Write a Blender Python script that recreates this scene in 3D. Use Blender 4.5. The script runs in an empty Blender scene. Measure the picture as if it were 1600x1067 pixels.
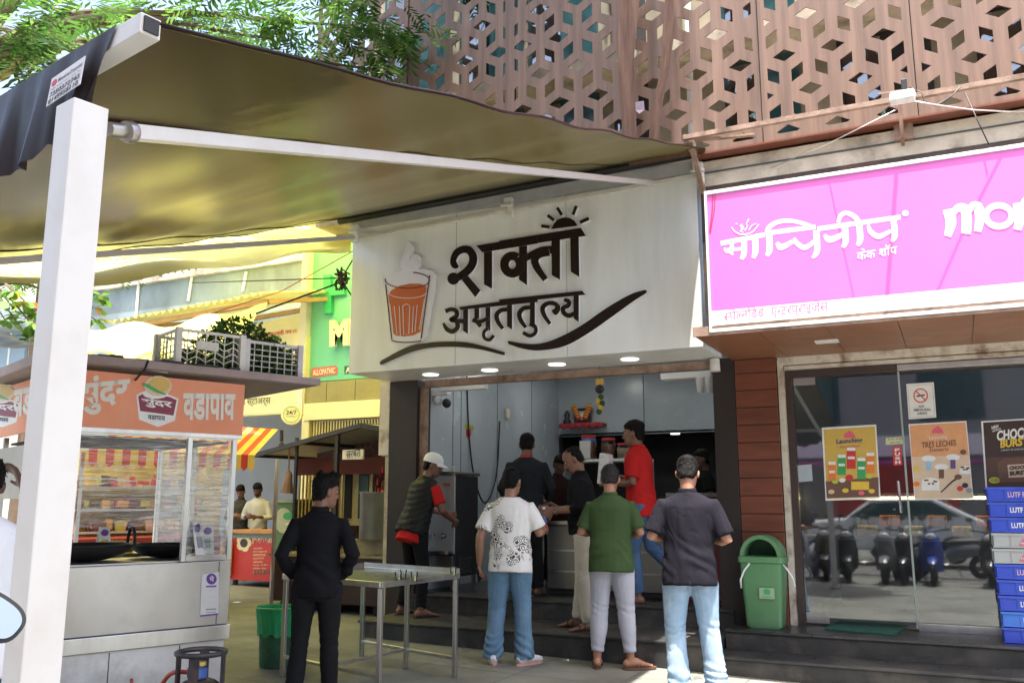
import bpy, bmesh, math, random
import numpy as np
from mathutils import Vector, Matrix, geometry
random.seed(7); RNG = np.random.default_rng(7)
SC = bpy.context.scene
COL = SC.collection
R = math.radians

# ---------------------------------------------------------------- camera
HC = 1.42; F = 1400.0; PITCH = math.atan(252/1400); YAW = math.atan(700/1423)
cam = bpy.data.cameras.new('camera'); CAM = bpy.data.objects.new('camera', cam); COL.objects.link(CAM)
cam.sensor_width = 36; cam.lens = 36*F/1600; cam.clip_start = 0.05; cam.clip_end = 500
CAM.location = (0, 0, HC); CAM.rotation_euler = (math.pi/2+PITCH, 0, YAW)
SC.camera = CAM
# ---------------------------------------------------------------- world, sun, exposure
SUN = Vector((0.14, -0.17, 0.975)).normalized()
w = bpy.data.worlds.new('World'); SC.world = w; w.use_nodes = True
nt = w.node_tree; bg = nt.nodes['Background']
sky = nt.nodes.new('ShaderNodeTexSky'); sky.sky_type = 'NISHITA'; sky.sun_disc = False
sky.sun_elevation = math.asin(SUN.z); sky.sun_rotation = math.atan2(SUN.x, SUN.y)
sky.air_density = 1.0; sky.dust_density = 6.0
nt.links.new(sky.outputs[0], bg.inputs[0]); bg.inputs[1].default_value = 0.15
sl = bpy.data.lights.new('sun', 'SUN'); sl.energy = 4.2; sl.angle = R(0.55); sl.color = (1, .96, .9)
so = bpy.data.objects.new('sun', sl); COL.objects.link(so)
so.rotation_euler = SUN.to_track_quat('Z', 'Y').to_euler(); so.location = (0, 0, 30)
SC.view_settings.view_transform = 'Standard'; SC.view_settings.look = 'None'
SC.view_settings.gamma = 1; SC.view_settings.exposure = 2.0
SC.cycles.max_bounces = 10; SC.cycles.transparent_max_bounces = 24; SC.cycles.sample_clamp_indirect = 8

# ---------------------------------------------------------------- measuring: where a photo pixel's ray meets a plane
CP = Vector((0, 0, HC))
VF = Vector((-math.sin(YAW)*math.cos(PITCH), math.cos(YAW)*math.cos(PITCH), math.sin(PITCH)))
VR = Vector((math.cos(YAW), math.sin(YAW), 0)); VU = VR.cross(VF)
def ray(x, y): return VF*F + VR*(x-800) - VU*(y-533.5)
def onY(x, y, Y): d = ray(x, y); return CP + d*(Y/d.y)
def onZ(x, y, Z): d = ray(x, y); return CP + d*((Z-HC)/d.z)
def onX(x, y, X): d = ray(x, y); return CP + d*(X/d.x)
def onD(x, y, D): return CP + ray(x, y)*(D/F)
def onP(x, y, P0, N): d = ray(x, y); return CP + d*((Vector(P0)-CP).dot(N)/d.dot(N))
def gz(x): return -0.02*(max(min(x, 3), -12)+6.2)
def onG(x, y):
    z = 0
    for _ in range(12):
        p = onZ(x, y, z); z = gz(p.x)
    return p

# ---------------------------------------------------------------- materials
def mat(name, col, rough=.6, metal=0, var=.15, vs=4, bump=0, bs=80, spec=.5, dirt=None, ds=2, stretch=None, sub=0, trans=0, coat=0, spots=0):
    m = bpy.data.materials.new(name); m.use_nodes = True; n = m.node_tree; L = n.links
    p = n.nodes['Principled BSDF']
    p.inputs['Roughness'].default_value = rough; p.inputs['Metallic'].default_value = metal
    p.inputs['Specular IOR Level'].default_value = spec
    if coat: p.inputs['Coat Weight'].default_value = coat
    tc = n.nodes.new('ShaderNodeTexCoord'); vec = tc.outputs['Object']
    if stretch:
        mp = n.nodes.new('ShaderNodeMapping'); mp.inputs['Scale'].default_value = stretch
        L.new(vec, mp.inputs[0]); vec = mp.outputs[0]
    def noise(scale, det=5):
        t = n.nodes.new('ShaderNodeTexNoise'); t.inputs['Scale'].default_value = scale; t.inputs['Detail'].default_value = det
        t.inputs['Roughness'].default_value = .62
        L.new(vec, t.inputs[0]); return t.outputs[0]
    def ramp(src, a, b, c0, c1):
        r = n.nodes.new('ShaderNodeValToRGB'); r.color_ramp.elements[0].position = a; r.color_ramp.elements[1].position = b
        r.color_ramp.elements[0].color = c0; r.color_ramp.elements[1].color = c1
        L.new(src, r.inputs[0]); return r.outputs[0]
    c = Vector(col)
    lo = (*[max(0, v*(1-var)) for v in c], 1); hi = (*[min(1, v*(1+var)) for v in c], 1)
    out = ramp(noise(vs), .3, .7, lo, hi)
    if dirt:
        mx = n.nodes.new('ShaderNodeMix'); mx.data_type = 'RGBA'
        L.new(ramp(noise(ds, 8), .48, .72, (0, 0, 0, 1), (1, 1, 1, 1)), mx.inputs[0])
        L.new(out, mx.inputs[6]); mx.inputs[7].default_value = (*dirt, 1); out = mx.outputs[2]
    if spots:      # stains and splashes
        vo = n.nodes.new('ShaderNodeTexNoise'); vo.inputs['Scale'].default_value = spots; vo.inputs['Detail'].default_value = 9; vo.inputs['Roughness'].default_value = .7; vo.inputs['Distortion'].default_value = .6
        L.new(vec, vo.inputs[0]); mx = n.nodes.new('ShaderNodeMix'); mx.data_type = 'RGBA'
        L.new(ramp(vo.outputs[0], .60, .68, (0, 0, 0, 1), (.75, .75, .75, 1)), mx.inputs[0]); L.new(out, mx.inputs[6]); mx.inputs[7].default_value = (c[0]*.38, c[1]*.36, c[2]*.34, 1); out = mx.outputs[2]
    L.new(out, p.inputs['Base Color'])
    if rough > .05 and var > 0:
        rr = n.nodes.new('ShaderNodeMapRange'); rr.inputs[3].default_value = max(0.02, rough-.09); rr.inputs[4].default_value = min(1, rough+.09)
        L.new(noise(vs*2.3), rr.inputs[0]); L.new(rr.outputs[0], p.inputs['Roughness'])
    if bump:
        b = n.nodes.new('ShaderNodeBump'); b.inputs['Strength'].default_value = bump; b.inputs['Distance'].default_value = .01
        L.new(noise(bs, 6), b.inputs['Height']); L.new(b.outputs[0], p.inputs['Normal'])
    if trans:
        tr = n.nodes.new('ShaderNodeBsdfTranslucent'); L.new(out, tr.inputs[0])
        ms = n.nodes.new('ShaderNodeMixShader'); ms.inputs[0].default_value = trans
        L.new(p.outputs[0], ms.inputs[1]); L.new(tr.outputs[0], ms.inputs[2])
        L.new(ms.outputs[0], n.nodes['Material Output'].inputs[0])
    return m
def emis(name, col, s):
    m = bpy.data.materials.new(name); m.use_nodes = True; p = m.node_tree.nodes['Principled BSDF']
    p.inputs['Base Color'].default_value = (*col, 1); p.inputs['Emission Color'].default_value = (*col, 1); p.inputs['Emission Strength'].default_value = s
    return m
def glass(name, tint=(1, 1, 1), refl=1.0, rough=.01, base=.06, film=0):
    """thin pane: see-through with a Fresnel mirror (film adds crinkles and white scatter)"""
    m = bpy.data.materials.new(name); m.use_nodes = True; n = m.node_tree; L = n.links
    n.nodes.remove(n.nodes['Principled BSDF'])
    t = n.nodes.new('ShaderNodeBsdfTransparent'); t.inputs[0].default_value = (*tint, 1)
    g = n.nodes.new('ShaderNodeBsdfGlossy'); g.inputs['Roughness'].default_value = rough
    lw = n.nodes.new('ShaderNodeFresnel'); lw.inputs[0].default_value = 1.5
    ma = n.nodes.new('ShaderNodeMath'); ma.operation = 'MULTIPLY_ADD'; ma.inputs[1].default_value = refl; ma.inputs[2].default_value = base; ma.use_clamp = True
    L.new(lw.outputs[0], ma.inputs[0])
    ms = n.nodes.new('ShaderNodeMixShader'); L.new(ma.outputs[0], ms.inputs[0]); L.new(t.outputs[0], ms.inputs[1]); L.new(g.outputs[0], ms.inputs[2])
    out = ms.outputs[0]
    if film:
        tc = n.nodes.new('ShaderNodeTexCoord'); mp = n.nodes.new('ShaderNodeMapping'); mp.inputs['Scale'].default_value = (2.2, 2.2, 42); mp.inputs['Rotation'].default_value = (.25, .1, 0)
        L.new(tc.outputs['Object'], mp.inputs[0])
        no = n.nodes.new('ShaderNodeTexNoise'); no.inputs['Scale'].default_value = 1.0; no.inputs['Detail'].default_value = 6; no.inputs['Distortion'].default_value = 1.2; L.new(mp.outputs[0], no.inputs[0])
        bu = n.nodes.new('ShaderNodeBump'); bu.inputs['Strength'].default_value = .8; bu.inputs['Distance'].default_value = .02
        L.new(no.outputs[0], bu.inputs['Height']); L.new(bu.outputs[0], g.inputs['Normal'])
        rp = n.nodes.new('ShaderNodeValToRGB'); rp.color_ramp.elements[0].position = .55; rp.color_ramp.elements[1].position = .74
        rp.color_ramp.elements[1].color = (film, film, film, 1); L.new(no.outputs[0], rp.inputs[0])
        d = n.nodes.new('ShaderNodeBsdfDiffuse'); d.inputs[0].default_value = (.8, .8, .75, 1)
        m2 = n.nodes.new('ShaderNodeMixShader'); L.new(rp.outputs[0], m2.inputs[0]); L.new(out, m2.inputs[1]); L.new(d.outputs[0], m2.inputs[2]); out = m2.outputs[0]
    L.new(out, n.nodes['Material Output'].inputs[0])
    return m

# ---------------------------------------------------------------- mesh builder
class MB:
    def __init__(s): s.v = []; s.f = []; s.mi = []
    def add(s, vs, fs, mi=0):
        k = len(s.v); s.v += [Vector(p) for p in vs]
        for f in fs: s.f.append([k+i for i in f]); s.mi.append(mi)
        return s
    def box(s, c, d, rz=0, mi=0, M=None):
        c = Vector(c); x, y, z = d[0]/2, d[1]/2, d[2]/2
        vs = [Vector((a, b, e)) for a in (-x, x) for b in (-y, y) for e in (-z, z)]
        Q = M if M is not None else Matrix.Rotation(rz, 3, 'Z')
        return s.add([Q @ p + c for p in vs], [(0, 1, 3, 2), (4, 6, 7, 5), (0, 4, 5, 1), (2, 3, 7, 6), (0, 2, 6, 4), (1, 5, 7, 3)], mi)
    def bb(s, x0, x1, y0, y1, z0, z1, mi=0): return s.box(((x0+x1)/2, (y0+y1)/2, (z0+z1)/2), (abs(x1-x0), abs(y1-y0), abs(z1-z0)), mi=mi)
    def beam(s, a, b, wd, ht=None, mi=0, up=(0, 0, 1)):
        a = Vector(a); b = Vector(b); ht = ht or wd; t = (b-a).normalized(); u = Vector(up)
        if abs(t.dot(u)) > .98: u = Vector((0, 1, 0))
        r = t.cross(u).normalized(); u = r.cross(t)
        return s.box((a+b)/2, (wd, (b-a).length, ht), mi=mi, M=Matrix((r, t, u)).transposed())
    def quad(s, a, b, c, d, mi=0): return s.add([a, b, c, d], [(0, 1, 2, 3)], mi)
    def tube(s, pts, rad, n=10, mi=0, cap=True, right=None):
        pts = [Vector(p) for p in pts]; m = len(pts)
        if not hasattr(rad, '__len__'): rad = [rad]*m
        rings = []; pr = Vector(right) if right else None
        for i, p in enumerate(pts):
            t = (pts[min(i+1, m-1)]-pts[max(i-1, 0)])
            t = t.normalized() if t.length > 1e-9 else Vector((0, 0, 1))
            if pr is None:
                pr = t.cross(Vector((0, 0, 1)))
                if pr.length < .05: pr = Vector((1, 0, 0))
            r = pr - t*pr.dot(t)
            if r.length < 1e-6: r = t.orthogonal()
            r.normalize(); u = t.cross(r); pr = Vector(right) if right else r
            q = rad[i]; rx, ry = (q if hasattr(q, '__len__') else (q, q))
            rings.append([p + r*(rx*math.cos(2*math.pi*k/n)) + u*(ry*math.sin(2*math.pi*k/n)) for k in range(n)])
        vs = [p for rg in rings for p in rg]; fs = []
        for i in range(m-1):
            for k in range(n): fs.append((i*n+k, i*n+(k+1) % n, (i+1)*n+(k+1) % n, (i+1)*n+k))
        if cap: fs.append(tuple(range(n-1, -1, -1))); fs.append(tuple((m-1)*n+k for k in range(n)))
        return s.add(vs, fs, mi)
    def lathe(s, prof, c=(0, 0, 0), n=24, mi=0, axis=None):
        c = Vector(c); vs = []; fs = []
        for r, z in prof:
            for k in range(n): vs.append(Vector((r*math.cos(2*math.pi*k/n), r*math.sin(2*math.pi*k/n), z)))
        if axis is not None:
            q = Vector((0, 0, 1)).rotation_difference(Vector(axis)).to_matrix(); vs = [q @ p for p in vs]
        vs = [p+c for p in vs]; m = len(prof)
        for i in range(m-1):
            for k in range(n): fs.append((i*n+k, i*n+(k+1) % n, (i+1)*n+(k+1) % n, (i+1)*n+k))
        return s.add(vs, fs, mi)
    def ell(s, c, r, n=12, m=8, mi=0, M=None):
        c = Vector(c); vs = []; fs = []
        for i in range(m+1):
            a = math.pi*i/m
            for k in range(n):
                b = 2*math.pi*k/n
                p = Vector((r[0]*math.sin(a)*math.cos(b), r[1]*math.sin(a)*math.sin(b), -r[2]*math.cos(a)))
                vs.append((M @ p if M is not None else p)+c)
        for i in range(m):
            for k in range(n): fs.append((i*n+k, i*n+(k+1) % n, (i+1)*n+(k+1) % n, (i+1)*n+k))
        return s.add(vs, fs, mi)
    def poly(s, pts, off, mi=0, mside=None):
        """flat outline (3-D points on one plane) given thickness along off"""
        pts = [Vector(p) for p in pts]; off = Vector(off); n = len(pts)
        # orientation: front cap at pts+off
        nn = sum(((pts[i]).cross(pts[(i+1) % n]) for i in range(n)), Vector())
        if nn.dot(off) < 0: pts.reverse()
        tri = geometry.tessellate_polygon([[p.copy() for p in pts]])
        k = len(s.v); s.v += pts + [p+off for p in pts]
        for t in tri:
            a, b, c = [pts[i] for i in t]
            t = t if (b-a).cross(c-a).dot(off) > 0 else t[::-1]
            s.f.append([k+n+i for i in t]); s.mi.append(mi)
            s.f.append([k+i for i in t[::-1]]); s.mi.append(mi)
        ms = mi if mside is None else mside
        for i in range(n):
            j = (i+1) % n; s.f.append([k+i, k+j, k+n+j, k+n+i]); s.mi.append(ms)
        return s
    def strip(s, pts, off, mi=0, mside=None):
        """brush stroke outline (left side, then right side reversed) given thickness along off"""
        n = len(pts)//2; off = Vector(off); Lp = [Vector(p) for p in pts[:n]]; Rp = [Vector(p) for p in pts[n:]][::-1]; k = len(s.v)
        s.v += Lp+Rp+[p+off for p in Lp]+[p+off for p in Rp]; ms = mi if mside is None else mside
        for i in range(n-1):
            s.f += [[k+i, k+i+1, k+n+i+1, k+n+i], [k+2*n+i, k+3*n+i, k+3*n+i+1, k+2*n+i+1], [k+i, k+2*n+i, k+2*n+i+1, k+i+1], [k+n+i, k+n+i+1, k+3*n+i+1, k+3*n+i]]; s.mi += [mi, mi, ms, ms]
        for i in (0, n-1): s.f.append([k+i, k+n+i, k+3*n+i, k+2*n+i]); s.mi.append(ms)
        return s
    def build(s, name, mats, parent=None, world=True, bevel=0, smooth=False, autosm=None):
        me = bpy.data.meshes.new(name); off = Vector()
        if parent is not None and world:
            q = parent
            while q is not None: off += q.location; q = q.parent
        me.from_pydata([p-off for p in s.v], [], s.f)
        if not isinstance(mats, (list, tuple)): mats = [mats]
        for m in mats: me.materials.append(m)
        if len(mats) > 1: me.polygons.foreach_set('material_index', s.mi)
        if smooth is True: me.polygons.foreach_set('use_smooth', [True]*len(me.polygons))
        bm = bmesh.new(); bm.from_mesh(me)
        if smooth != 'keep': bmesh.ops.recalc_face_normals(bm, faces=bm.faces)
        if smooth and autosm:
            for e in bm.edges:
                if len(e.link_faces) == 2 and e.calc_face_angle(0) > autosm: e.smooth = False
        bm.to_mesh(me); bm.free()
        me.update(); o = bpy.data.objects.new(name, me); COL.objects.link(o)
        if parent is not None: o.parent = parent
        if bevel:
            b = o.modifiers.new('bevel', 'BEVEL'); b.width = bevel; b.segments = 2; b.limit_method = 'ANGLE'; b.angle_limit = R(40)
        return o
def tag(o, label=None, cat=None, group=None, kind=None):
    if label: o['label'] = label
    if cat: o['category'] = cat
    if group: o['group'] = group
    if kind: o['kind'] = kind
    return o
def thing(name, label, cat, loc=(0, 0, 0), rz=0, group=None):
    o = bpy.data.objects.new(name, None); COL.objects.link(o); o.empty_display_size = .1
    o.location = loc; o.rotation_euler = (0, 0, rz); return tag(o, label, cat, group)
def copy_tree(o, parent=None):
    c = o.copy(); COL.objects.link(c); c.parent = parent
    for ch in list(o.children): copy_tree(ch, c)
    return c

# ---------------------------------------------------------------- lettering
def glyphs(s, bold=0, shear=0):
    """text -> list of 2-D triangles and their outline (mesh), unit box"""
    c = bpy.data.curves.new('t', 'FONT'); c.body = s; c.size = 1; c.offset = bold; c.shear = shear; c.resolution_u = 3
    o = bpy.data.objects.new('t', c); COL.objects.link(o)
    dg = bpy.context.evaluated_depsgraph_get(); me = bpy.data.meshes.new_from_object(o.evaluated_get(dg))
    v = np.array([tuple(p.co) for p in me.vertices]); f = [tuple(p.vertices) for p in me.polygons]
    bpy.data.objects.remove(o); bpy.data.curves.remove(c); bpy.data.meshes.remove(me)
    return v, f
def clip_right(v, f, frac):
    """keep the left part of a glyph (the half form of a consonant)"""
    bm = bmesh.new(); bv = [bm.verts.new(p) for p in v]
    for q in f:
        try: bm.faces.new([bv[i] for i in q])
        except ValueError: pass
    x = v[:, 0].min()+(v[:, 0].max()-v[:, 0].min())*frac
    bmesh.ops.bisect_plane(bm, geom=bm.verts[:]+bm.edges[:]+bm.faces[:], plane_co=(x, 0, 0), plane_no=(1, 0, 0), clear_outer=True)
    bm.verts.index_update(); V = np.array([tuple(p.co) for p in bm.verts]); FF = [tuple(p.index for p in q.verts) for q in bm.faces]
    bm.free(); return V, FF
ADV = {}
def compose(tokens, bold=0):
    """tokens: strings, or (char, fraction) for a half form; set one after another"""
    V = []; FF = []; x = 0; k = 0
    for t in tokens:
        if isinstance(t, tuple): v, f = clip_right(*glyphs(t[0], bold), t[1]); gap = -.012
        else: v, f = glyphs(t, bold); gap = -.012
        v = v.copy(); x0 = v[:, 0].min(); wd = v[:, 0].max()-x0
        if isinstance(t, str) and t[0] == ' ': x += .22
        v[:, 0] += x-x0; x += wd+gap
        V.append(v); FF += [tuple(i+k for i in q) for q in f]; k += len(v)
    return np.vstack(V), FF
def lettering(s, A, B, T, m, parent, th=.003, bold=0, shear=0, name='lettering', nrm=None, mside=None, world=True):
    """text filling the box with bottom-left A, bottom-right B, top-left T (3-D points); th = thickness towards the viewer"""
    v, f = compose(s, bold) if isinstance(s, list) else glyphs(s, bold, shear)
    lo = v.min(0); hi = v.max(0); A = Vector(A); e = Vector(B)-A; u = Vector(T)-A
    n = e.cross(u).normalized()
    if nrm is not None: n = Vector(nrm)
    P = [A + e*((p[0]-lo[0])/max(hi[0]-lo[0], 1e-6)) + u*((p[1]-lo[1])/max(hi[1]-lo[1], 1e-6)) + n*th for p in v]
    b = MB(); b.v = P; b.f = [list(q) for q in f]; b.mi = [0]*len(f)
    if th > .008:   # real depth: walls along the open edges
        cnt = {}
        for q in f:
            for i in range(len(q)):
                a, c = q[i], q[(i+1) % len(q)]; cnt.setdefault((min(a, c), max(a, c)), []).append((a, c))
        k = len(b.v); b.v += [p-n*th for p in P]
        for e2, l in cnt.items():
            if len(l) == 1: a, c = l[0]; b.f.append([a, c, k+c, k+a]); b.mi.append(1 if mside else 0)
    return b.build(name, [m, mside] if mside else m, parent, smooth='keep', world=world)
def stroke(pts, wd):
    """2-D brush stroke -> outline polygon; wd a number or one per point"""
    n = len(pts); P = [Vector(p).to_2d() if len(p) > 2 else Vector(p) for p in pts]
    if not hasattr(wd, '__len__'): wd = [wd]*n
    Lf = []; Rt = []
    for i in range(n):
        t = (P[min(i+1, n-1)]-P[max(i-1, 0)]).normalized(); q = Vector((-t.y, t.x))*wd[i]/2
        Lf.append(P[i]+q); Rt.append(P[i]-q)
    return Lf+Rt[::-1]
def smooth_path(pts, k=5):
    """Catmull-Rom"""
    P = [np.array(p, float) for p in pts]; P = [2*P[0]-P[1]]+P+[2*P[-1]-P[-2]]; out = []
    for i in range(1, len(P)-2):
        for j in range(k):
            t = j/k; a, b, c, d = P[i-1:i+3]
            out.append(.5*((2*b)+(-a+c)*t+(2*a-5*b+4*c-d)*t*t+(-a+3*b-3*c+d)*t**3))
    out.append(P[-2]); return [tuple(p) for p in out]
# ================================================================ materials of the place
M = {}
M['ground'] = mat('pavement_stone', (.165, .17, .15), .8, var=.25, vs=1.5, bump=.35, bs=30, dirt=(.10, .098, .084), ds=.9, spots=1.6)
M['road'] = mat('road_asphalt', (.10, .097, .092), .85, var=.25, vs=3, bump=.5, bs=120)
M['kerb'] = mat('black_stone', (.028, .027, .026), .62, var=.45, vs=5, bump=.3, bs=60, dirt=(.085, .075, .062), ds=3.2, spots=3)
M['tread'] = mat('black_granite', (.024, .025, .028), .3, var=.3, vs=6, dirt=(.075, .07, .063), ds=1.6)
M['acp'] = mat('white_panel', (.86, .87, .85), .35, var=.03, vs=1, dirt=(.70, .71, .67), ds=1.1, stretch=(1.6, 1, .22))
M['acp2'] = mat('soffit_panel', (.70, .72, .67), .3, var=.04, vs=1)
M['gray'] = mat('grey_laminate', (.42, .48, .525), .25, var=.05, vs=1.2, dirt=(.36, .41, .45), ds=1)
M['seam'] = mat('dark_joint', (.09, .1, .1), .8, var=0)
M['brown'] = mat('dark_brown_cladding', (.024, .016, .014), .6, var=.15, vs=3, stretch=(1, 1, .3))
M['rust'] = mat('rusty_steel', (.3, .2, .15), .75, var=.35, vs=6, bump=.4, bs=50, dirt=(.1, .05, .03), ds=4)
M['plaster'] = mat('old_plaster', (.62, .55, .44), .85, var=.2, vs=3, bump=.5, bs=30, dirt=(.22, .18, .14), ds=2.4)
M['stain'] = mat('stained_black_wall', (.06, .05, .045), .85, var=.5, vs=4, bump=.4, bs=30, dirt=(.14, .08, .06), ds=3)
M['jali'] = mat('wood_grain_laminate', (.175, .104, .072), .45, var=.34, vs=13, stretch=(1, 1, .05))
M['wood'] = mat('orange_wood_panel', (.165, .050, .027), .36, var=.28, vs=5, stretch=(.3, 1, 1.6), bump=.15, bs=12)
M['soffw'] = mat('brown_soffit', (.27, .115, .062), .4, var=.15, vs=2.5)
M['cream'] = mat('cream_painted_steel', (.66, .60, .50), .6, var=.12, vs=5, dirt=(.2, .11, .06), ds=5, bump=.2)
M['dkframe'] = mat('dark_bronze_frame', (.055, .035, .03), .4, var=.15)
M['steel'] = mat('brushed_steel', (.62, .61, .59), .34, 1, var=.14, vs=6, stretch=(1, 1, .12), dirt=(.42, .40, .37), ds=2)
M['steel2'] = mat('worn_steel_sheet', (.52, .50, .47), .42, 1, var=.14, vs=3, dirt=(.38, .35, .31), ds=1.5, bump=.06, bs=5)
M['chrome'] = mat('polished_steel', (.75, .75, .75), .15, 1, var=.05)
M['black'] = mat('black_paint', (.012, .012, .013), .5, var=.3)
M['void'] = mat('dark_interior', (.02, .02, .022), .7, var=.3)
M['white'] = mat('white_paint', (.78, .78, .76), .45, var=.04)
M['whitep'] = mat('white_plastic', (.72, .71, .67), .5, var=.05, vs=12, dirt=(.5, .47, .4), ds=5)
M['post'] = mat('white_painted_post', (.58, .56, .535), .38, var=.03, vs=3, dirt=(.50, .47, .43), ds=3)
M['red'] = mat('red_paint', (.55, .03, .03), .5, var=.12)
M['glass'] = glass('door_glass', (.72, .76, .76), refl=1.7, base=.06, rough=.025)
M['pane'] = glass('window_glass', (.5, .55, .6), refl=1.5, base=.2)
M['clear'] = glass('clear_glass', (.95, .97, .95), refl=1.0, base=.02)
M['lamp'] = emis('lit_lamp', (1, .98, .93), .55); M['lampin'] = emis('bright_ceiling_lamp', (1, .97, .92), 9)
M['lampbl'] = emis('cool_lit_lamp', (.9, .95, 1), 5)
M['bluewall'] = mat('grey_blue_old_wall', (.25, .31, .33), .85, var=.25, vs=1.2, bump=.3, dirt=(.14, .17, .17), ds=.9, stretch=(1, 1, .5))
M['pale'] = mat('pale_cream_wall', (.72, .68, .58), .8, var=.06, vs=1)
M['yellowband'] = mat('pale_yellow_fascia', (.80, .74, .42), .5, var=.04)
M['tile'] = mat('grey_wall_tiles', (.38, .40, .44), .35, var=.06, vs=2)
M['olive'] = mat('olive_boards', (.30, .26, .10), .6, var=.15, vs=3)
M['medgreen'] = mat('green_sign_face', (.17, .56, .36), .4, var=.05)
M['medplus'] = mat('green_letter', (.03, .42, .16), .4, var=.03)
M['tarp'] = mat('yellow_tarpaulin', (.90, .84, .24), .5, var=.08, vs=2, trans=.28)
M['tin'] = mat('corrugated_plastic', (.62, .60, .38), .5, var=.15, trans=.2)
M['tan'] = mat('tan_wood', (.40, .24, .09), .6, var=.2)
M['bldg'] = mat('street_building_wall', (.24, .24, .25), .8, var=.1, vs=1)
M['teal'] = mat('teal_window', (.02, .07, .08), .15, var=.3)

# ================================================================ ground
def sheet(name, xs, ys, zoff, m):
    b = MB(); nx = len(xs)
    vs = [(x, y, gz(x)+zoff) for y in ys for x in xs]
    fs = [(j*nx+i, j*nx+i+1, (j+1)*nx+i+1, (j+1)*nx+i) for j in range(len(ys)-1) for i in range(nx-1)]
    o = b.add(vs, fs).build(name, m); return tag(o, kind='structure')
sheet('ground', [-300, -60, -20, -12, -9, -6, -3, 0, 3, 10, 40, 300], [-300, -40, -9, -1.2, 3, 6, 9, 12, 40, 300], 0, M['ground'])
sheet('road', [-300, -60, -12, -9, -6, -3, 0, 3, 40, 300], [-9, -1.2], .004, M['road'])
# paving joints
b = MB()
for x in np.arange(-8.2, 1.5, .92): b.add([(x-.005, 2, gz(x)+.003), (x+.005, 2, gz(x)+.003), (x+.005, 8.34, gz(x)+.003), (x-.005, 8.34, gz(x)+.003)], [(0, 1, 2, 3)])
for y in (3.2, 4.6, 6.0, 7.4): b.add([(-8.2, y-.005, gz(-8.2)+.0035), (2, y-.005, gz(2)+.0035), (2, y+.005, gz(2)+.0035), (-8.2, y+.005, gz(-8.2)+.0035)], [(0, 1, 2, 3)])
tag(b.build('pavement_joint', M['seam']), kind='structure')

# ================================================================ steps
YS = 8.35; Z1 = .17; Z2 = .37; ZR1 = .075; ZR2 = .25
b = MB(); b.bb(-5.95, -2.1, YS, 9.27, -.3, Z1-.025); tag(b.build('tea_shop_step', M['kerb'], bevel=.006), kind='structure')
b = MB(); b.bb(-5.97, -2.095, YS-.015, 9.27, Z1-.025, Z1); tag(b.build('tea_shop_tread', M['kerb'], bevel=.006), kind='structure')
b = MB(); b.bb(-5.85, -2.1, 9.27, 9.62, -.3, Z2-.025); tag(b.build('upper_step', M['kerb'], bevel=.006), kind='structure')
b = MB(); b.bb(-5.85, -2.1, 9.255, 9.62, Z2-.025, Z2); tag(b.build('upper_tread', M['kerb'], bevel=.006), kind='structure')
for nm, y0, y1, z0, z1 in (('lower', YS, 8.79, -.4, ZR1), ('upper', 8.79, 9.6, -.4, ZR2)):
    b = MB(); b.bb(-2.08, 3.0, y0, y1, z0, z1-.028); tag(b.build('cake_shop_%s_step' % nm, M['kerb'], bevel=.006), kind='structure')
    b = MB(); b.bb(-2.085, 3.0, y0-.014, y1, z1-.028, z1); tag(b.build('cake_shop_%s_tread' % nm, M['tread'], bevel=.007), kind='structure')

# ================================================================ tea shop
tea = thing('tea_shop', 'open fronted tea shop with grey laminate walls and dark brown pillars', 'shop', (-4.1, 9.3, Z2))
for x0, x1 in ((-6.27, -5.87), (-2.23, -2.0)):
    MB().bb(x0, x1, 9.3, 9.62, -.1, 2.91).build('pillar', M['brown'], tea, bevel=.004)
MB().bb(-5.868, -5.80, 9.36, 9.46, .1, 2.83).build('shutter_rail', M['rust'], tea)
MB().bb(-5.80, -2.24, 9.36, 9.44, 2.82, 2.905).build('shutter_beam', M['rust'], tea, bevel=.004)
XL, YB, XR = -6.0, 14.0, -2.0
MB().bb(XL, XR, 9.63, YB, Z2-.3, Z2-.004).build('floor', M['tread'], tea)
MB().bb(XL-.15, XL, 9.63, YB, -.2, 3.5).build('wall', M['gray'], tea)
MB().bb(XR, XR+.1, 9.63, YB, -.2, 3.5).build('wall', M['gray'], tea)
MB().bb(XL-.15, XR+.1, 9.63, YB+.2, 3.5, 3.6).build('ceiling', M['acp2'], tea)
b = MB(); b.bb(XL, -1.9, YB, YB+.15, 2.52, 3.5); o = b.build('wall', M['gray'], tea)
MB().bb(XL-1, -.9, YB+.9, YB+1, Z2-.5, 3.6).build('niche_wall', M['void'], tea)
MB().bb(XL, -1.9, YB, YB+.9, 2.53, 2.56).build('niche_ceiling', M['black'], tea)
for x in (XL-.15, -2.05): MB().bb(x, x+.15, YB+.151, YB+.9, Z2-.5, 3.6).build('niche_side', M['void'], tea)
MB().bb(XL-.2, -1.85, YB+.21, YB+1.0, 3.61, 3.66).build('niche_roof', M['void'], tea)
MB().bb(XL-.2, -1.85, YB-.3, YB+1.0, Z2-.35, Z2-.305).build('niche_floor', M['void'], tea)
for y in (10.4, 10.62, 11.7, 12.9): MB().bb(XL, XL+.004, y, y+.012, Z2, 3.48).build('panel_joint', M['seam'], tea)
for x in (-4.5, -2.6): MB().bb(x, x+.012, YB-.004, YB, 2.53, 3.48).build('panel_joint', M['seam'], tea)
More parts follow.
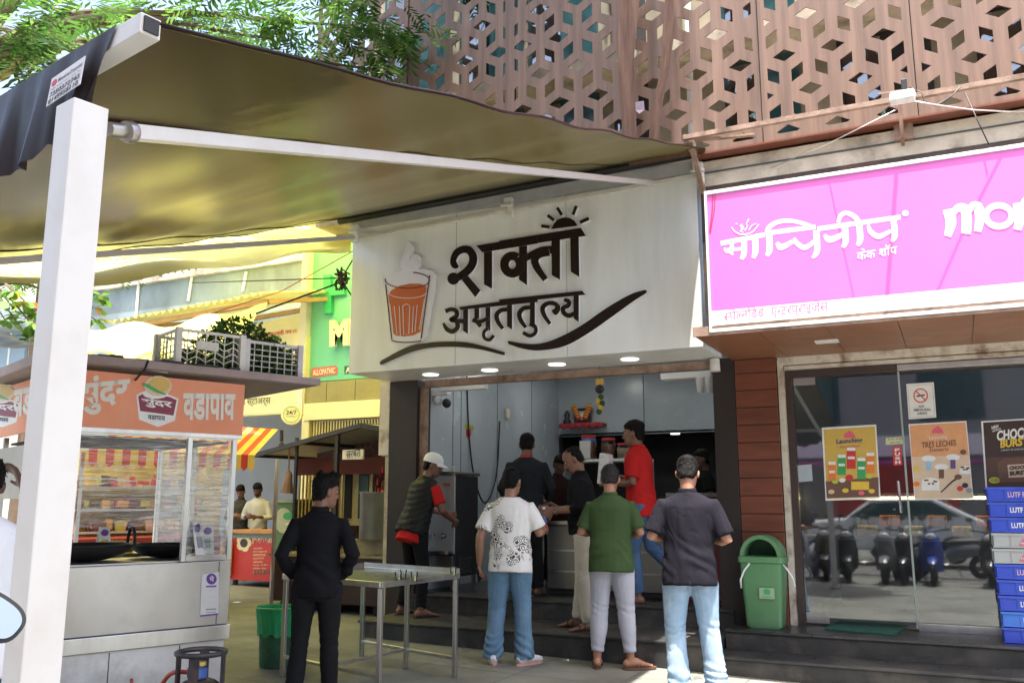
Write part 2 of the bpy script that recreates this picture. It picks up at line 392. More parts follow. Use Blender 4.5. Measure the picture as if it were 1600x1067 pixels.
# small lit downlights in the niche and their glint
for x, y in ((1055, 677), (1093, 683)):
    p = onZ(x, y, 2.52); MB().lathe([(0, 0), (.075, 0), (.075, .02)], (p.x, p.y, 2.505), 20).build('downlight', M['lamp'], tea)
for x, y in ((-5.1, 10.6), (-3.1, 10.6), (-5.1, 12.6), (-3.1, 12.6)): MB().lathe([(0, 0), (.13, 0), (.13, .02)], (x, y, 3.475), 20).build('ceiling_light', M['lampin'], tea)
# side wall of the lane + cream edge pilaster
MB().bb(-6.42, -6.28, 9.45, 12.3, -.2, 4.8).build('side_wall', M['plaster'], tea)
MB().bb(-6.42, -6.275, 9.3, 9.44, 2.0, 2.905).build('pilaster', M['cream'], tea)

# ================================================================ cake shop
cake = thing('cake_shop', 'glass fronted cake shop with orange brown wood cladding under a pink sign', 'shop', (0, 9.3, ZR2))
b = MB()
zz = ZR2
while zz < 2.88:
    h = .178; z1 = min(zz+h-.008, 2.88); b.bb(-1.995, -1.575, 9.30, 9.5, zz, z1); zz += h
b.build('wood_cladding', M['wood'], cake, bevel=.004)
MB().bb(-1.995, -1.575, 9.312, 9.52, .2, 2.885).build('cladding_back', M['black'], cake)
MB().bb(-1.57, -1.51, 9.33, 9.42, ZR2, 2.86).build('shutter_rail', M['cream'], cake, bevel=.003)
MB().bb(-1.57, 3.0, 9.34, 9.42, 2.80, 2.885).build('shutter_box', M['cream'], cake, bevel=.004)
MB().bb(-1.505, 3.0, 9.335, 9.41, 2.755, 2.79).build('shutter_box', M['cream'], cake, bevel=.004)
# door frame and panes
MB().bb(-1.508, -1.44, 9.40, 9.5, ZR2, 2.75).build('door_frame', M['dkframe'], cake, bevel=.003)
MB().bb(-1.438, -.45, 9.40, 9.5, 2.68, 2.75).build('door_frame', M['dkframe'], cake, bevel=.003)
MB().bb(-.448, 3.0, 9.41, 9.49, 2.69, 2.745).build('door_frame', M['steel'], cake, bevel=.003)
d = MB().bb(-1.435, -.452, 9.445, 9.457, ZR2+.025, 2.675).build('glass_door', M['glass'], cake)
MB().bb(-1.435, -1.22, 9.437, 9.465, ZR2+.02, ZR2+.12).build('clamp', M['steel'], d, bevel=.002)
MB().bb(-1.435, -1.22, 9.437, 9.465, 2.60, 2.675).build('clamp', M['steel'], d, bevel=.002)
hd = MB().tube([onY(1403, 752, 9.38), onY(1408, 800, 9.38)], .013, 10); hd.tube([onY(1403, 752, 9.38), onY(1403, 752, 9.44)], .008, 8); hd.tube([onY(1408, 800, 9.38), onY(1408, 800, 9.44)], .008, 8)
hd.build('handle', M['chrome'], d)
g2 = MB().bb(-.436, 3.0, 9.447, 9.459, ZR2+.07, 2.685).build('glass_panel', M['glass'], cake)
MB().bb(-.45, -.432, 9.437, 9.47, ZR2+.02, 2.685).build('glass_edge', mat('glass_edge', (.34, .40, .36), .25, var=.1), g2)
MB().bb(-.43, .55, 9.43, 9.48, ZR2, ZR2+.07).build('bottom_channel', M['steel'], g2, bevel=.002)
MB().bb(-1.57, 3.0, 9.5, 13.5, ZR2-.3, ZR2-.003).build('floor', mat('shop_floor', (.3, .29, .27), .3), cake)
MB().bb(-1.6, -1.52, 9.52, 13.5, ZR2, 3.4).build('wall', mat('shop_wall', (.12, .11, .12), .6), cake)
MB().bb(-1.6, 3.0, 13.5, 13.6, ZR2, 3.4).build('wall', mat('shop_back_wall', (.10, .095, .11), .6), cake)
MB().bb(-1.6, 3.0, 9.52, 13.6, 3.4, 3.5).build('ceiling', mat('shop_ceiling', (.3, .3, .31), .6), cake)
for x, y in ((1323, 599), (1341, 619), (1354, 635)):
    p = onZ(x, y, 3.39); MB().bb(p.x-.1, p.x+.1, p.y-.18, p.y+.18, 3.37, 3.395).build('ceiling_light', M['lampbl'], cake)
for x, y in ((1510, 588), (1507, 609.5), (1504, 626)):
    p = onZ(x, y, 3.39); MB().bb(p.x-.12, p.x+.12, p.y-.17, p.y+.17, 3.37, 3.395).build('ceiling_light', M['lampbl'], cake)
# soffit under the pink sign
b = MB()
for i in range(9): b.bb(-2.02+i*.56, -2.02+i*.56+.555, 7.78, 9.33, 2.886, 2.91)
b.build('soffit', M['soffw'], cake, bevel=.002)
MB().bb(-2.02, 3.02, 7.76, 7.78, 2.875, 2.96).build('soffit_edge', M['rust'], cake)
p = onZ(1292, 533, 2.886); MB().bb(p.x-.1, p.x+.1, p.y-.07, p.y+.07, 2.875, 2.888).build('ceiling_light', M['white'], cake)
# wall above the sign
MB().bb(-2.08, 3.0, 8.5, 8.7, 4.52, 4.83).build('parapet_wall', M['plaster'], cake)
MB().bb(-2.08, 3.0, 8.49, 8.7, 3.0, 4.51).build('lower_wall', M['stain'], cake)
MB().bb(-2.08, 3.0, 8.34, 8.5, 4.80, 4.818).build('screen_soffit', M['wood'], cake)
MB().bb(-2.08, 3.0, 8.485, 8.4995, 4.655, 4.668).build('wall_crack', M['seam'], cake)
# sweets counter seen through the glass
sc = thing('display_counter', 'lit cake display counter with yellow trays behind the shop glass', 'counter', (-.2, 11.4, ZR2))
MB().bb(-1.3, 2.4, 11.2, 11.9, ZR2, 1.0).build('base', mat('counter_base', (.1, .09, .09), .4), sc)
MB().bb(-1.3, 2.4, 11.2, 11.9, 1.5, 1.53).build('top', M['steel'], sc)
MB().bb(-1.28, 2.38, 11.22, 11.23, 1.0, 1.5).build('front_glass', M['clear'], sc)
for i in range(14):
    x = -1.1+i*.25; c = [(.6, .4, .05), (.5, .15, .05), (.7, .6, .4), (.35, .15, .06)][i % 4]
    MB().bb(x, x+.2, 11.35, 11.75, 1.05+.1*(i % 2), 1.16+.12*(i % 2)).build('tray', mat('sweets', c, .5, vs=30, var=.4), sc, bevel=.01)
MB().bb(-1.2, 2.3, 11.3, 11.34, 1.46, 1.49).build('lamp_strip', emis('warm_strip', (1, .75, .4), 5), sc)

# ================================================================ perforated screen (tumbling-block openings)
def clip_poly(P, x0, x1, z0, z1):
    def cut(P, f, side):
        out = []
        for i in range(len(P)):
            a, c = P[i], P[(i+1) % len(P)]; fa, fc = f(a), f(c)
            if fa >= 0: out.append(a)
            if (fa >= 0) != (fc >= 0):
                t = fa/(fa-fc); out.append((a[0]+(c[0]-a[0])*t, a[1]+(c[1]-a[1])*t))
        return out
    for f in (lambda p: p[0]-x0, lambda p: x1-p[0], lambda p: p[1]-z0, lambda p: z1-p[1]):
        if len(P) < 3: return []
        P = cut(P, f, 0)
    return P if len(P) >= 3 else []
def jali_panel(x0, x1, z0, z1, Y, th=.012, s=.256, k=.52, ph=0.0):
    b = MB(); W = math.sqrt(3)*s; xc = (x0+x1)/2+ph
    def v(x, z, y): return (x, y, z)
    i0 = int((z0-4)/(1.5*s))-2; i1 = int((z1-4)/(1.5*s))+3
    for r in range(i0, i1):
        for c in range(-5, 6):
            cx = xc + c*W + (W/2 if r % 2 else 0); cz = 4+r*1.5*s
            if cx < x0-W or cx > x1+W: continue
            H = [(cx+s*math.sin(math.pi/3*q), cz+s*math.cos(math.pi/3*q)) for q in range(6)]   # top, upper right, lower right, bottom, lower left, upper left
            C = (cx, cz)
            for Rh in ((H[0], H[1], C, H[5]), (H[1], H[2], H[3], C), (C, H[3], H[4], H[5])):
                mx = sum(p[0] for p in Rh)/4; mz = sum(p[1] for p in Rh)/4
                outer = clip_poly(list(Rh), x0, x1, z0, z1)
                if not outer: continue
                hole = clip_poly([(mx+(p[0]-mx)*k, mz+(p[1]-mz)*k) for p in Rh], x0+.055, x1-.055, z0+.06, z1-.06)
                A = [Vector((p[0], p[1], 0)) for p in outer]
                if hole and abs(sum(hole[i][0]*hole[(i+1) % len(hole)][1]-hole[(i+1) % len(hole)][0]*hole[i][1] for i in range(len(hole)))) > .002:
                    Hh = [Vector((p[0], p[1], 0)) for p in hole]
                    tri = geometry.tessellate_polygon([A, Hh]); al = A+Hh
                else: Hh = []; tri = geometry.tessellate_polygon([A]); al = A
                n = len(al); kk = len(b.v)
                b.v += [Vector((p.x, Y, p.y)) for p in al]+[Vector((p.x, Y+th, p.y)) for p in al]
                for t in tri: b.f.append([kk+i for i in t]); b.f.append([kk+n+i for i in t[::-1]]); b.mi += [0, 0]
                m0 = len(A)
                for i in range(len(Hh)):
                    j = (i+1) % len(Hh); b.f.append([kk+m0+i, kk+m0+j, kk+n+m0+j, kk+n+m0+i]); b.mi.append(0)
    b.bb(x0+.0004, x0+.006, Y+th, Y+.05, z0, z1); b.bb(x1-.006, x1-.0004, Y+th, Y+.05, z0, z1)
    return b
scr = thing('perforated_screen', 'brown wood grain facade screen cut with cube pattern diamond openings', 'screen', (-2, 8.35, 4.82))
xe = [-5.5-1.36+.0, -5.5, -4.14, -2.78, -1.42, -.06, 1.30, 2.66]
for i in range(7):
    jali_panel(xe[i]+.004, xe[i+1]-.004, 4.82 if i > 2 else 4.9, 8.3, 8.35+(.018 if i in (1, 3, 5) else 0), ph=[0, .1, -.08, .05, 0, .02, 0][i], k=[.56, .55, .54, .52, .49, .47, .46][i]).build('screen_panel', M['jali'], scr)
b = MB()
for x in xe[1:-1]: b.bb(x-.03, x+.03, 8.40, 8.46, 4.9, 8.3)
b.build('frame_post', M['black'], scr)
# building behind the screen
up = thing('upper_building', 'upper storey wall with windows hidden behind the perforated screen', 'building', (-2, 9.6, 4.9))
MB().bb(-6.9, 3, 9.5, 9.7, 4.8, 8.6).build('wall', mat('upper_wall', (.30, .27, .2), .8, var=.2), up)
MB().bb(-6.9, 3, 8.5, 9.5, 4.78, 4.9).build('ledge_slab', M['plaster'], up)
MB().bb(-6.9, 3, 9.0, 9.5, 6.3, 6.5).build('slab', M['plaster'], up)
for x0, x1, m in ((-6.6, -5.6, 'teal'), (-5.4, -4.5, 'teal'), (-4.4, -3.5, 'teal'), (-3.3, -2.9, 'void'), (-2.0, -1.2, 'teal'), (-.8, .1, 'void'), (.5, 1.6, 'void')):
    for z0, z1 in ((5.0, 6.25), (6.6, 8.4)):
        f = MB().bb(x0, x1, 9.44, 9.49, z0, z1).build('window', M['teal'] if m == 'teal' else M['void'], up)
        MB().bb(x0+.05, (x0+x1)/2-.02, 9.42, 9.435, z0+.05, z1-.05).build('pane', M['pane'], f)
MB().tube([(-2.35, 9.3, 4.9), (-2.35, 9.3, 8.4)], .04, 10).build('pipe', M['white'], up)
b = MB()
for z in (5.0, 5.05, 5.1): b.tube([(-2.4+.1*i, 9.2+.03*math.sin(i*2), z+.05*math.sin(i*1.3+z*9)) for i in range(50)], .008, 5)
b.build('cable_bundle', M['black'], up)

# rail and bracket on the screen above the pink sign
rl = thing('ledge_rail', 'thin brown steel rail on brackets crossing the screen above the pink sign', 'rail', (-2.1, 8.0, 4.85))
A = onY(1068, 216, 8.0); B2 = Vector((3.0, 8.0, A.z))
MB().beam(A, B2, .05, .045).build('rail', M['rust'], rl)
MB().beam((A.x+.02, 8.0, A.z-.04), (A.x+.02, 8.35, A.z-.04), .05, .04).build('bracket', M['rust'], rl)
MB().beam((A.x+.06, 8.02, A.z-.05), (A.x+.06, 8.47, 4.45), .045, .04).build('bracket', M['rust'], rl)
MB().beam((A.x+.1, 8.03, A.z-.03), (A.x+.65, 8.1, A.z-.05), .05, .02).build('plank', M['rust'], rl)

# ================================================================ far left lane
ph = thing('pharmacy', 'open pharmacy at the end of the lane with grey tiled walls and a yellow fascia', 'shop', (-10, 12.3, 0))
MB().bb(-10.05, -6.43, 12.3, 12.5, 3.12, 3.47).build('board_strip', M['olive'], ph)
b = MB()
for x in (-9.6, -9.0, -8.0): b.bb(x, x+.01, 12.295, 12.3, 3.13, 3.46)
b.build('board_joint', M['seam'], ph)
MB().bb(-14.5, -10.06, 12.28, 12.48, 2.95, 4.3).build('fascia', M['yellowband'], ph)
MB().bb(-10.05, -6.43, 12.27, 12.5, 2.82, 3.11).build('fascia', M['yellowband'], ph)
MB().bb(-10.2, -10.07, 12.25, 12.5, 2.96, 6.3).build('edge_strip', M['pale'], ph)
MB().bb(-10.04, -6.43, 12.45, 12.6, 3.48, 6.5).build('sign_wall', M['pale'], ph)
MB().bb(-16, -6.43, 15.5, 15.7, 0, 3.4).build('back_wall', M['tile'], ph)
MB().bb(-16, -6.43, 12.5, 15.6, 3.4, 3.5).build('ceiling', M['acp2'], ph)
MB().bb(-10.1, -9.95, 12.3, 12.5, 0, 2.9).build('pillar', M['yellowband'], ph)
b = MB()
for i in range(26): b.bb(-9.9+i*.06, -9.9+i*.06+.03, 12.36, 12.38, 0.3, 2.8)
b.build('shutter_bars', mat('brassy_bars', (.6, .5, .2), .4, .3), ph)
MB().bb(-9.95, -6.43, 12.5, 12.52, 0, 2.8).build('shutter_back', M['void'], ph)
MB().lathe([(0, 0), (.12, 0), (.12, .03)], (*onZ(412, 674, 3.36).to_2d(), 3.36), 18).build('ceiling_light', M['lamp'], ph)

bw = thing('parapet_building', 'old grey blue building with a long stained parapet beyond the lane', 'building', (-13, 13.6, 0))
MB().bb(-18.2, -10.25, 13.5, 13.8, 3.3, 6.1).build('wall', M['bluewall'], bw)
MB().bb(-18.3, -10.25, 13.4, 13.8, 6.1, 6.22).build('coping', M['plaster'], bw)
b = MB()
for i in range(40): b.bb(-18.2+i*.2, -18.2+i*.2+.03, 13.6, 13.63, 6.22, 7.1)
b.bb(-18.2, -10.2, 13.59, 13.64, 7.1, 7.14); b.build('railing', M['black'], bw)
MB().bb(-18.2, -10.25, 15.5, 15.8, 6, 9).build('back_wall', M['pale'], bw)
for x, y0, y1 in ((218, 430, 500), (385, 425, 455), (300, 432, 470)):
    p = onY(x, y0, 13.45); q = onY(x-6, y1, 13.45); MB().tube([p, q], .03, 6).build('drip_stain_pipe', M['pale'], bw)
wb = thing('pale_house', 'pale cream house with blue grey windows at the far left', 'house', (-22, 14, 0))
MB().bb(-32, -18.4, 14, 14.4, 0, 7.3).build('wall', M['pale'], wb)
for x0, x1, y0, y1 in ((0, 42, 505, 540), (128, 157, 470, 540)):
    a = onY(x0, y0, 13.95); c = onY(x1, y1, 13.95)
    f = MB().bb(a.x, c.x, 13.9, 13.97, min(a.z, c.z)-.9, a.z).build('window', mat('grey_blue_pane', (.25, .34, .42), .2, var=.1), wb)
    MB().bb((a.x+c.x)/2-.03, (a.x+c.x)/2+.03, 13.88, 13.9, min(a.z, c.z)-.9, a.z).build('frame', M['white'], f)
a = onY(0, 490, 13.5); c = onY(44, 480, 13.5); MB().bb(a.x-2, c.x, 13.2, 14, a.z-.4, a.z+.1).build('sunshade', M['bluewall'], wb)

# corrugated lean-to roof and yellow tarpaulins
b = MB(); A = onY(172, 503, 11.2); Bp = onY(412, 458, 11.2); n = 60
lr = thing('lean_to_roof', 'pale corrugated plastic lean-to roof on orange brown battens in front of the parapet', 'roof', A)
Cc = onY(480, 500, 12.3); e = Bp-A; back = Vector((.9, 2.2, .45))
vs = []; fs = []
for j in range(2):
    for i in range(n+1):
        p = A+e*(i/n)+back*j; vs.append(p+Vector((0, 0, .04*math.sin(i*2.2))))
for i in range(n): fs.append((i, i+1, n+1+i+1, n+1+i))
b.add(vs, fs).build('sheet', M['tin'], lr, smooth=True)
b = MB(); dn = Vector((0, .12, -.12)); b.beam(A+dn, Bp+dn, .08); b.beam(A+dn+back*.9, Bp+dn+back*.9, .08)
b.beam(Bp+dn, Bp+dn+back, .07); b.beam(A+dn+e*.1, A+dn+e*.1+back, .07); b.build('batten', M['tan'], lr)
def cloth_sheet(name, corners, label, m, n=24, sag=.25, wr=.04, cat='tarpaulin', seed=1):
    a, bq, c, d = [Vector(p) for p in corners]; rg = np.random.default_rng(seed); ph_ = rg.uniform(0, 6, 4)
    vs = []; fs = []
    for j in range(n+1):
        for i in range(n+1):
            u, v = i/n, j/n; p = (a*(1-u)+bq*u)*(1-v)+(d*(1-u)+c*u)*v
            z = -sag*4*u*(1-u)*.5-sag*4*v*(1-v)*.5 + wr*math.sin(u*17+v*5+ph_[0])+wr*.6*math.sin(v*23-u*9+ph_[1])
            vs.append(p+Vector((0, 0, z)))
    for j in range(n):
        for i in range(n): q = j*(n+1)+i; fs.append((q, q+1, q+n+2, q+n+1))
    o = MB().add(vs, fs).build(name, m, smooth=True); tag(o, label, cat); return o
# big tarp stretched over the lane
cloth_sheet('yellow_tarpaulin', [onD(-80, 458, 5.7), onD(548, 388, 10.8), onD(552, 330, 13.2), onD(-80, 345, 9.6)], 'large sunlit yellow tarpaulin stretched across the lane behind the awning', M['tarp'], sag=.10, wr=.03, seed=3, n=40)
cloth_sheet('yellow_tarpaulin', [onD(120, 548, 10.5), onD(330, 560, 11.5), onD(418, 478, 13.0), onD(135, 515, 12)], 'smaller yellow tarpaulin sagging under the corrugated lean-to roof', M['tarp'], sag=.1, wr=.05, seed=5)
cloth_sheet('dark_tarpaulin', [onD(-120, 545, 8.5), onD(56, 542, 8.5), onD(10, 517, 9.5), onD(-120, 500, 10)], 'dark grey tarpaulin edge at the far left behind the cart roof', M['black'], sag=.02, wr=.01, cat='tarpaulin', seed=6)

cloth_sheet('yellow_tarpaulin', [Vector((-13.5, 8.8, 6.3)), Vector((-6.5, 8.9, 6.6)), Vector((-6.5, 12.9, 6.9)), Vector((-13.5, 12.6, 6.6))], 'unseen high yellow tarpaulin added over the lane to tint its light', mat('lane_tint_tarp', (.95, .84, .18), .5, var=.06, trans=.8), sag=.25, wr=.04, seed=9)  # added sheet, hidden by the awning, that turns the lane's daylight yellow
# ================================================================ across the street (behind the camera; mirrored in the glass)
ob = thing('street_building', 'grey street building across the road mirrored in the shop glass', 'building', (0, -15, 0))
MB().bb(-26, 18, -15.5, -15, 0, 13).build('wall', M['bldg'], ob)
for i in range(9):
    for z in (4.2, 8.0):
        f = MB().bb(-24+i*4.6, -22+i*4.6, -15.02, -14.95, z, z+1.7).build('window', M['teal'], ob)
MB().bb(-26, 18, -15, -14.7, 3.0, 3.7).build('fascia', M['white'], ob)
for i in range(8):
    MB().bb(-24+i*5, -20+i*5, -14.99, -14.9, 0, 2.8).build('shop_front', [M['void'], M['red'], M['teal']][i % 3], ob)
MB().bb(-8, 1, -14.7, -13.2, 2.7, 2.78).build('shop_awning', mat('magenta_fascia', (.5, .04, .3), .5), ob)
# ================================================================ signs
def fY(Y): return lambda x, y: onY(x, y, Y)
def c5(x, y): return (570+x*.2624, 310+y*.2624)
def c6(x, y): return (780+x*.2624, 300+y*.2624)
def c7(x, y): return (1100+x*.2125, 310+y*.2125)
def c4(x, y): return (1200+x*.375, y*.375)
def outline(b, f, pts, off, mi=0, mside=None, dy=0): b.poly([f(*p)+Vector((0, dy, 0)) for p in pts], off, mi, mside)
def ring_path(cx, cy, rx, ry, a0, a1, n=22): return [(cx+rx*math.cos(R(a0+(a1-a0)*i/n)), cy+ry*math.sin(R(a0+(a1-a0)*i/n))) for i in range(n+1)]
# ---- white tea shop sign
ws = thing('tea_shop_sign', 'big white box sign with raised dark brown tea shop lettering and tea glass', 'shop sign', (-4.2, 8.9, 2.91))
MB().bb(-6.32, -2.12, 8.5, 9.29, 2.912, 4.80).build('sign_box', M['acp'], ws, bevel=.004)
JM = mat('panel_joint', (.45, .45, .42), .7)
for x in (712, 886):
    p = onY(x, 480, 8.5); MB().bb(p.x-.004, p.x+.004, 8.4985, 8.5, 2.92, 4.79).build('panel_joint', JM, ws)
for x, y in ((673, 586), (765, 579), (870, 570), (984, 562)):
    p = onZ(x, y, 2.905); MB().lathe([(0, 0), (.085, 0), (.095, .004), (.095, .012)], (p.x, p.y, 2.901), 24).build('downlight', M['lamp'], ws)
LB = mat('dark_brown_acrylic', (.018, .010, .009), .3, var=.05); LW = mat('white_acrylic', (.82, .80, .84), .4, var=.02)
f5 = fY(8.45)
ST = []
def S5(pts, wd, sm=True, c=c5):
    pp = [c(*p) for p in (smooth_path(pts) if sm and len(pts) > 2 else pts)]
    if hasattr(wd, '__len__') and sm and len(pts) > 2: wd = np.interp(np.linspace(0, len(wd)-1, len(pp)), range(len(wd)), wd)
    ST.append(('s', stroke(pp, [q*.2624 for q in wd] if hasattr(wd, '__len__') else wd*.2624)))
def P5(pts, c=c5): ST.append(('p', [c(*p) for p in pts]))
# first word
P5([(664, 281), (1029, 222), (1029, 270), (700, 322)])
P5([(0, 291), (486, 214), (516, 262), (0, 339)], c6)
S5([(552, 392), (536, 398), (526, 370), (546, 325), (585, 304), (622, 310), (644, 345), (640, 390), (612, 430), (575, 458), (545, 478)], [36, 42, 36, 42, 44, 46, 48, 48, 48, 46, 40])
P5([c for c in ring_path(527, 478, 36, 36, 0, 345)])
P5([(565, 470), (610, 455), (688, 548), (657, 588)])
P5([(709, 300), (757, 292), (757, 538), (709, 512)])
S5(ring_path(77, 432, 47, 52, -50, 310), 52, False, c6)
P5([(117, 300), (165, 293), (165, 555), (117, 522)], c6)
S5([(150, 400), (190, 375), (250, 350), (325, 342)], [36, 40, 48, 46], True, c6)
S5([(300, 360), (240, 372), (212, 405), (228, 455), (276, 522)], [40, 44, 46, 42, 34], True, c6)
P5([(311, 285), (362, 280), (362, 523), (313, 495)], c6)
P5([(422, 262), (473, 254), (477, 506), (426, 475)], c6)
P5([(310, 222), (325, 190), (350, 163), (385, 152), (420, 155), (448, 172), (464, 196), (464, 202)], c6)
for a, q, wd in (((249, 202), (300, 210), 18), ((287, 139), (326, 169), 18), ((345, 93), (372, 138), 18), ((459, 83), (438, 136), 18), ((480, 181), (533, 157), 20)): S5([a, q], wd, False, c6)
# second word
P5([(560, 647), (1029, 584), (1029, 617), (572, 664)]); P5([(0, 640), (494, 588), (514, 612), (0, 664)], c6)
S5([(480, 672), (515, 660), (545, 672), (545, 702), (512, 722), (545, 732), (552, 768), (522, 792), (488, 778), (468, 742)], [26, 24, 26, 28, 26, 26, 28, 28, 26, 16])
S5([(545, 728), (592, 732)], 26, False); P5([(585, 650), (614, 646), (614, 808), (585, 788)])
P5([(652, 645), (680, 642), (680, 715), (652, 720)]); S5([(640, 722), (680, 735), (735, 712)], 24); S5([(655, 720), (690, 762)], 24, False)
P5([(718, 640), (746, 636), (746, 790), (718, 772)]); S5([(735, 772), (710, 795), (712, 830), (742, 842), (768, 816)], 20)
S5([(850, 660), (808, 668), (785, 695), (793, 735), (822, 776)], [24, 26, 28, 26, 20]); P5([(847, 628), (877, 624), (877, 780), (847, 762)])
S5([(990, 648), (945, 655), (920, 685), (928, 725), (958, 768)], [24, 26, 28, 26, 20]); P5([(983, 612), (1012, 608), (1012, 775), (983, 760)])
S5([(180, 785), (212, 800), (215, 836), (182, 856), (140, 836)], 22, True, c6)
S5([(330, 712), (345, 680), (322, 662), (285, 664), (258, 690), (268, 735), (302, 785)], [22, 24, 26, 26, 28, 26, 20], True, c6)
S5([(318, 700), (335, 722), (352, 700), (352, 672)], 20, True, c6)
S5([(385, 640), (414, 652), (410, 676), (380, 690), (385, 720), (415, 736), (452, 720)], [22, 24, 26, 26, 28, 28, 26], True, c6)
P5([(443, 600), (474, 598), (474, 775), (443, 752)], c6)
# two swooshes
P5([(88, 980)]+smooth_path([(95, 966), (250, 885), (370, 860), (480, 852), (600, 856), (720, 882), (832, 916)])+[(836, 926), (828, 933)]+smooth_path([(815, 930), (690, 900), (580, 886), (470, 884), (370, 893), (260, 922), (108, 988)])+[(93, 990)])
P5([(50, 888)]+smooth_path([(56, 886), (150, 902), (240, 902), (340, 872), (480, 800), (640, 690), (780, 610), (866, 583)])+[(877, 586), (879, 598)]+smooth_path([(870, 606), (800, 650), (640, 765), (500, 860), (380, 920), (240, 943), (140, 932), (56, 906)]), c6)
b = MB()
for i, (kd, s) in enumerate(ST): (b.strip if kd == 's' else b.poly)([f5(*p)+Vector((0, .0006*(i % 9), 0)) for p in s], (0, .045, 0), 0, 1)
# front faces dark, all side walls white
b.build('lettering', [LB, LW], ws, smooth='keep')
# tea glass emblem
cup = [(113, 482), (150, 448), (215, 428), (290, 420), (360, 420), (405, 432), (420, 452), (415, 520), (385, 700), (366, 810), (345, 848), (290, 868), (215, 872), (170, 862), (155, 835)]
b = MB(); b.poly([fY(8.46)(*c5(*p)) for p in cup], (0, .035, 0)); plate = b.build('emblem_plate', LW, ws, smooth='keep')
stm = [(218, 425), (208, 385), (225, 340), (240, 290), (243, 262), (262, 258), (285, 280), (287, 310), (270, 350), (268, 372), (282, 330), (318, 336), (325, 350), (322, 372), (330, 395), (325, 412), (290, 425)]
b = MB(); b.poly([fY(8.452)(*c5(*p)) for p in stm], (0, .04, 0)); b.build('steam', LW, ws, smooth='keep')
b = MB(); tea_p = [(140, 572), (160, 545), (210, 520), (270, 508), (330, 508), (362, 520), (366, 540), (345, 670), (330, 795), (290, 815), (235, 822), (185, 818), (168, 800)]
b.poly([fY(8.457)(*c5(*p)) for p in tea_p], (0, .002, 0)); b.build('tea_fill', mat('tea_orange', (.60, .13, .035), .4, var=.04), plate, smooth='keep')
b = MB()
def ln(pts, wd, Y, bb_): bb_.strip([fY(Y)(*p) for p in stroke([c5(*q) for q in pts], wd*.2624)], (0, .0015, 0))
for i, (pts, wd) in enumerate((([(124, 512), (160, 838)], 7), ([(386, 458), (335, 835)], 7), (ring_path(247, 842, 88, 15, 5, 180), 7), (ring_path(253, 487, 132, 48, -75, 190), 6))): ln(pts, wd, 8.455-.0006*i, b)
b.build('glass_outline', mat('outline_brown', (.12, .04, .03), .4), plate, smooth='keep')
b = MB()
for i, pts in enumerate((ring_path(253, 560, 112, 34, 10, 170), [(148, 625), (170, 810)], [(175, 640), (192, 815)], [(205, 640), (212, 820)], [(226, 640), (232, 810), (262, 805), (268, 640), (248, 628), (226, 640)], [(290, 640), (282, 800)], [(312, 635), (298, 795)], [(355, 600), (325, 780)])): ln(pts, 4, 8.4535-.0005*i, b)
b.build('glass_flutes', LW, plate, smooth='keep')

# ---- pink cake shop sign
PK = fY(7.76)
cs = thing('cake_shop_sign', 'sunlit pink cake shop sign with white lettering above the glass doors', 'shop sign', (0.5, 7.8, 2.93))
zt = PK(1103, 303).z; zb = PK(1108, 520).z; zm = PK(1105, 487).z; xl = PK(1105, 420).x
PINK = mat('pink_flex', (.74, .165, .53), .45, var=.03, vs=1); FW = mat('white_flex', (.80, .82, .84), .45, var=.02)
MB().bb(xl+.02, 3.0, 7.76, 7.80, zm, zt-.015).build('pink_panel', PINK, cs)
MB().bb(xl+.02, 3.0, 7.76, 7.80, zb+.03, zm-.0005).build('white_band', FW, cs)
b = MB(); b.bb(xl, xl+.02, 7.745, 7.9, zb, zt+.02); b.bb(xl+.02, 3.0, 7.748, 7.9, zt-.014, zt+.02); b.bb(xl+.02, 3.0, 7.75, 7.9, zb, zb+.0295)
b.build('frame', M['white'], cs, bevel=.003)
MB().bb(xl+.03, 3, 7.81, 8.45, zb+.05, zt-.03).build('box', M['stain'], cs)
b = MB(); ii = [0]
def S7(pts, wd, sm=True, c=c7, sc=.2125):
    pp = [c(*p) for p in (smooth_path(pts) if sm and len(pts) > 2 else pts)]
    if hasattr(wd, '__len__') and sm and len(pts) > 2: wd = np.interp(np.linspace(0, len(wd)-1, len(pp)), range(len(wd)), wd)
    ws_ = [q*sc for q in wd] if hasattr(wd, '__len__') else wd*sc
    ii[0] += 1; b.strip([onY(*p, 7.7588-.00006*ii[0]) for p in stroke(pp, ws_)], (0, .0006, 0))
S7([(122, 332), (445, 268)], 34, False); S7([(455, 258), (820, 210)], 34, False); S7([(835, 225), (1445, 138)], 34, False)
S7([(205, 305), (205, 375)], 30, False); S7([(148, 366), (168, 384), (208, 378)], [10, 36, 34]); S7([(200, 380), (294, 368)], 24, False); S7([(150, 372), (215, 412)], 20, False); S7([(294, 295), (294, 400), (276, 448)], [42, 42, 28])
S7([(375, 285), (378, 385), (362, 440)], [46, 46, 28])
S7([(478, 268), (482, 375), (462, 422)], [46, 46, 28]); S7([(466, 268), (478, 215), (535, 178), (620, 165), (720, 182), (815, 212)], [42, 36, 32, 30, 28, 20])
S7([(535, 325), (560, 355), (590, 352), (652, 318)], [22, 50, 40, 30]); S7([(662, 292), (682, 328), (735, 362), (785, 338), (832, 290)], [22, 34, 38, 30, 22])
S7([(825, 235), (832, 370), (818, 415), (795, 438)], [46, 44, 34, 18])
S7([(885, 268), (912, 298), (945, 300), (1030, 262)], [20, 48, 44, 36]); S7([(1035, 205), (1042, 310), (1020, 362)], [46, 46, 26])
S7([(1140, 180), (1148, 300), (1128, 348)], [46, 46, 26]); S7([(1150, 195), (1110, 138), (1050, 108), (1005, 128), (985, 180)], [40, 36, 32, 34, 26])
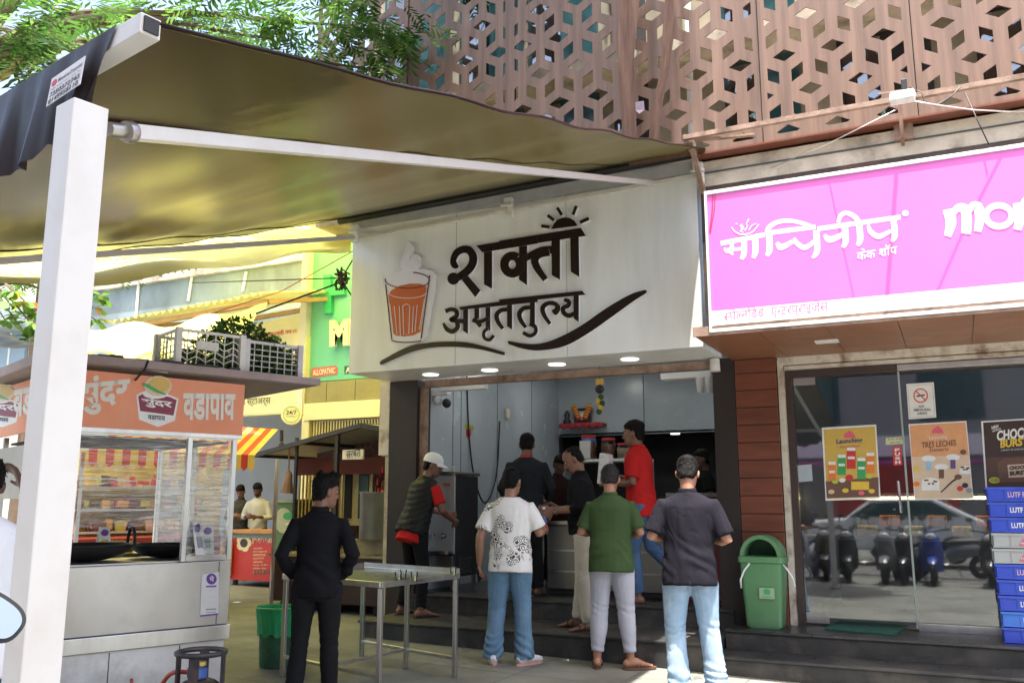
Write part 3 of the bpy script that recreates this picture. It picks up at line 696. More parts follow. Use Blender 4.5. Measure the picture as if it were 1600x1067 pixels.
S7([(1206, 196), (1226, 246), (1282, 280), (1345, 255), (1395, 228)], [20, 36, 40, 30, 22]); S7([(1392, 150), (1402, 270), (1380, 318)], [46, 46, 24])
S7(ring_path(1481, 110, 18, 16, 0, 360), 12, False); S7([(1474, 118), (1474, 102), (1488, 104), (1476, 110), (1490, 118)], 5, False)
S7([(202, 212), (228, 245), (270, 264), (315, 262), (362, 242), (404, 190)], [6, 9, 10, 10, 9, 6])
for pts in ([(262, 205), (280, 190), (272, 215), (292, 205), (270, 235), (298, 222)], [(300, 240), (318, 205), (312, 180), (330, 165)], [(330, 235), (352, 200), (385, 185)], [(265, 240), (290, 250)], [(232, 190), (246, 185)], [(318, 160), (334, 152)]): S7(pts, 6)
def X4(p): return c4(*p)
S7([(752, 872), (762, 930), (748, 985)], [48, 44, 30], True, c4, .375); S7([(730, 888), (770, 880)], 14, False, c4, .375); S7([(765, 900), (790, 868), (822, 875), (828, 930), (824, 974)], [18, 32, 44, 42, 40], True, c4, .375)
S7([(830, 895), (850, 862), (872, 862), (884, 900), (874, 965)], [18, 32, 42, 44, 30], True, c4, .375)
S7(ring_path(962, 900, 54, 44, 0, 360), 26, False, c4, .375); S7([(1042, 845), (1050, 900), (1040, 958)], [46, 44, 34], True, c4, .375); S7([(1050, 880), (1075, 835), (1110, 838), (1118, 940)], [18, 32, 44, 42], True, c4, .375)
b.build('lettering', FW, cs, smooth='keep')
lettering('केक शॉप', PK(1339, 407), PK(1402, 397), PK(1339, 390), FW, cs, th=.003, bold=.008)
SPT = mat('pink_letter', (.72, .16, .30), .5, var=.02)
lettering([('स', .76), 'पे', ('ल', .72), 'न', '\u093fडड'], PK(1131, 502), PK(1194, 494), PK(1131, 484), SPT, cs, th=.003)
lettering(['ए', ('न', .62), 'टर', 'प्रा', 'इजेस'], PK(1205, 499), PK(1294, 491), PK(1205, 475), SPT, cs, th=.003)
b = MB(); b.tube([PK(1114, 298), PK(1113, 330), PK(1109, 362)], .006, 6); b.tube([PK(1118, 298), PK(1116, 330), PK(1110, 364)], .005, 6)
tag(b.build('red_cord', mat('red_cord', (.5, .03, .1), .6)), 'thin red cord hanging down the left edge of the pink sign', 'cord')

# floodlight, wires above the sign
fl = thing('flood_light', 'small white floodlight on a rusty post above the pink sign', 'floodlight', onY(1410, 200, 8.0))
c_ = onY(1410, 153, 7.30)
Mx = Matrix.Rotation(R(-35), 3, 'X')
MB().box(c_, (.185, .06, .10), M=Mx).build('housing', M['whitep'], fl, bevel=.01)
MB().box(c_+Mx @ Vector((0, -.037, 0)), (.165, .006, .085), M=Mx).build('lens', emis('flood_lens', (.9, .93, .95), .5), fl)
MB().beam(onY(1405, 158, 7.36), onY(1411, 226, 8.42), .03).build('post', M['rust'], fl)
MB().box(onY(1412, 205, 8.45), (.16, .05, .17)).build('base_plate', M['rust'], fl)
MB().beam(onY(1372, 147, 7.36), onY(1418, 140, 7.36), .012).build('arm', M['rust'], fl)
MB().box(onY(1413, 136, 7.36), (.045, .04, .12)).build('driver_box', M['black'], fl, bevel=.004)
def wire(name, pts, r, m, label, sag=0):
    P = [Vector(p) for p in pts]
    if len(P) == 2: P = [P[0].lerp(P[1], i/14)-Vector((0, 0, sag*4*(i/14)*(1-i/14))) for i in range(15)]
    return tag(MB().tube(P, r, 6).build(name, m, smooth=True), label, 'wire')
wire('cable', [onY(1424, 158, 7.34), onY(1460, 164, 7.45), onY(1520, 172, 7.6), onY(1620, 177, 7.8)], .006, M['steel2'], 'grey cable running from the floodlight out to the right edge')
wire('cable', [onY(1206, 262, 8.0), onY(1300, 222, 7.7), onY(1400, 172, 7.36)], .004, M['steel2'], 'thin pale wire slanting up to the floodlight across the dark wall')
wire('cable', [onY(1508, 146, 7.8), onY(1528, 190, 7.75), onY(1546, 228, 7.72)], .005, M['black'], 'thin dark stay wire from the rail down to the pink sign edge')
wire('cable', [onY(1422, 137, 7.95), onY(1440, 145, 7.9), onY(1445, 160, 7.9), onY(1462, 166, 7.9), onY(1488, 150, 7.95), onY(1500, 136, 7.95)], .005, M['black'], 'dark looping cable tied to the rail beside the floodlight')
for x0, y0, x1, y1, l in ((1180, 320, 1080, 420, ''),): pass

# ---- awning
WL, WR, FR, FL = Vector((-6.42, 8.42, 4.80)), Vector((-1.99, 8.42, 4.885)), Vector((-1.93, 1.63, 2.745)), Vector((-6.3, 2.5, 2.72))
def vinyl():
    m = mat('brown_vinyl', (.013, .006, .0045), .25, var=0, spec=.11, bump=.02, bs=3)
    n = m.node_tree; t = n.nodes.new('ShaderNodeBsdfTranslucent'); t.inputs[0].default_value = (.010, .008, .002, 1)     # lets a little yellow daylight through
    a = n.nodes.new('ShaderNodeAddShader'); n.links.new(n.nodes['Principled BSDF'].outputs[0], a.inputs[0]); n.links.new(t.outputs[0], a.inputs[1]); n.links.new(a.outputs[0], n.nodes['Material Output'].inputs[0]); return m
VIN = vinyl()
aw = thing('awning', 'large brown vinyl awning sloping out from the tea shop sign over the pavement', 'awning', (WL+WR)/2)
n = 40; vs = []; fs = []
for j in range(n+1):
    for i in range(n+1):
        u, v = i/n, j/n; p = (WL*(1-u)+WR*u)*(1-v)+(FL*(1-u)+FR*u)*v
        z = -.10*math.sin(math.pi*v)*(1-.55*u) + .012*math.sin(v*40+u*3)*math.sin(math.pi*v) - .03*math.exp(-((v-.62-.05*u)/.012)**2)*math.sin(math.pi*u)
        vs.append(p+Vector((0, 0, z)))
for j in range(n):
    for i in range(n): q = j*(n+1)+i; fs.append((q, q+1, q+n+2, q+n+1))
MB().add(vs, fs).build('fabric', VIN, aw, smooth=True)
b = MB()
for v in (.10, .82):    # sewn seams
    pts = []
    for i in range(n+1):
        q = vs[i*(n+1)+int(v*n)]; pts.append(q-Vector((0, 0, .004)))
    b.tube(pts, .004, 5)
b.tube([vs[j*(n+1)+n] for j in range(n+1)], .008, 6); b.tube([vs[j*(n+1)] for j in range(n+1)], .008, 6)
b.build('seam', VIN, aw, smooth=True)
rd = (FL-FR).normalized()
MB().beam(FR-rd*.0+Vector((0, 0, -.012)), FL+Vector((0, 0, -.012)), .062, .062).build('front_rail', M['post'], aw, bevel=.003)
MB().box(FR-rd*.002+Vector((0, 0, -.012)), (.01, .044, .044), rz=math.atan2(rd.y, rd.x)).build('rail_mouth', M['void'], aw)
MB().tube([WL+Vector((-.05, .0, -.03)), WR+Vector((.02, .0, -.03))], .045, 14).build('wall_rail', M['black'], aw, smooth=True, autosm=1)
MB().bb(-6.32, -2.1, 8.44, 8.499, 4.66, 4.79).build('cassette', mat('grey_cassette', (.4, .4, .4), .5), aw)
# wind-blown valance with its scallops
nrm = Vector((rd.y, -rd.x, 0)); nrm = nrm if nrm.y < 0 else -nrm
Lr = (FL-FR).length; b = MB(); nx, ny = 150, 10; vs2 = []; fs2 = []
for j in range(ny+1):
    for i in range(nx+1):
        s = .12+(Lr-.12)*i/nx; v = j/ny
        drop = (.17+.13*min(1, s/.5))+.035*abs(math.sin(s*math.pi/.22))
        slant = .22*v*max(0, 1-s/.3)
        wv = .028*v*math.sin(s*26+.6)+.012*v*math.sin(s*61)
        vs2.append(FR+rd*(s+slant)+nrm*(.036+wv+.02*v)+Vector((0, 0, .02-drop*v)))
for j in range(ny):
    for i in range(nx): q = j*(nx+1)+i; fs2.append((q, q+1, q+nx+2, q+nx+1))
va = b.add(vs2, fs2).build('valance', mat('black_brown_vinyl', (.016, .011, .011), .42, var=.2, spec=.25), aw, smooth=True)
def vplane(x, y): return onP(x, y, FR+nrm*.075, nrm)
q4 = [vplane(82, 124), vplane(134, 88), vplane(126, 132), vplane(73, 168)]
st_ = MB().poly(q4, nrm*.002).build('sticker', mat('paper_sticker', (.62, .60, .62), .5, var=.04), va, smooth='keep')
TX = mat('black_ink', (.02, .02, .02), .5, var=0)
def vq(u, v): a, bq, c, d = q4; return (d*(1-u)+c*u)*(1-v)+(a*(1-u)+bq*u)*v + nrm*.0025
for s, u0, u1, v0, v1, bo in (('7350372743', .06, .94, .26, .44, .02), ('8149958110', .05, .93, .03, .21, .02), ('Canopy, Awning, Tarpaulin, Gazebo, Tent', .05, .95, .50, .58, 0), ('Manoshree Enterprises', .26, .97, .63, .82, .01)):
    lettering(s, vq(u0, v0), vq(u1, v0), vq(u0, v1), TX, st_, th=.001, bold=bo, shear=.2 if s[0] == 'M' else 0)
MB().poly([vq(.06+.08*math.cos(a*.5)+.07, .76+.11*math.sin(a*.5)) for a in range(12)], nrm*.001).build('badge', mat('red_badge', (.5, .05, .08), .5), st_, smooth='keep')
b = MB()
for s in (.5, 1.1, 1.7): b.box(FR+rd*s+Vector((0, 0, .06)), (.05, .02, .012)); b.lathe([(0, .012), (.01, .01), (.012, 0)], FR+rd*s+Vector((0, 0, .064)), 8)
b.build('rail_clip', M['chrome'], aw)
# arms
po = onD(131, 200, 2.52)
a0 = onD(205, 207, 2.62); a1 = onY(1018, 286, 8.30)
am = MB().beam(a0, a1, .044, .044).build('arm', M['post'], aw, bevel=.003)
b = MB(); b.tube([onD(170, 202, 2.56), a0+(a1-a0)*.01], .021, 12); b.lathe([(.0, 0), (.031, 0), (.033, .02), (.03, .03), (0, .03)], onD(196, 206, 2.6), 16, axis=(a1-a0)); b.build('arm_joint', M['steel2'], am, smooth=True, autosm=.6)
l0 = onY(552, 371, 8.32); l1 = onD(-60, 412, 6.0)
MB().beam(l0, l1, .05, .05).build('arm', M['post'], aw, bevel=.003)
MB().beam(onY(548, 374, 8.44), onY(1090, 274, 8.44), .035, .04).build('lower_rail', mat('cream_tube', (.66, .63, .55), .4), aw, bevel=.003)
for x, y in ((556, 358), (795, 316), (1091, 262)):
    p = onY(x, y, 8.43); b = MB(); b.box(p, (.10, .07, .09)); b.box(p+Vector((.03, -.02, -.12)), (.06, .05, .12)); b.box(p+Vector((.0, -.05, -.05)), (.14, .03, .03)); b.build('bracket', M['whitep'], aw, bevel=.006)
# post
PT = onD(129, 172, 2.5); pr = math.atan2(rd.y, rd.x)
pst = thing('awning_post', 'tall white painted square steel post standing in front of the food cart', 'post', (PT.x, PT.y, gz(PT.x)), pr)
MB().bb(-.05, .05, -.05, .05, .012, 2.505-gz(PT.x)).build('shaft', M['post'], pst, world=False, bevel=.004)
b = MB(); rg = random.Random(6)
for i in range(14):
    z = rg.uniform(.6, 2.4); x = rg.uniform(-.04, .04); l = rg.uniform(.004, .02); a = rg.uniform(-.6, .6)
    if i % 2: b.add([(.0503, x, z), (.0503, x+l*math.cos(a), z+l*math.sin(a)), (.0503, x+l*math.cos(a), z+l*math.sin(a)+.004), (.0503, x, z+.006)], [(0, 1, 2, 3)])
    else: b.add([(x, -.0503, z), (x+l*.3, -.0503, z+l*.4), (x+l*.3, -.0503, z+l*1.4), (x-.002, -.0503, z+l)], [(0, 1, 2, 3)])
b.build('paint_chip', mat('chip_grey', (.25, .22, .20), .8), pst, world=False)
b = MB(); b.bb(-.09, .09, -.09, .09, 0, .012)
for x in (-.07, .07):
    for y in (-.07, .07): b.lathe([(0, .03), (.01, .03), (.01, .012)], (x, y, 0), 6)
b.build('base_plate', M['rust'], pst, world=False)

# ---- posters and stickers on the cake shop glass
G = fY(9.440)
def px_poly(f, pts, m, parent, name='shape', off=(0, .001, 0)):
    return MB().poly([f(*p) for p in pts], off).build(name, m, parent, smooth='keep')
def flat(name, rgb): return mat(name, rgb, .45, var=.05, vs=20)
C_ = {k: flat(k, v) for k, v in dict(ink=(.03, .03, .05), navy=(.03, .05, .2), wht=(.78, .78, .76), rd=(.6, .04, .04), pk=(.75, .12, .2), gn=(.05, .36, .10), org=(.75, .22, .04), yel=(.75, .52, .06), brn=(.16, .08, .05), choc=(.045, .025, .022), crm=(.68, .52, .36), gold=(.62, .42, .09), pur=(.13, .06, .25), sky=(.3, .55, .75), grey=(.3, .32, .33), lime=(.5, .55, .06)).items()}
def box_px(f, x0, y0, x1, y1, m, parent, name='shape'): return px_poly(f, [(x0, y0), (x1, y0), (x1, y1), (x0, y1)], m, parent, name)
def ell_px(f, cx, cy, rx, ry, m, parent, name='shape'): return px_poly(f, ring_path(cx, cy, rx, ry, 0, 345, 15), m, parent, name)
def emblem(f, cx, cy, s, parent):
    px_poly(f, [(cx-s, cy+s*.5), (cx-s*.7, cy-s*.2), (cx-s*.3, cy-s*.4), (cx, cy-s*.7), (cx+s*.35, cy-s*.4), (cx+s*.7, cy-s*.2), (cx+s, cy+s*.5)], C_['pk'], parent, 'emblem')
L1, L2, L3 = fY(9.4385), fY(9.437), fY(9.4355)
pA = tag(px_poly(G, [(1284, 668), (1369, 663), (1376, 779), (1290, 782)], C_['wht'], None, 'poster'), 'yellow poster of five spice jars launching on the left glass door', 'poster')
px_poly(L1, [(1287, 671), (1367, 666), (1373.5, 776), (1292, 779)], C_['gold'], pA, 'print')
px_poly(L2, [(1290, 752), (1372.5, 745), (1373.3, 775.5), (1291.8, 778)], C_['brn'], pA, 'print')
emblem(L2, 1327, 679, 10, pA)
lettering('Launching', L2(1307, 695.5), L2(1348, 693), L2(1307, 686), C_['navy'], pA, bold=.02)
lettering('Assorted Masala', L2(1312, 700), L2(1344, 698), L2(1312, 696.5), C_['rd'], pA)
for x, y, w_, h_, c in ((1300, 726, 12, 24, 'org'), (1315, 715, 13, 27, 'gn'), (1330, 704, 14, 28, 'rd'), (1346, 720, 13, 28, 'gn'), (1360, 712, 13, 27, 'org')):
    j = box_px(L3, x-w_/2, y, x+w_/2, y+h_, C_[c], pA, 'jar_print'); box_px(fY(9.434), x-w_/2+.5, y-5, x+w_/2-.5, y, C_['wht'], j, 'lid_print'); box_px(fY(9.434), x-w_/2+1.5, y+9, x+w_/2-1.5, y+13, C_['wht'], j, 'label_print')
box_px(L3, 1330, 752, 1358, 765, C_['yel'], pA, 'jar_print'); ell_px(L3, 1327, 746, 6, 5, C_['rd'], pA, 'spice_print')
for x, y, c in ((1299, 768, 'crm'), (1305, 752, 'lime'), (1321, 766, 'yel'), (1362, 767, 'yel'), (1346, 770, 'pk'), (1358, 744, 'lime'), (1316, 750, 'wht')): ell_px(L3, x, y, 5, 3.5, C_[c], pA, 'spice_print')
pB = tag(px_poly(G, [(1419.5, 662.5), (1510, 657.5), (1521, 779), (1429, 781)], C_['wht'], None, 'poster'), 'peach poster of dessert cups and a spoon below the no smoking sign', 'poster')
px_poly(L1, [(1421.5, 664.5), (1508.5, 659.5), (1514, 711), (1424.5, 714)], flat('peach', (.72, .36, .17)), pB, 'print')
px_poly(L1, [(1424.6, 714.3), (1514, 711.3), (1519, 777), (1430.5, 779)], C_['crm'], pB, 'print')
emblem(L2, 1465, 672, 10, pB); lettering('Launching', L2(1452, 688), L2(1480, 686), L2(1452, 681), C_['wht'], pB)
lettering('TRES LECHES', L2(1440, 700), L2(1494, 696), L2(1440, 691), C_['brn'], pB, bold=.01); lettering('Desserts', L2(1453, 706), L2(1482, 704), L2(1453, 700), C_['brn'], pB)
for x, y, c in ((1451, 716, 'sky'), (1489, 714, 'pur'), (1471, 729, 'brn')):
    ell_px(L3, x, y, 11, 5, C_['wht'], pB, 'cup_print'); box_px(fY(9.434), x-4, y+4, x+4, y+18, C_[c], pB, 'cup_print')
for x, y, r in ((1454, 752, 14), (1508, 731, 9)):
    box_px(L3, x-r, y, x+r, y+r, C_['wht'], pB, 'bowl_print'); ell_px(fY(9.434), x, y, r, r*.45, flat('milk', (.8, .76, .7)), pB, 'bowl_print')
    for k in range(6): ell_px(fY(9.433), x+r*.6*math.cos(k*1.1), y+r*.25*math.sin(k*1.9), 2.2, 1.4, C_['brn'], pB, 'berry_print')
px_poly(L3, stroke([(1470, 769), (1488, 752), (1494, 748)], [2, 2.5, 3]), C_['ink'], pB, 'spoon_print'); ell_px(fY(9.434), 1497, 745, 6, 4, C_['brn'], pB, 'spoon_print')
for x, y, c in ((1432, 732, 'yel'), (1500, 763, 'rd'), (1508, 758, 'ink'), (1514, 766, 'grey'), (1432, 756, 'org'), (1505, 706, 'brn')): ell_px(L3, x, y, 5, 4, C_[c], pB, 'fruit_print')
pC = tag(px_poly(G, [(1533, 658), (1700, 648), (1706, 772), (1541, 780)], C_['wht'], None, 'poster'), 'dark chocolate poster behind the stacked crates at the right edge', 'poster')
px_poly(L1, [(1536, 660), (1698, 650), (1704, 770), (1543.5, 777)], C_['choc'], pC, 'print')
px_poly(L2, [(1540, 715), (1700, 706), (1703, 768), (1544, 775)], flat('dark_cocoa', (.10, .05, .035)), pC, 'print')
lettering('CHOCO', L2(1558, 689), L2(1612, 682), L2(1557, 673), C_['wht'], pC, bold=.04, shear=.1); lettering('BURST', L2(1563, 700), L2(1608, 695), L2(1562, 687), C_['yel'], pC, bold=.04, shear=.1)
lettering('A BURST OF CHOCOLATE', L2(1564, 704.5), L2(1606, 702), L2(1564, 702), C_['wht'], pC); lettering('NEW', L2(1550, 671), L2(1561, 668), L2(1549, 666), C_['wht'], pC, bold=.03); lettering('LAUNCH', L2(1551, 675), L2(1564, 671), L2(1550, 672), C_['wht'], pC, bold=.02)
tr = px_poly(L3, [(1558, 722), (1570, 716), (1700, 710), (1702, 748), (1562, 754)], C_['brn'], pC, 'tray_print'); px_poly(fY(9.434), [(1574, 726), (1700, 719), (1700, 741), (1576, 746)], C_['crm'], tr, 'label_print')
lettering('CHOCO', fY(9.433)(1577, 734), fY(9.433)(1604, 732), fY(9.433)(1577, 728), C_['choc'], tr, bold=.05); lettering('BURST', fY(9.433)(1578, 743), fY(9.433)(1604, 741), fY(9.433)(1578, 736), C_['choc'], tr, bold=.05)
ell_px(L3, 1554, 750, 9, 5, C_['lime'], pC, 'price_print'); lettering('₹ 55', fY(9.433)(1549, 752), fY(9.433)(1559, 751.5), fY(9.433)(1549, 748), C_['ink'], pC)
pN = tag(px_poly(G, [(1416, 600), (1459, 597), (1463, 652), (1420, 655)], C_['wht'], None, 'sign'), 'white no smoking area notice on the right glass panel', 'notice')
px_poly(L1, stroke(ring_path(1438.5, 618, 10.5, 10.5, 0, 360), 1.8), C_['rd'], pN, 'ring_print'); px_poly(L2, stroke([(1431, 611), (1446, 625)], 1.8), C_['rd'], pN, 'bar_print'); px_poly(L1, stroke([(1432, 619), (1445, 617)], 2.2), C_['ink'], pN, 'cigarette_print')
for k, (a, c) in enumerate((([(1418.5, 602.5), (1457, 600)], 0), ([(1457, 600), (1460.5, 649.5)], 0), ([(1460.5, 649.5), (1422, 652.5)], 0), ([(1422, 652.5), (1418.5, 602.5)], 0))): px_poly(L1, stroke(a, .5), C_['grey'], pN, 'border_print')
for s, x0, x1, y in (('NO', 1436, 1444, 637), ('SMOKING', 1427.5, 1454, 642.5), ('AREA', 1433, 1449, 648)): lettering(s, L1(x0, y), L1(x1, y-.8), L1(x0, y-3.8), C_['ink'], pN, bold=.01)
pP = tag(px_poly(G, [(1394.5, 698), (1408, 697), (1410, 726), (1396, 727)], C_['rd'], None, 'sticker'), 'red push sticker with white letters above the door handle', 'sticker')
for i, s in enumerate('PUSH'): lettering(s, L1(1398+.3*i, 705.5+6.4*i), L1(1406+.3*i, 705+6.4*i), L1(1398+.3*i, 700.5+6.4*i), C_['wht'], pP, bold=.04)
pY = tag(px_poly(G, [(1384, 684), (1413, 682), (1413, 693), (1384, 695)], flat('pale_lime', (.62, .64, .36)), None, 'sticker'), 'pale yellow notice sticker just above the push sticker', 'sticker')
lettering('हे दार दोन्ही', L1(1387, 688.5), L1(1411, 687), L1(1387, 685), C_['ink'], pY); lettering('बाजूंनी उघडते', L1(1390, 693.5), L1(1407, 692.5), L1(1390, 690), C_['ink'], pY)
tag(px_poly(G, [(1246, 727), (1268, 725), (1270, 751), (1248, 753)], flat('pale_paper', (.42, .48, .52)), None, 'sticker'), 'small pale grey paper notice on the left edge of the glass door', 'notice')

# ---- pharmacy signs
PH = fY(12.40)
ps = thing('pharmacy_sign', 'green pharmacy sign with raised cross and cream letters partly hidden by the white sign', 'shop sign', (-9.5, 12.4, 3.5))
a = PH(482, 395); c = PH(480, 597)
MB().bb(a.x, -6.45, 12.40, 12.45, c.z, a.z+.1).build('face', M['medgreen'], ps)
b = MB(); cr = [(505, 430), (516, 429), (516.5, 449), (537, 447), (537.5, 460), (517, 462), (517.5, 489), (506, 490), (505.5, 468), (490, 469), (489.5, 457), (505.5, 455)]
b.poly([fY(12.32)(*p) for p in cr], (0, .08, 0)); b.build('cross', [M['medplus']], ps, smooth='keep')
YL = mat('cream_letter', (.80, .74, .5), .4, var=.03)
lettering('MEDICAL', fY(12.33)(518, 543), fY(12.33)(690, 530), fY(12.33)(518, 501), YL, ps, th=.06, bold=.06)
px_poly(fY(12.39), [(487, 575), (524, 571), (528, 575), (527, 585), (490, 590), (485, 586)], flat('rose', (.6, .15, .12)), ps, 'plate')
lettering('ALLOPATHIC', fY(12.38)(489, 587), fY(12.38)(524, 583), fY(12.38)(489, 578), YL, ps, th=.004, bold=.03)
px_poly(fY(12.39), [(538, 572), (600, 566), (600, 578), (538, 584)], flat('dark_teal', (.03, .12, .12)), ps, 'plate'); lettering('AYURVEDIC', fY(12.38)(540, 583), fY(12.38)(598, 577), fY(12.38)(540, 574), YL, ps, th=.004, bold=.03)
ph2 = tag(MB().poly([onY(x, y, 12.26) for x, y in ((390, 508), (472, 489), (472, 560), (390, 566))], (0, .03, 0)).build('fascia_board', M['yellowband']), 'pale yellow board with a red prayer line beside the green sign', 'sign board')
lettering('श्री महालक्ष्मी नमः।।', onY(396, 532, 12.25), onY(463, 522, 12.25), onY(396, 522, 12.25), C_['rd'], ph2, bold=.01)
lettering('मेडिकल ॲण्ड जनरल स्टोअर्स', onY(300, 640, 12.27), onY(423, 634, 12.27), onY(300, 624, 12.27), flat('olive_ink', (.12, .13, .03)), tag(MB().bb(-14.4, -10.2, 12.272, 12.279, 2.97, 3.4).build('name_board', M['yellowband']), 'long pale yellow name board over the pharmacy opening', 'sign board'), bold=.01)
s24 = thing('round_sign', 'round cream twenty four seven sign hung from the pharmacy corner', 'sign', onY(456, 648, 11.9))
o = onY(456, 648, 11.9); dsk = Vector((.55, -.83, 0)).normalized()
MB().lathe([(0, 0), (.165, 0), (.175, .01), (.175, .12), (.165, .13), (0, .13)], o-dsk*.06, 32, axis=dsk).build('disc', M['yellowband'], s24, smooth=True, autosm=.6)
b = MB(); b.lathe([(.135, 0), (.135, .004), (.128, .004), (.128, 0)], o+dsk*.071, 32, axis=dsk); b.build('ring_print', C_['gn'], s24)
rx = Vector((dsk.y*-1, dsk.x, 0)); o2 = o+dsk*.073
lettering('24/7', o2-rx*.085+Vector((0, 0, .0)), o2+rx*.085+Vector((0, 0, .0)), o2-rx*.085+Vector((0, 0, .07)), C_['ink'], s24, bold=.01); lettering('PHARMACY', o2-rx*.09+Vector((0, 0, -.045)), o2+rx*.09+Vector((0, 0, -.045)), o2-rx*.09+Vector((0, 0, -.02)), C_['gn'], s24)
tag(MB().tube([onY(440, 672, 11.9), onY(440, 690, 11.9)], .03, 8).ell(onY(440, 697, 11.9), (.05, .05, .07)).build('hanging_charm', M['brown']), 'dark hanging charm below the round sign', 'charm')
# ================================================================ food cart
N0 = Vector((-5.55, 4.2, 0)); F0 = Vector((-5.08, 5.42, 0)); cu = (F0-N0).normalized(); cn = Vector((cu.y, -cu.x, 0)); CLEN = (F0-N0).length; CW = 1.5
def cp(a, s, z): return N0+cu*a-cn*s+Vector((0, 0, z))       # a along the side, s into the cart, z up
def fS(x, y, off=0): return onP(x, y, N0+cn*off, cn)
def fF(x, y, off=0): return onP(x, y, N0-cu*off, -cu)
CM = Matrix((cn, cu, Vector((0, 0, 1)))).transposed()
def cbox(b, a0, a1, s0, s1, z0, z1, mi=0): return b.box(cp((a0+a1)/2, (s0+s1)/2, (z0+z1)/2), (abs(s1-s0), abs(a1-a0), abs(z1-z0)), mi=mi, M=CM)
gzc = gz(-5.5)
cart = thing('food_cart', 'steel street food cart with orange sign boards and cling film windows', 'food cart', (-5.8, 5.1, gzc))
cbox(MB(), 0, CLEN, 0, CW, .515, .985).build('body_panel', M['steel2'], cart, bevel=.006)
cbox(MB(), -.01, CLEN+.01, -.02, CW, .405, .512).build('lower_band', M['steel'], cart, bevel=.005)
cbox(MB(), .02, CLEN-.01, .03, CW-.05, .03, .40).build('base', mat('pale_steel_base', (.72, .70, .68), .45, .6, var=.1, vs=2, dirt=(.42, .38, .34), ds=2.5), cart, bevel=.004)
for a in (.45, .95): cbox(MB(), a, a+.006, .026, .0305, .04, .39).build('panel_joint', M['seam'], cart)
cbox(MB(), CLEN-.1, CLEN-.094, -.0022, .01, .52, .98).build('panel_joint', M['seam'], cart)
for a, s in ((.15, .2), (CLEN-.15, .2), (.15, CW-.2), (CLEN-.15, CW-.2)):
    MB().lathe([(.0, -.02), (.05, -.02), (.06, -.01), (.06, .01), (.05, .02), (0, .02)], cp(a, s, gzc+.065), 18, axis=cn).build('wheel', M['black'], cart)
# corner posts and rails of the glazed top
b = MB()
for a, s in ((.02, .02), (CLEN-.02, .02), (.02, CW-.02), (CLEN-.02, CW-.02), (.02, .7), (CLEN-.02, .75)): cbox(MB(), a-.018, a+.018, s-.018, s+.018, .99, 1.94).build('corner_post', M['steel'], cart, bevel=.002)
pass
aL = (fS(291, 800)-N0).dot(cu)
b = MB(); cbox(b, aL-.018, aL+.018, .0, .036, .99, 1.94); cbox(b, aL+.02, CLEN-.04, .002, .034, .99, 1.03); cbox(b, 0, CLEN, .005, .03, 1.9, 1.938); b.build('window_rail', M['steel'], cart, bevel=.002)
FILM = glass('cling_film', (.93, .93, .88), refl=2.2, base=.05, rough=.1, film=.85)
def film(a0, a1, z0, z1, s, nm):
    b = MB(); nx, nz = 24, 24; vs = []; fs = []
    for j in range(nz+1):
        for i in range(nx+1): vs.append(cp(a0+(a1-a0)*i/nx, s+.006*math.sin(i*1.3+j*2.1)+.004*math.sin(j*5+i), z0+(z1-z0)*j/nz))
    for j in range(nz):
        for i in range(nx): q = j*(nx+1)+i; fs.append((q, q+1, q+nx+2, q+nx+1))
    return b.add(vs, fs).build(nm, FILM, cart, smooth=True)
film(.04, aL-.02, 1.25, 1.9, .018, 'cling_film'); film(aL+.02, CLEN-.04, 1.03, 1.9, .018, 'cling_film')
b = MB(); nx = 20
b.quad(cp(CLEN-.02, .04, 1.0), cp(CLEN-.02, CW-.05, 1.0), cp(CLEN-.02, CW-.05, 1.9), cp(CLEN-.02, .04, 1.9)); b.build('cling_film', FILM, cart)
# sign boards
OR = mat('orange_sign_print', (.76, .27, .13), .45, var=.10, vs=1.5, dirt=(.78, .38, .22), ds=.8)
sg = cbox(MB(), -.02, CLEN+.02, -.03, -.012, 1.945, 2.345).build('sign_board', OR, cart)
sg2 = MB().box(N0-cn*(CW/2)-cu*.03+Vector((0, 0, 2.14)), (CW+.03, .018, .40), M=CM).build('sign_board', OR, cart)
cbox(MB(), -.02, CLEN+.02, -.028, .0, 1.915, 1.943).build('sign_trim', M['steel'], cart)
def tx(s, x0, y0, x1, y1, h, m, par, f=fS, off=.032, bold=.02, th=.002):
    """px text box: baseline from (x0,y0) to (x1,y1), height h px"""
    A_ = f(x0, y0, off); B_ = f(x1, y1, off); T_ = f(x0+h*.03, y0-h, off)
    n_ = cn if f is fS else -cu
    return lettering(s, A_, B_, T_, m, par, th=th, bold=bold, nrm=n_)
CWt = mat('off_white_letter', (.72, .68, .60), .5, var=.03)
tx('सुंदर', 119, 651, 202, 641, 62, CWt, sg, bold=.035); tx('वडापाव', 285, 656, 367, 656, 42, CWt, sg, bold=.035)
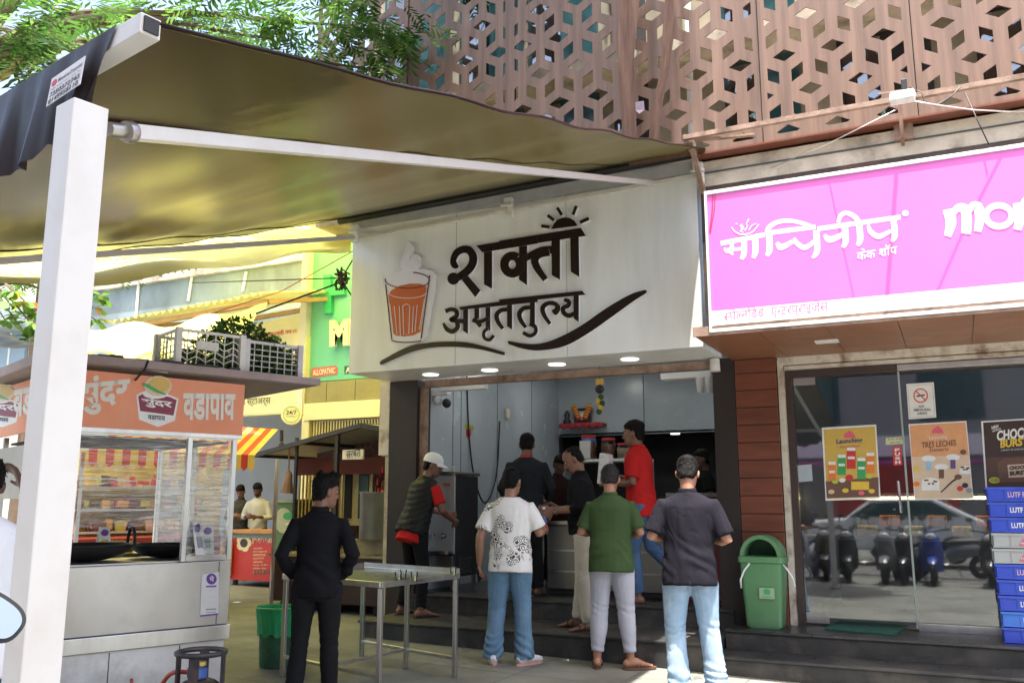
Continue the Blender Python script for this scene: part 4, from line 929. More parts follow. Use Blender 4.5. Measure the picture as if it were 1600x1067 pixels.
def lg(cx, cy, s, f, par, n_):
    def P(pts, m, o, nm): return MB().poly([f(cx+x*s, cy+y*s, .031+o) for x, y in pts], n_*.0012).build(nm, m, par, smooth='keep')
    MAR = flat('maroon_print', (.22, .015, .05))
    P([(-32, -8), (-20, -14), (20, -8), (34, -2), (28, 32), (2, 42), (-28, 30)], C_['wht'], 0, 'badge')
    P([(-29, -6), (-20, -11), (20, -5), (31, 0), (26, 24), (-26, 17)], MAR, .0016, 'badge_fill')
    P(ring_path(2, -22, 22, 16, 0, 345, 16), C_['crm'], .0032, 'bun_print'); P(ring_path(-2, -10, 20, 8, 0, 345, 14), C_['wht'], .0028, 'bun_print'); P(ring_path(4, -24, 17, 12, 0, 345, 16), C_['gold'], .0044, 'bun_print')
    P(stroke([(-22, -26), (-14, -22), (0, -14), (14, -9)], [2, 6, 5, 2]), C_['gn'], .0056, 'chilli_print')
    A_, B_, T_ = f(cx-24*s, cy+10*s, .034), f(cx+24*s, cy+15*s, .034), f(cx-24*s, cy-5*s, .034); lettering('सुंदर', A_, B_, T_, C_['wht'], par, bold=.03, nrm=n_, th=.001)
    A_, B_, T_ = f(cx-14*s, cy+30*s, .034), f(cx+13*s, cy+32*s, .034), f(cx-14*s, cy+23*s, .034); lettering('वडापाव', A_, B_, T_, C_['ink'], par, bold=.02, nrm=n_, th=.001)
lg(245, 625, 1.0, fS, sg, cn)
tx('वडापाव', 20, 652, 105, 640, 42, CWt, sg2, fF, .04, bold=.035); lg(2, 632, .85, lambda x, y, o: fF(x, y, o+.008), sg2, -cu)
px_poly(lambda x, y: fS(x, y, .031), [(233, 572), (262, 577), (262, 583), (234, 579)], C_['wht'], sg, 'mark')
# roof slab with long overhang
RFM = mat('weathered_board', (.30, .24, .23), .8, var=.2, vs=3, bump=.3, dirt=(.42, .32, .22), ds=2)
a2 = (onZ(498, 605, 2.43)-N0).dot(cu)-.23
cbox(MB(), -.16, a2, -.10, CW+.1, 2.385, 2.435).build('roof', RFM, cart, bevel=.006)
b = MB(); cbox(b, -.17, a2+.01, -.115, -.098, 2.39, 2.445); cbox(b, -.18, -.16, -.1, CW+.1, 2.375, 2.445); b.build('roof_trim', mat('dusty_mauve_trim', (.34, .27, .26), .6, var=.2, dirt=(.2, .15, .13)), cart)
b = MB(); rg = random.Random(4)
for i in range(14): cbox(b, .0+i*.09, .09+i*.09, -.09+rg.random()*.02, .2, 2.436, 2.45+rg.random()*.025)
b.build('roof_cover', M['black'], cart)
MB().tube([cp(.52, -.118, 2.45), cp(.5, -.12, 2.38), cp(.46, -.05, 2.3)], .008, 6).build('tie', M['black'], cart)
cbox(MB(), .04, CLEN-.04, .05, CW-.05, .986, .996).build('worktop', M['steel2'], cart)
cbox(MB(), .05, CLEN-.05, .06, CW-.05, 1.88, 1.895).build('ceiling', M['void'], cart)
cbox(MB(), -.02, .0, .3, CW, 1.45, 1.85).build('hood', M['steel2'], cart)
qr = MB().poly([fS(315, 897, .003), fS(342, 893, .003), fS(341, 960, .003), fS(312.5, 963, .003)], cn*.0015).build('payment_card', C_['wht'], cart, smooth='keep')
def pe(f, cx, cy, r, par, n_, m1, m2):
    d_ = MB().poly([f(*p) for p in ring_path(cx, cy, r, r*1.08, 0, 345, 20)], n_*.001).build('round_logo', m1, par, smooth='keep')
    f2 = lambda x, y: f(x, y)+n_*.0015
    lettering('पे', f2(cx-r*.42, cy+r*.5), f2(cx+r*.5, cy+r*.45), f2(cx-r*.42, cy-r*.62), m2, d_, bold=.03, nrm=n_, th=.001)
PUR = flat('violet_print', (.16, .05, .33))
pe(lambda x, y: fS(x, y, .006), 330.5, 904, 8, qr, cn, PUR, C_['wht'])
for y0, y1, m in ((914, 916.5, PUR), (950, 952, C_['grey']), (955, 956, C_['grey'])): MB().poly([fS(322, y0+.7, .0048), fS(338, y0, .0048), fS(338, y1, .0048), fS(322, y1+.7, .0048)], cn*.0005).build('print_line', m, qr, smooth='keep')
MB().poly([fS(313, 960.5, .0048), fS(341, 957.5, .0048), fS(341, 960, .0048), fS(312.5, 963, .0048)], cn*.0005).build('print_band', PUR, qr, smooth='keep')
# things on the cart
def kadai(c, r, label):
    k = thing('frying_pan', label, 'pan', c)
    prof = [(r*math.sin(t), .0+r*.42*(1-math.cos(t))) for t in np.linspace(0, 1.45, 10)]
    b = MB().lathe(prof+[(r*1.03, prof[-1][1]), (r*.97, prof[-1][1]-.005)]+[(q*.96, z+.006) for q, z in prof[::-1]], c, 32)
    b.build('bowl', mat('black_iron', (.012, .011, .011), .55, var=.3, bump=.2), k, smooth=True, autosm=.8)
    for sgn in (-1, 1):
        ctr = Vector(c)+cu*0+Vector((0, 0, r*.38)); dirv = (cu*sgn*r*1.0); sd = cn
        pts = [ctr+dirv+sd*(.075*math.cos(t))+Vector((0, 0, .12*math.sin(t))) for t in np.linspace(0, math.pi, 12)]
        MB().tube(pts, .011, 8).build('handle', M['black'], k, smooth=True)
    return k
kadai(cp(.36, .42, .995), .33, 'big black iron frying pan with loop handles on the cart near the post')
kadai(cp(1.0, .5, .995), .28, 'shallow black iron pan on the cart worktop beside the tent card')
b = MB(); rg = random.Random(2)
for i in range(50): b.ell(cp(.62+rg.random()*.3, .85+rg.random()*.3, 1.03+rg.random()*.07), (.03, .03, .025), 8, 5)
fo = thing('snack_tray', 'tray heaped with yellow fried snacks behind the black pan', 'tray', cp(.77, 1.0, .996))
cbox(MB(), .55, 1.0, .8, 1.2, .997, 1.02).build('tray', M['steel'], fo); b.build('fried_snacks', mat('fried_yellow', (.55, .36, .08), .6, var=.3, vs=20), fo, smooth=True)
def tent(c, lab, rz, s=1):
    t = thing('tent_card', lab, 'card stand', c, rz)
    for sg_ in (-1, 1):
        q = MB().poly([(-.055*s, sg_*.06*s, 0), (.055*s, sg_*.06*s, 0), (.04*s, sg_*.004, .22*s), (-.04*s, sg_*.004, .22*s)], (0, sg_*.003, 0)).build('card', C_['wht'], t, world=False, smooth='keep')
        MB().ell((0, sg_*.022*s, .17*s), (.03*s, .006, .032*s), 14, 8).build('round_logo', PUR, q, world=False)
        MB().box((0, sg_*.044*s, .08*s), (.05*s, .012, .07*s), M=Matrix.Rotation(sg_*.25, 3, 'X')).build('print', C_['grey'], q, world=False)
    return t
a_ = (fS(309, 840)-N0).dot(cu)
tent(cp(a_, -.0+.06, 1.035), 'white tent card with a violet round logo behind the cling film', math.atan2(cn.y, cn.x)+math.pi/2+.5, 1.15)
tent(cp(a_+.12, .10, 1.035), 'second white tent card standing at the cart corner post', math.atan2(cn.y, cn.x)+math.pi/2-.4, 1.0)
tent(cp(.8, 1.35, 1.0), 'pale blue and white tent card on the far side of the cart', math.atan2(cn.y, cn.x)+math.pi/2, 1.0)
# vegetable crates on the roof
def crate(a0, a1, s0, s1, h, label, pat, m):
    c = thing('vegetable_crate', label, 'crate', cp((a0+a1)/2, (s0+s1)/2, 2.437)); z0 = 2.437; b = MB(); t = .018
    for a, s in ((a0, s0), (a0, s1), (a1, s0), (a1, s1)): cbox(b, a-t*1.3, a+t*1.3, s-t*1.3, s+t*1.3, z0, z0+h)
    cbox(b, a0, a1, s0, s1, z0+.005, z0+.016)
    for s in (s0, s1):
        cbox(b, a0, a1, s-t/2, s+t/2, z0+h-.03, z0+h-.006); cbox(b, a0, a1, s-t/2, s+t/2, z0+.004, z0+.03)
        L_ = a1-a0; nn = 7
        for i in range(1, nn): cbox(b, a0+L_*i/nn-.004, a0+L_*i/nn+.004, s-t/3, s+t/3, z0+.03, z0+h-.03)
        for z in np.linspace(.03, h-.03, 6)[1:-1]:
            if pat == 'grid': cbox(b, a0, a1, s-t/3.4, s+t/3.4, z0+z-.004, z0+z+.004)
            else:
                for i in range(nn):
                    sg_ = 1 if i % 2 else -1; p = cp(a0+L_*(i+.5)/nn, s, z0+z); b.beam(p-cu*(L_/nn/2)-Vector((0, 0, sg_*.02)), p+cu*(L_/nn/2)+Vector((0, 0, sg_*.02)), t*.55, .008)
        if pat != 'grid': cbox(b, a0+L_*.28, a0+L_*.62, s-t/2.6, s+t/2.6, z0+h*.5, z0+h*.72)
    for a in (a0, a1):
        cbox(b, a-t/2, a+t/2, s0, s1, z0+h-.03, z0+h-.005); cbox(b, a-t/2, a+t/2, s0, s1, z0+.004, z0+.03)
        for i in range(1, 6): s = s0+(s1-s0)*i/6; cbox(b, a-t/3, a+t/3, s-.004, s+.004, z0+.03, z0+h-.03)
        for z in np.linspace(.03, h-.03, 6)[1:-1]: cbox(b, a-t/3.4, a+t/3.4, s0, s1, z0+z-.004, z0+z+.004)
    b.build('basket', m, c, bevel=.002); return c
aC = [(onZ(x, 582, 2.437)-N0).dot(cu) for x in (290, 372)]
a1_, a2_ = .78, 1.30
crate(a1_, a2_, .0, .42, .31, 'beige plastic vegetable crate with slanted slats on the cart roof', 'slant', M['whitep'])
crate(a2_+.05, a2_+.53, .02, .44, .29, 'pale grey grid crate packed with green chillies on the cart roof end', 'grid', mat('grey_plastic', (.62, .60, .62), .5, var=.1))
LEAFV = [mat('herb_green', (.035, .10, .02), .6, var=.4, vs=12, trans=.25), mat('herb_light', (.09, .20, .035), .6, var=.3, vs=12, trans=.3)]
def herbs(a0, a1, s0, s1, z0, z1, n, label, seed, lg_=.05):
    b = MB(); rg = random.Random(seed)
    for i in range(n):
        a = rg.uniform(a0, a1); s = rg.uniform(s0, s1); t = rg.random(); z = z0+(z1-z0)*t*(1-.6*abs((a-(a0+a1)/2)/(a1-a0)*2)**2)
        d = Vector((rg.uniform(-1, 1), rg.uniform(-1, 1), rg.uniform(-.4, 1))).normalized(); e = d.orthogonal().normalized(); p = cp(a, s, z); l = lg_*rg.uniform(.6, 1.3)
        b.add([p, p+d*l*.5+e*l*.22, p+d*l, p+d*l*.5-e*l*.22], [(0, 1, 2, 3)], rg.randrange(2))
    o = b.build('green_herbs', LEAFV, None); return tag(o, label, 'vegetables')
herbs(a1_+.05, a2_-.02, .03, .4, 2.46, 2.62, 600, 'pale green herbs lying low in the beige roof crate', 1)
herbs(a1_+.3, a2_+.35, .05, .42, 2.64, 2.92, 1500, 'bushy dark green herb bundle heaped above the two roof crates', 2)
herbs(a2_+.08, a2_+.54, .04, .42, 2.46, 2.76, 2600, 'green chillies and leaves filling the grey grid crate', 3, .06)

# ---- gas cylinder
gcx = Vector((-3.70, 3.76, 0)); g0 = gz(-3.7)
gc = thing('gas_cylinder', 'dark worn gas cylinder with a collar ring and orange hose beside the cart', 'gas cylinder', (gcx.x, gcx.y, g0))
pf = [(0, .03), (.10, .03), (.10, .005), (.118, .005), (.118, .045), (.155, .09), (.163, .13), (.163, .36), (.155, .40), (.13, .44), (.08, .475), (.03, .49), (0, .492)]
pf = [(r, z*1.14) for r, z in pf]
CYLM = mat('worn_dark_cylinder', (.05, .045, .048), .5, .5, var=.4, vs=5, dirt=(.16, .10, .08), ds=6)
MB().lathe(pf, (gcx.x, gcx.y, g0), 32).build('body', CYLM, gc, smooth=True, autosm=.9)
b = MB(); zt_ = g0+.685
b.tube([gcx+Vector((.125*math.cos(t), .125*math.sin(t), zt_)) for t in np.linspace(0, 2*math.pi, 33)], .014, 8)
for t in (.5, 2.2, 3.6, 5.2):
    p = gcx+Vector((.118*math.cos(t), .118*math.sin(t), 0)); b.beam(p+Vector((0, 0, g0+.50)), p+Vector((0, 0, zt_)), .05, .012, up=(math.cos(t), math.sin(t), 0))
b.build('collar', CYLM, gc)
b = MB(); b.lathe([(0, .55), (.03, .55), (.03, .57), (.018, .55), (.018, .62), (.03, .62), (.03, .64), (0, .64)], (gcx.x, gcx.y, g0), 14); v_ = b.build('valve', mat('brass', (.5, .38, .15), .4, .8), gc)
MB().box(gcx+Vector((.0, -.02, g0+.585)), (.09, .07, .06)).build('regulator', mat('blue_regulator', (.05, .1, .3), .4), v_, bevel=.012)
hs = [gcx+Vector((-.03, -.02, g0+.585)), gcx+Vector((-.2, -.02, g0+.56)), gcx+Vector((-.42, .1, g0+.38)), gcx+Vector((-.62, .3, g0+.2)), gcx+Vector((-1.0, .5, g0+.15)), gcx+Vector((-1.4, .8, g0+.3))]
MB().tube([Vector(p) for p in smooth_path([tuple(h) for h in hs])], .012, 8).build('hose', mat('orange_hose', (.45, .07, .03), .5), gc, smooth=True)

# ---- waste bins
bp = onG(410, 1046)+Vector((0, .2, 0)); bz = gz(bp.x)
bn = thing('waste_bin', 'round green waste bin with a green liner and dirty dark base behind the table', 'bin', (bp.x, bp.y, bz))
MB().lathe([(0, 0), (.16, 0), (.165, .02), (.18, .40), (.19, .42)], (bp.x, bp.y, bz), 36).build('drum', mat('dirty_green_plastic', (.03, .13, .075), .5, var=.4, vs=6, dirt=(.035, .03, .03), ds=5), bn, smooth=True, autosm=.8)
b = MB(); vs = []; fs = []; n = 72
for j, (r, z) in enumerate(((.188, .28), (.192, .36), (.203, .44), (.208, .50), (.217, .515), (.206, .52), (.196, .50), (.185, .30))):
    for k in range(n):
        t = 2*math.pi*k/n; rr = r+(.007*math.sin(k*1.7+j)*(.5 if j > 3 else 1)); vs.append(Vector((bp.x+rr*math.cos(t), bp.y+rr*math.sin(t), bz+z-.0+(.015*math.sin(k*.9) if j == 0 else 0))))
for j in range(7):
    for k in range(n): fs.append((j*n+k, j*n+(k+1) % n, (j+1)*n+(k+1) % n, (j+1)*n+k))
b.add(vs, fs).build('liner', mat('green_liner', (.04, .50, .22), .35, var=.12, trans=.25), bn, smooth=True)
MB().lathe([(0, 0), (.185, 0)], (bp.x, bp.y, bz+.30), 24).build('rubbish', mat('rubbish', (.3, .3, .25), .8, var=.5, vs=30), bn)
rb = Vector((-1.755, 9.1, ZR2)); GB = mat('green_bin_plastic', (.10, .25, .11), .48, var=.06, vs=2, dirt=(.15, .27, .15), ds=2.5, spots=4)
rbn = thing('litter_bin', 'tall green plastic litter bin with an arched lid on the cake shop step', 'bin', rb)
b = MB(); vs = []; fs = []
def rr_ring(wx, wy, z, r=.04, n=5):
    out = []
    for sx, sy, a0 in ((1, 1, 0), (-1, 1, 90), (-1, -1, 180), (1, -1, 270)):
        for k in range(n+1): t = R(a0+90*k/n); out.append(Vector((rb.x+sx*(wx-r)+r*math.cos(t), rb.y+sy*(wy-r)+r*math.sin(t), rb.z+z)))
    return out
rings = [rr_ring(.15, .13, .0), rr_ring(.165, .14, .02), rr_ring(.20, .165, .60), rr_ring(.215, .18, .61), rr_ring(.215, .18, .66), rr_ring(.19, .155, .665)]
k_ = len(rings[0])
for rg_ in rings: vs += rg_
for j in range(len(rings)-1):
    for k in range(k_): fs.append((j*k_+k, j*k_+(k+1) % k_, (j+1)*k_+(k+1) % k_, (j+1)*k_+k))
fs.append(tuple(range(k_-1, -1, -1))); fs.append(tuple((len(rings)-1)*k_+k for k in range(k_)))
b.add(vs, fs).build('body', GB, rbn, smooth=True, autosm=.6)
b = MB(); vs = []; fs = []; n = 26
for i in range(n+1):
    t = math.pi*i/n; c_, s_ = math.cos(t), math.sin(t)
    for r, y in ((.195, -.15), (.195, .15), (.158, .15), (.158, -.15)): vs.append(Vector((rb.x+r*c_, rb.y+y, rb.z+.66+(.205 if r > .17 else .168)*s_)))
for i in range(n):
    for k in range(4): fs.append((i*4+k, i*4+(k+1) % 4, (i+1)*4+(k+1) % 4, (i+1)*4+k))
b.add(vs, fs).build('arched_lid', GB, rbn, smooth=True, autosm=.6)
MB().add([rb+Vector((-.157, .12, .66)), rb+Vector((.157, .12, .66))]+[rb+Vector((.157*math.cos(t), .12, .66+.167*math.sin(t))) for t in np.linspace(.1, 3.04, 12)], [tuple(range(14))]).build('lid_back', mat('dark_green', (.03, .09, .04), .6), rbn)
ls = MB().poly([rb+Vector((x, -.171, z)) for x, z in ((-.02, .28), (.12, .28), (.12, .38), (-.02, .38))], (0, -.002, 0)).build('label', flat('pale_green_label', (.30, .42, .28)), rbn, smooth='keep')
lettering('MUNICIPAL', rb+Vector((.0, -.174, .29)), rb+Vector((.10, -.174, .29)), rb+Vector((.0, -.174, .305)), C_['gn'], ls); px_poly(lambda x, y: rb+Vector((x, -.174, y)), [(.02, .32), (.08, .32), (.08, .36), (.05, .375), (.02, .36)], C_['gn'], ls, 'emblem')
def strap(x0, sgn): return MB().tube([rb+Vector((x0, -.15, .60)), rb+Vector((x0+sgn*.02, -.18, .53)), rb+Vector((x0-sgn*.0+sgn*.015, -.19, .44)), rb+Vector((x0+sgn*.03, -.18, .36))], .008, 6)
MB().tube([rb+Vector((-.10, -.17, .60)), rb+Vector((-.15, -.20, .53)), rb+Vector((-.185, -.20, .45)), rb+Vector((-.185, -.19, .37))], .009, 6).build('white_strap', M['white'], rbn, smooth=True)
MB().tube([rb+Vector((.20, -.13, .60)), rb+Vector((.25, -.16, .55)), rb+Vector((.30, -.17, .47)), rb+Vector((.31, -.17, .40))], .009, 6).build('white_strap', M['white'], rbn, smooth=True)

# ---- stacked bread crates
CR = {'b': mat('blue_crate_plastic', (.035, .08, .55), .42, var=.12, vs=5, dirt=(.07, .13, .55), ds=5), 'l': mat('lighter_blue_crate', (.06, .20, .68), .4, var=.08), 'g': mat('grey_crate_plastic', (.42, .44, .44), .45, var=.08, dirt=(.36, .34, .32))}
names = ['lowest royal blue crate of the stack on the cake shop step', 'lighter blue crate second from the floor in the stack', 'royal blue crate third from the floor in the stack', 'royal blue crate fourth from the floor in the stack', 'royal blue crate just below the two grey crates', 'lower of the two grey crates in the blue stack', 'upper of the two grey crates in the blue stack', 'royal blue crate resting on the upper grey crate', 'royal blue crate second from the top of the stack', 'topmost royal blue crate of the stack below the chocolate poster']
for i, k in enumerate('blbbbggbbb'):
    h = .131; z0 = ZR2+i*h; x0 = .25-.003*i+[0, .004, -.003, .002, 0, -.006, .003, 0, .004, 0][i]; x1 = x0+.62; y0, y1 = 8.98, 9.38
    c = thing('stacked_crate', names[i], 'crate', ((x0+x1)/2, (y0+y1)/2, z0), group='crates stacked on the cake shop step'); b = MB(); t = .012
    b.bb(x0, x1, y0, y0+t, z0+.004, z0+h-.012); b.bb(x0, x1, y1-t, y1, z0+.004, z0+h-.012); b.bb(x0, x0+t, y0+t, y1-t, z0+.004, z0+h-.012); b.bb(x1-t, x1, y0+t, y1-t, z0+.004, z0+h-.012)
    b.bb(x0+t, x1-t, y0+t, y1-t, z0+.004, z0+.012)
    b.build('tray', CR[k], c, bevel=.003)
    b = MB(); b.bb(x0-.012, x1+.012, y0-.012, y0-.0003, z0+h-.024, z0+h-.004); b.bb(x0-.012, x0-.0003, y0-.0003, y1+.012, z0+h-.024, z0+h-.004); b.bb(x0-.006, x1, y0-.006, y0-.0002, z0+.004, z0+.016)
    for x in (x0+.003, x0+.13, x0+.47): b.bb(x, x+.008, y0-.009, y0-.0003, z0+.017, z0+h-.025)
    for y in (y0+.1, y0+.25): b.bb(x0-.009, x0-.0003, y, y+.008, z0+.017, z0+h-.025)
    b.build('rim', CR[k], c, bevel=.002)
    q = lambda x, z: Vector((x0+x, y0-.003, z0+z))
    if k != 'g': lettering('LUTF FOODS', q(.155, .04), q(.41, .04), q(.155, .085), C_['wht'] if i != 9 and i != 4 else flat('pink_letter_faded', (.65, .42, .5)), c, bold=.03)
    else:
        e_ = MB().poly([q(x, z) for x, z in ((.19, .025), (.36, .025), (.33, .075), (.30, .09), (.275, .075), (.25, .09), (.22, .075))], (0, -.001, 0)).build('emblem', C_['pk'], c, smooth='keep'); lettering('MONGINIS', q(.205, .035)+Vector((0, -.002, 0)), q(.345, .035)+Vector((0, -.002, 0)), q(.205, .055)+Vector((0, -.002, 0)), C_['wht'], e_, bold=.02)
dm = [onZ(x, y, ZR2+.002) for x, y in ((1288, 983), (1312, 971), (1420, 978), (1398, 993))]
tag(MB().poly(dm, (0, 0, .012)).build('door_mat', mat('green_mat', (.015, .10, .07), .95, var=.3, vs=60, bump=.8, bs=300)), 'green rubber door mat lying in front of the glass door', 'mat')

# ---- steel table
TZ = .815
tl, tnr, trt = Vector((-5.27, 6.26, 0)), Vector((-4.06, 5.96, 0)), Vector((-3.96, 7.0, 0)); tb = tl+trt-tnr
tab = thing('steel_table', 'steel frame table with a raised rim carrying small tea glasses', 'table', (tl+trt)/2)
def ti(u, v, z): return tl*(1-u)*(1-v)+tnr*u*(1-v)+trt*u*v+tb*(1-u)*v+Vector((0, 0, z))
cs_ = [ti(0, 0, 0), ti(1, 0, 0), ti(1, 1, 0), ti(0, 1, 0)]
MB().add([p+Vector((0, 0, TZ-.012)) for p in cs_]+[p+Vector((0, 0, TZ-.02)) for p in cs_], [(0, 1, 2, 3), (7, 6, 5, 4), (0, 4, 5, 1), (1, 5, 6, 2), (2, 6, 7, 3), (3, 7, 4, 0)]).build('top_sheet', mat('wet_steel_sheet', (.26, .27, .25), .3, .8, var=.15, vs=4), tab)
b = MB()
for i in range(4):
    p, q = cs_[i], cs_[(i+1) % 4]; b.beam(p+Vector((0, 0, TZ-.0175)), q+Vector((0, 0, TZ-.0175)), .03, .045)
b.build('rim', M['steel'], tab, bevel=.003)
b = MB(); p, q = cs_[3], cs_[2]; b.beam(p+Vector((0, .01, TZ+.02)), q+Vector((0, .01, TZ+.02)), .008, .05); p, q = cs_[0], cs_[3]; b.beam(p+Vector((0, 0, TZ+.02)), q+Vector((0, 0, TZ+.02)), .008, .04)
b.build('upstand', M['steel'], tab)
for (u, v) in ((.015, .02), (.985, .02), (.985, .98), (.015, .98), (.5, .98)):
    p = ti(u, v, 0); MB().bb(p.x-.018, p.x+.018, p.y-.018, p.y+.018, gz(p.x), TZ-.045).build('leg', M['steel'], tab, bevel=.003)
b = MB()
for (a, c) in (((.0, .02), (1, .02)), ((0, .98), (1, .98)), ((.5, .04), (.5, .96)), ((.985, .04), (.985, .96)), ((.015, .04), (.015, .96))):
    p, q = ti(*a, 0), ti(*c, 0); p.z = gz(p.x)+.16; q.z = gz(q.x)+.16
    if abs(a[1]-c[1]) < .1: b.beam(p, q, .028, .028)
    elif a[0] == .5: b.beam(p, q, .028, .027)
b.build('stretcher', M['steel'], tab, bevel=.003)
def tumbler(p, label, fill=.5):
    t = thing('tea_glass', label, 'glass', p, group=None)
    MB().lathe([(0, 0), (.022, 0), (.03, .075), (.0285, .075), (.021, .004), (0, .004)], p, 18).build('tumbler', M['clear'], t, smooth=True, autosm=.8)
    MB().lathe([(0, .005), (.0205, .005), (.020+.008*fill, .075*fill), (0, .075*fill)], p, 16).build('drink', mat('pale_tea', (.5, .46, .18), .2, var=.05), t, smooth=True, autosm=.8)
for x, y, l, f_ in ((647, 912, 'pale tea glass standing alone near the table rim', .6), (630, 908, 'nearly empty tea glass in the middle of the steel table', .2), (708, 903, 'small tea glass at the right corner of the table', .5), (622, 912, 'tea glass at the near end of the wet table', .35)):
    tumbler(onZ(x, y-4, TZ-.011), l, f_)
b = MB(); b.ell(onZ(640, 906, TZ-.012), (.16, .05, .003), 20, 4); tag(b.build('spill', glass('yellow_wet_film', (.85, .8, .5), refl=1, base=.1)), 'pale yellow wet patch on the steel table', 'spill')  # flat clear patch with a yellow tint on the wet tabletop
# litter
for x, y, l, c in ((853, 1023, 'crumpled red and white wrapper on the paving by the step', 'pk'), (884, 1033, 'scrap of white paper on the paving behind the green shirt man', 'wht')):
    p = onG(x, y); q = MB(); rg = random.Random(x)
    q.add([p+Vector((rg.uniform(-.04, .04), rg.uniform(-.03, .03), .006+rg.random()*.02)) for _ in range(9)], [(0, 1, 2), (2, 3, 4), (4, 5, 6), (6, 7, 8), (1, 4, 7)])
    tag(q.build('litter_scrap', C_[c]), l, 'litter')

# ================================================================ inside the tea shop
wc_y = 9.85; wx1 = onY(710, 800, wc_y).x; wx0 = wx1-.42; wz = onY(700, 742, wc_y).z
wc = thing('water_cooler', 'tall steel water cooler with taps and a black side by the left wall', 'water cooler', ((wx0+wx1)/2, wc_y+.3, Z2))
MB().bb(wx0, wx1, wc_y, wc_y+.03, .80, wz).build('front_panel', mat('cooler_steel', (.50, .51, .50), .38, .35, var=.08, vs=3), wc, bevel=.008)
MB().bb(wx0+.004, wx1-.002, wc_y+.031, wc_y+.62, .52, wz-.01).build('cabinet', mat('black_side', (.03, .031, .034), .4), wc, bevel=.006)
MB().bb(wx0-.02, wx1+.02, wc_y-.03, wc_y+.64, wz, wz+.045).build('lid', M['steel'], wc, bevel=.008)
MB().bb(wx0+.01, wx1-.01, wc_y-.14, wc_y+.0, .80, .84).build('drip_tray', M['steel'], wc, bevel=.005)
MB().bb(wx0+.02, wx1-.02, wc_y+.005, wc_y+.03, .53, .78).build('lower_panel', M['steel2'], wc, bevel=.004)
b = MB()
for z in np.arange(.56, .76, .02): b.bb(wx1+.0, wx1+.006, wc_y+.15, wc_y+.45, z, z+.008)
b.build('vent', M['steel'], wc)
for x in (wx0+.04, wx1-.04):
    for y in (wc_y+.04, wc_y+.58): MB().bb(x-.02, x+.02, y-.02, y+.02, Z2, .53).build('leg', M['steel'], wc)
for x in (wx0+.13, wx0+.29):
    b = MB(); b.tube([(x, wc_y, 1.02), (x, wc_y-.06, 1.02), (x, wc_y-.075, .98)], .014, 10); b.tube([(x-.03, wc_y-.05, 1.045), (x+.03, wc_y-.05, 1.045)], .008, 8); b.lathe([(0, 0), (.03, 0), (.03, .01), (0, .01)], (x, wc_y, 1.02), 14, axis=(0, -1, 0)); b.build('tap', M['chrome'], wc, smooth=True, autosm=.6)
MB().tube([(wx0+.2, wc_y+.3, wz+.045), (wx0+.2, wc_y+.3, wz+.11), (wx0+.26, wc_y+.3, wz+.12)], .012, 8).build('pipe', M['chrome'], wc, smooth=True)
lettering('गार', Vector((wx1-.17, wc_y-.002, wz-.15)), Vector((wx1-.06, wc_y-.002, wz-.15)), Vector((wx1-.17, wc_y-.002, wz-.10)), C_['rd'], wc, bold=.02)
tc_ = thing('serving_counter', 'steel fronted tea counter with black stone top across the shop', 'counter', (-3.4, 10.2, Z2))
MB().bb(-4.45, -2.95, 10.0, 10.7, Z2+.06, 1.16).build('front', mat('dull_steel_front', (.32, .32, .31), .4, .9, var=.15, stretch=(1, 1, .2)), tc_, bevel=.006)
b = MB()
for z in (.62, .86): b.bb(-4.44, -2.96, 9.99, 9.999, z, z+.02)
b.build('moulding', M['steel'], tc_)
MB().bb(-4.5, -2.9, 9.96, 10.75, 1.165, 1.20).build('counter_top', M['steel'], tc_, bevel=.004)
MB().bb(-4.43, -2.97, 10.02, 10.68, Z2, Z2+.058).build('plinth', M['void'], tc_)
MB().bb(-2.93, -2.22, 10.0, 10.7, Z2, 1.48).build('red_front', mat('dull_red_panel', (.22, .05, .045), .5, var=.1), tc_, bevel=.004)
MB().bb(-2.97, -2.2, 9.97, 10.75, 1.485, 1.53).build('stone_top', mat('grey_granite', (.2, .2, .2), .25, var=.4, vs=60), tc_, bevel=.004)
MB().box((-2.24, 10.15, 1.66), (.02, .2, .26), M=Matrix.Rotation(.25, 3, 'Y')).build('blue_sign', flat('cyan_card', (.1, .4, .5)), tc_)
sh = thing('jar_shelf', 'pale grey open shelf with niche holding snack jars', 'shelf', (-4.6, 11.6, 1.9))
p0 = onY(878, 718, 11.6); p1 = onY(985, 714, 11.6)
MB().bb(p0.x, p1.x+.2, 11.6, 12.0, p0.z-.04, p0.z).build('board', M['white'], sh, bevel=.003)
MB().bb(p0.x, p0.x+.03, 11.6, 12.0, Z2, p0.z-.041).build('side_board', M['gray'], sh); MB().bb(p1.x+.17, p1.x+.2, 11.61, 12.0, Z2, p0.z-.041).build('side_board', M['gray'], sh)
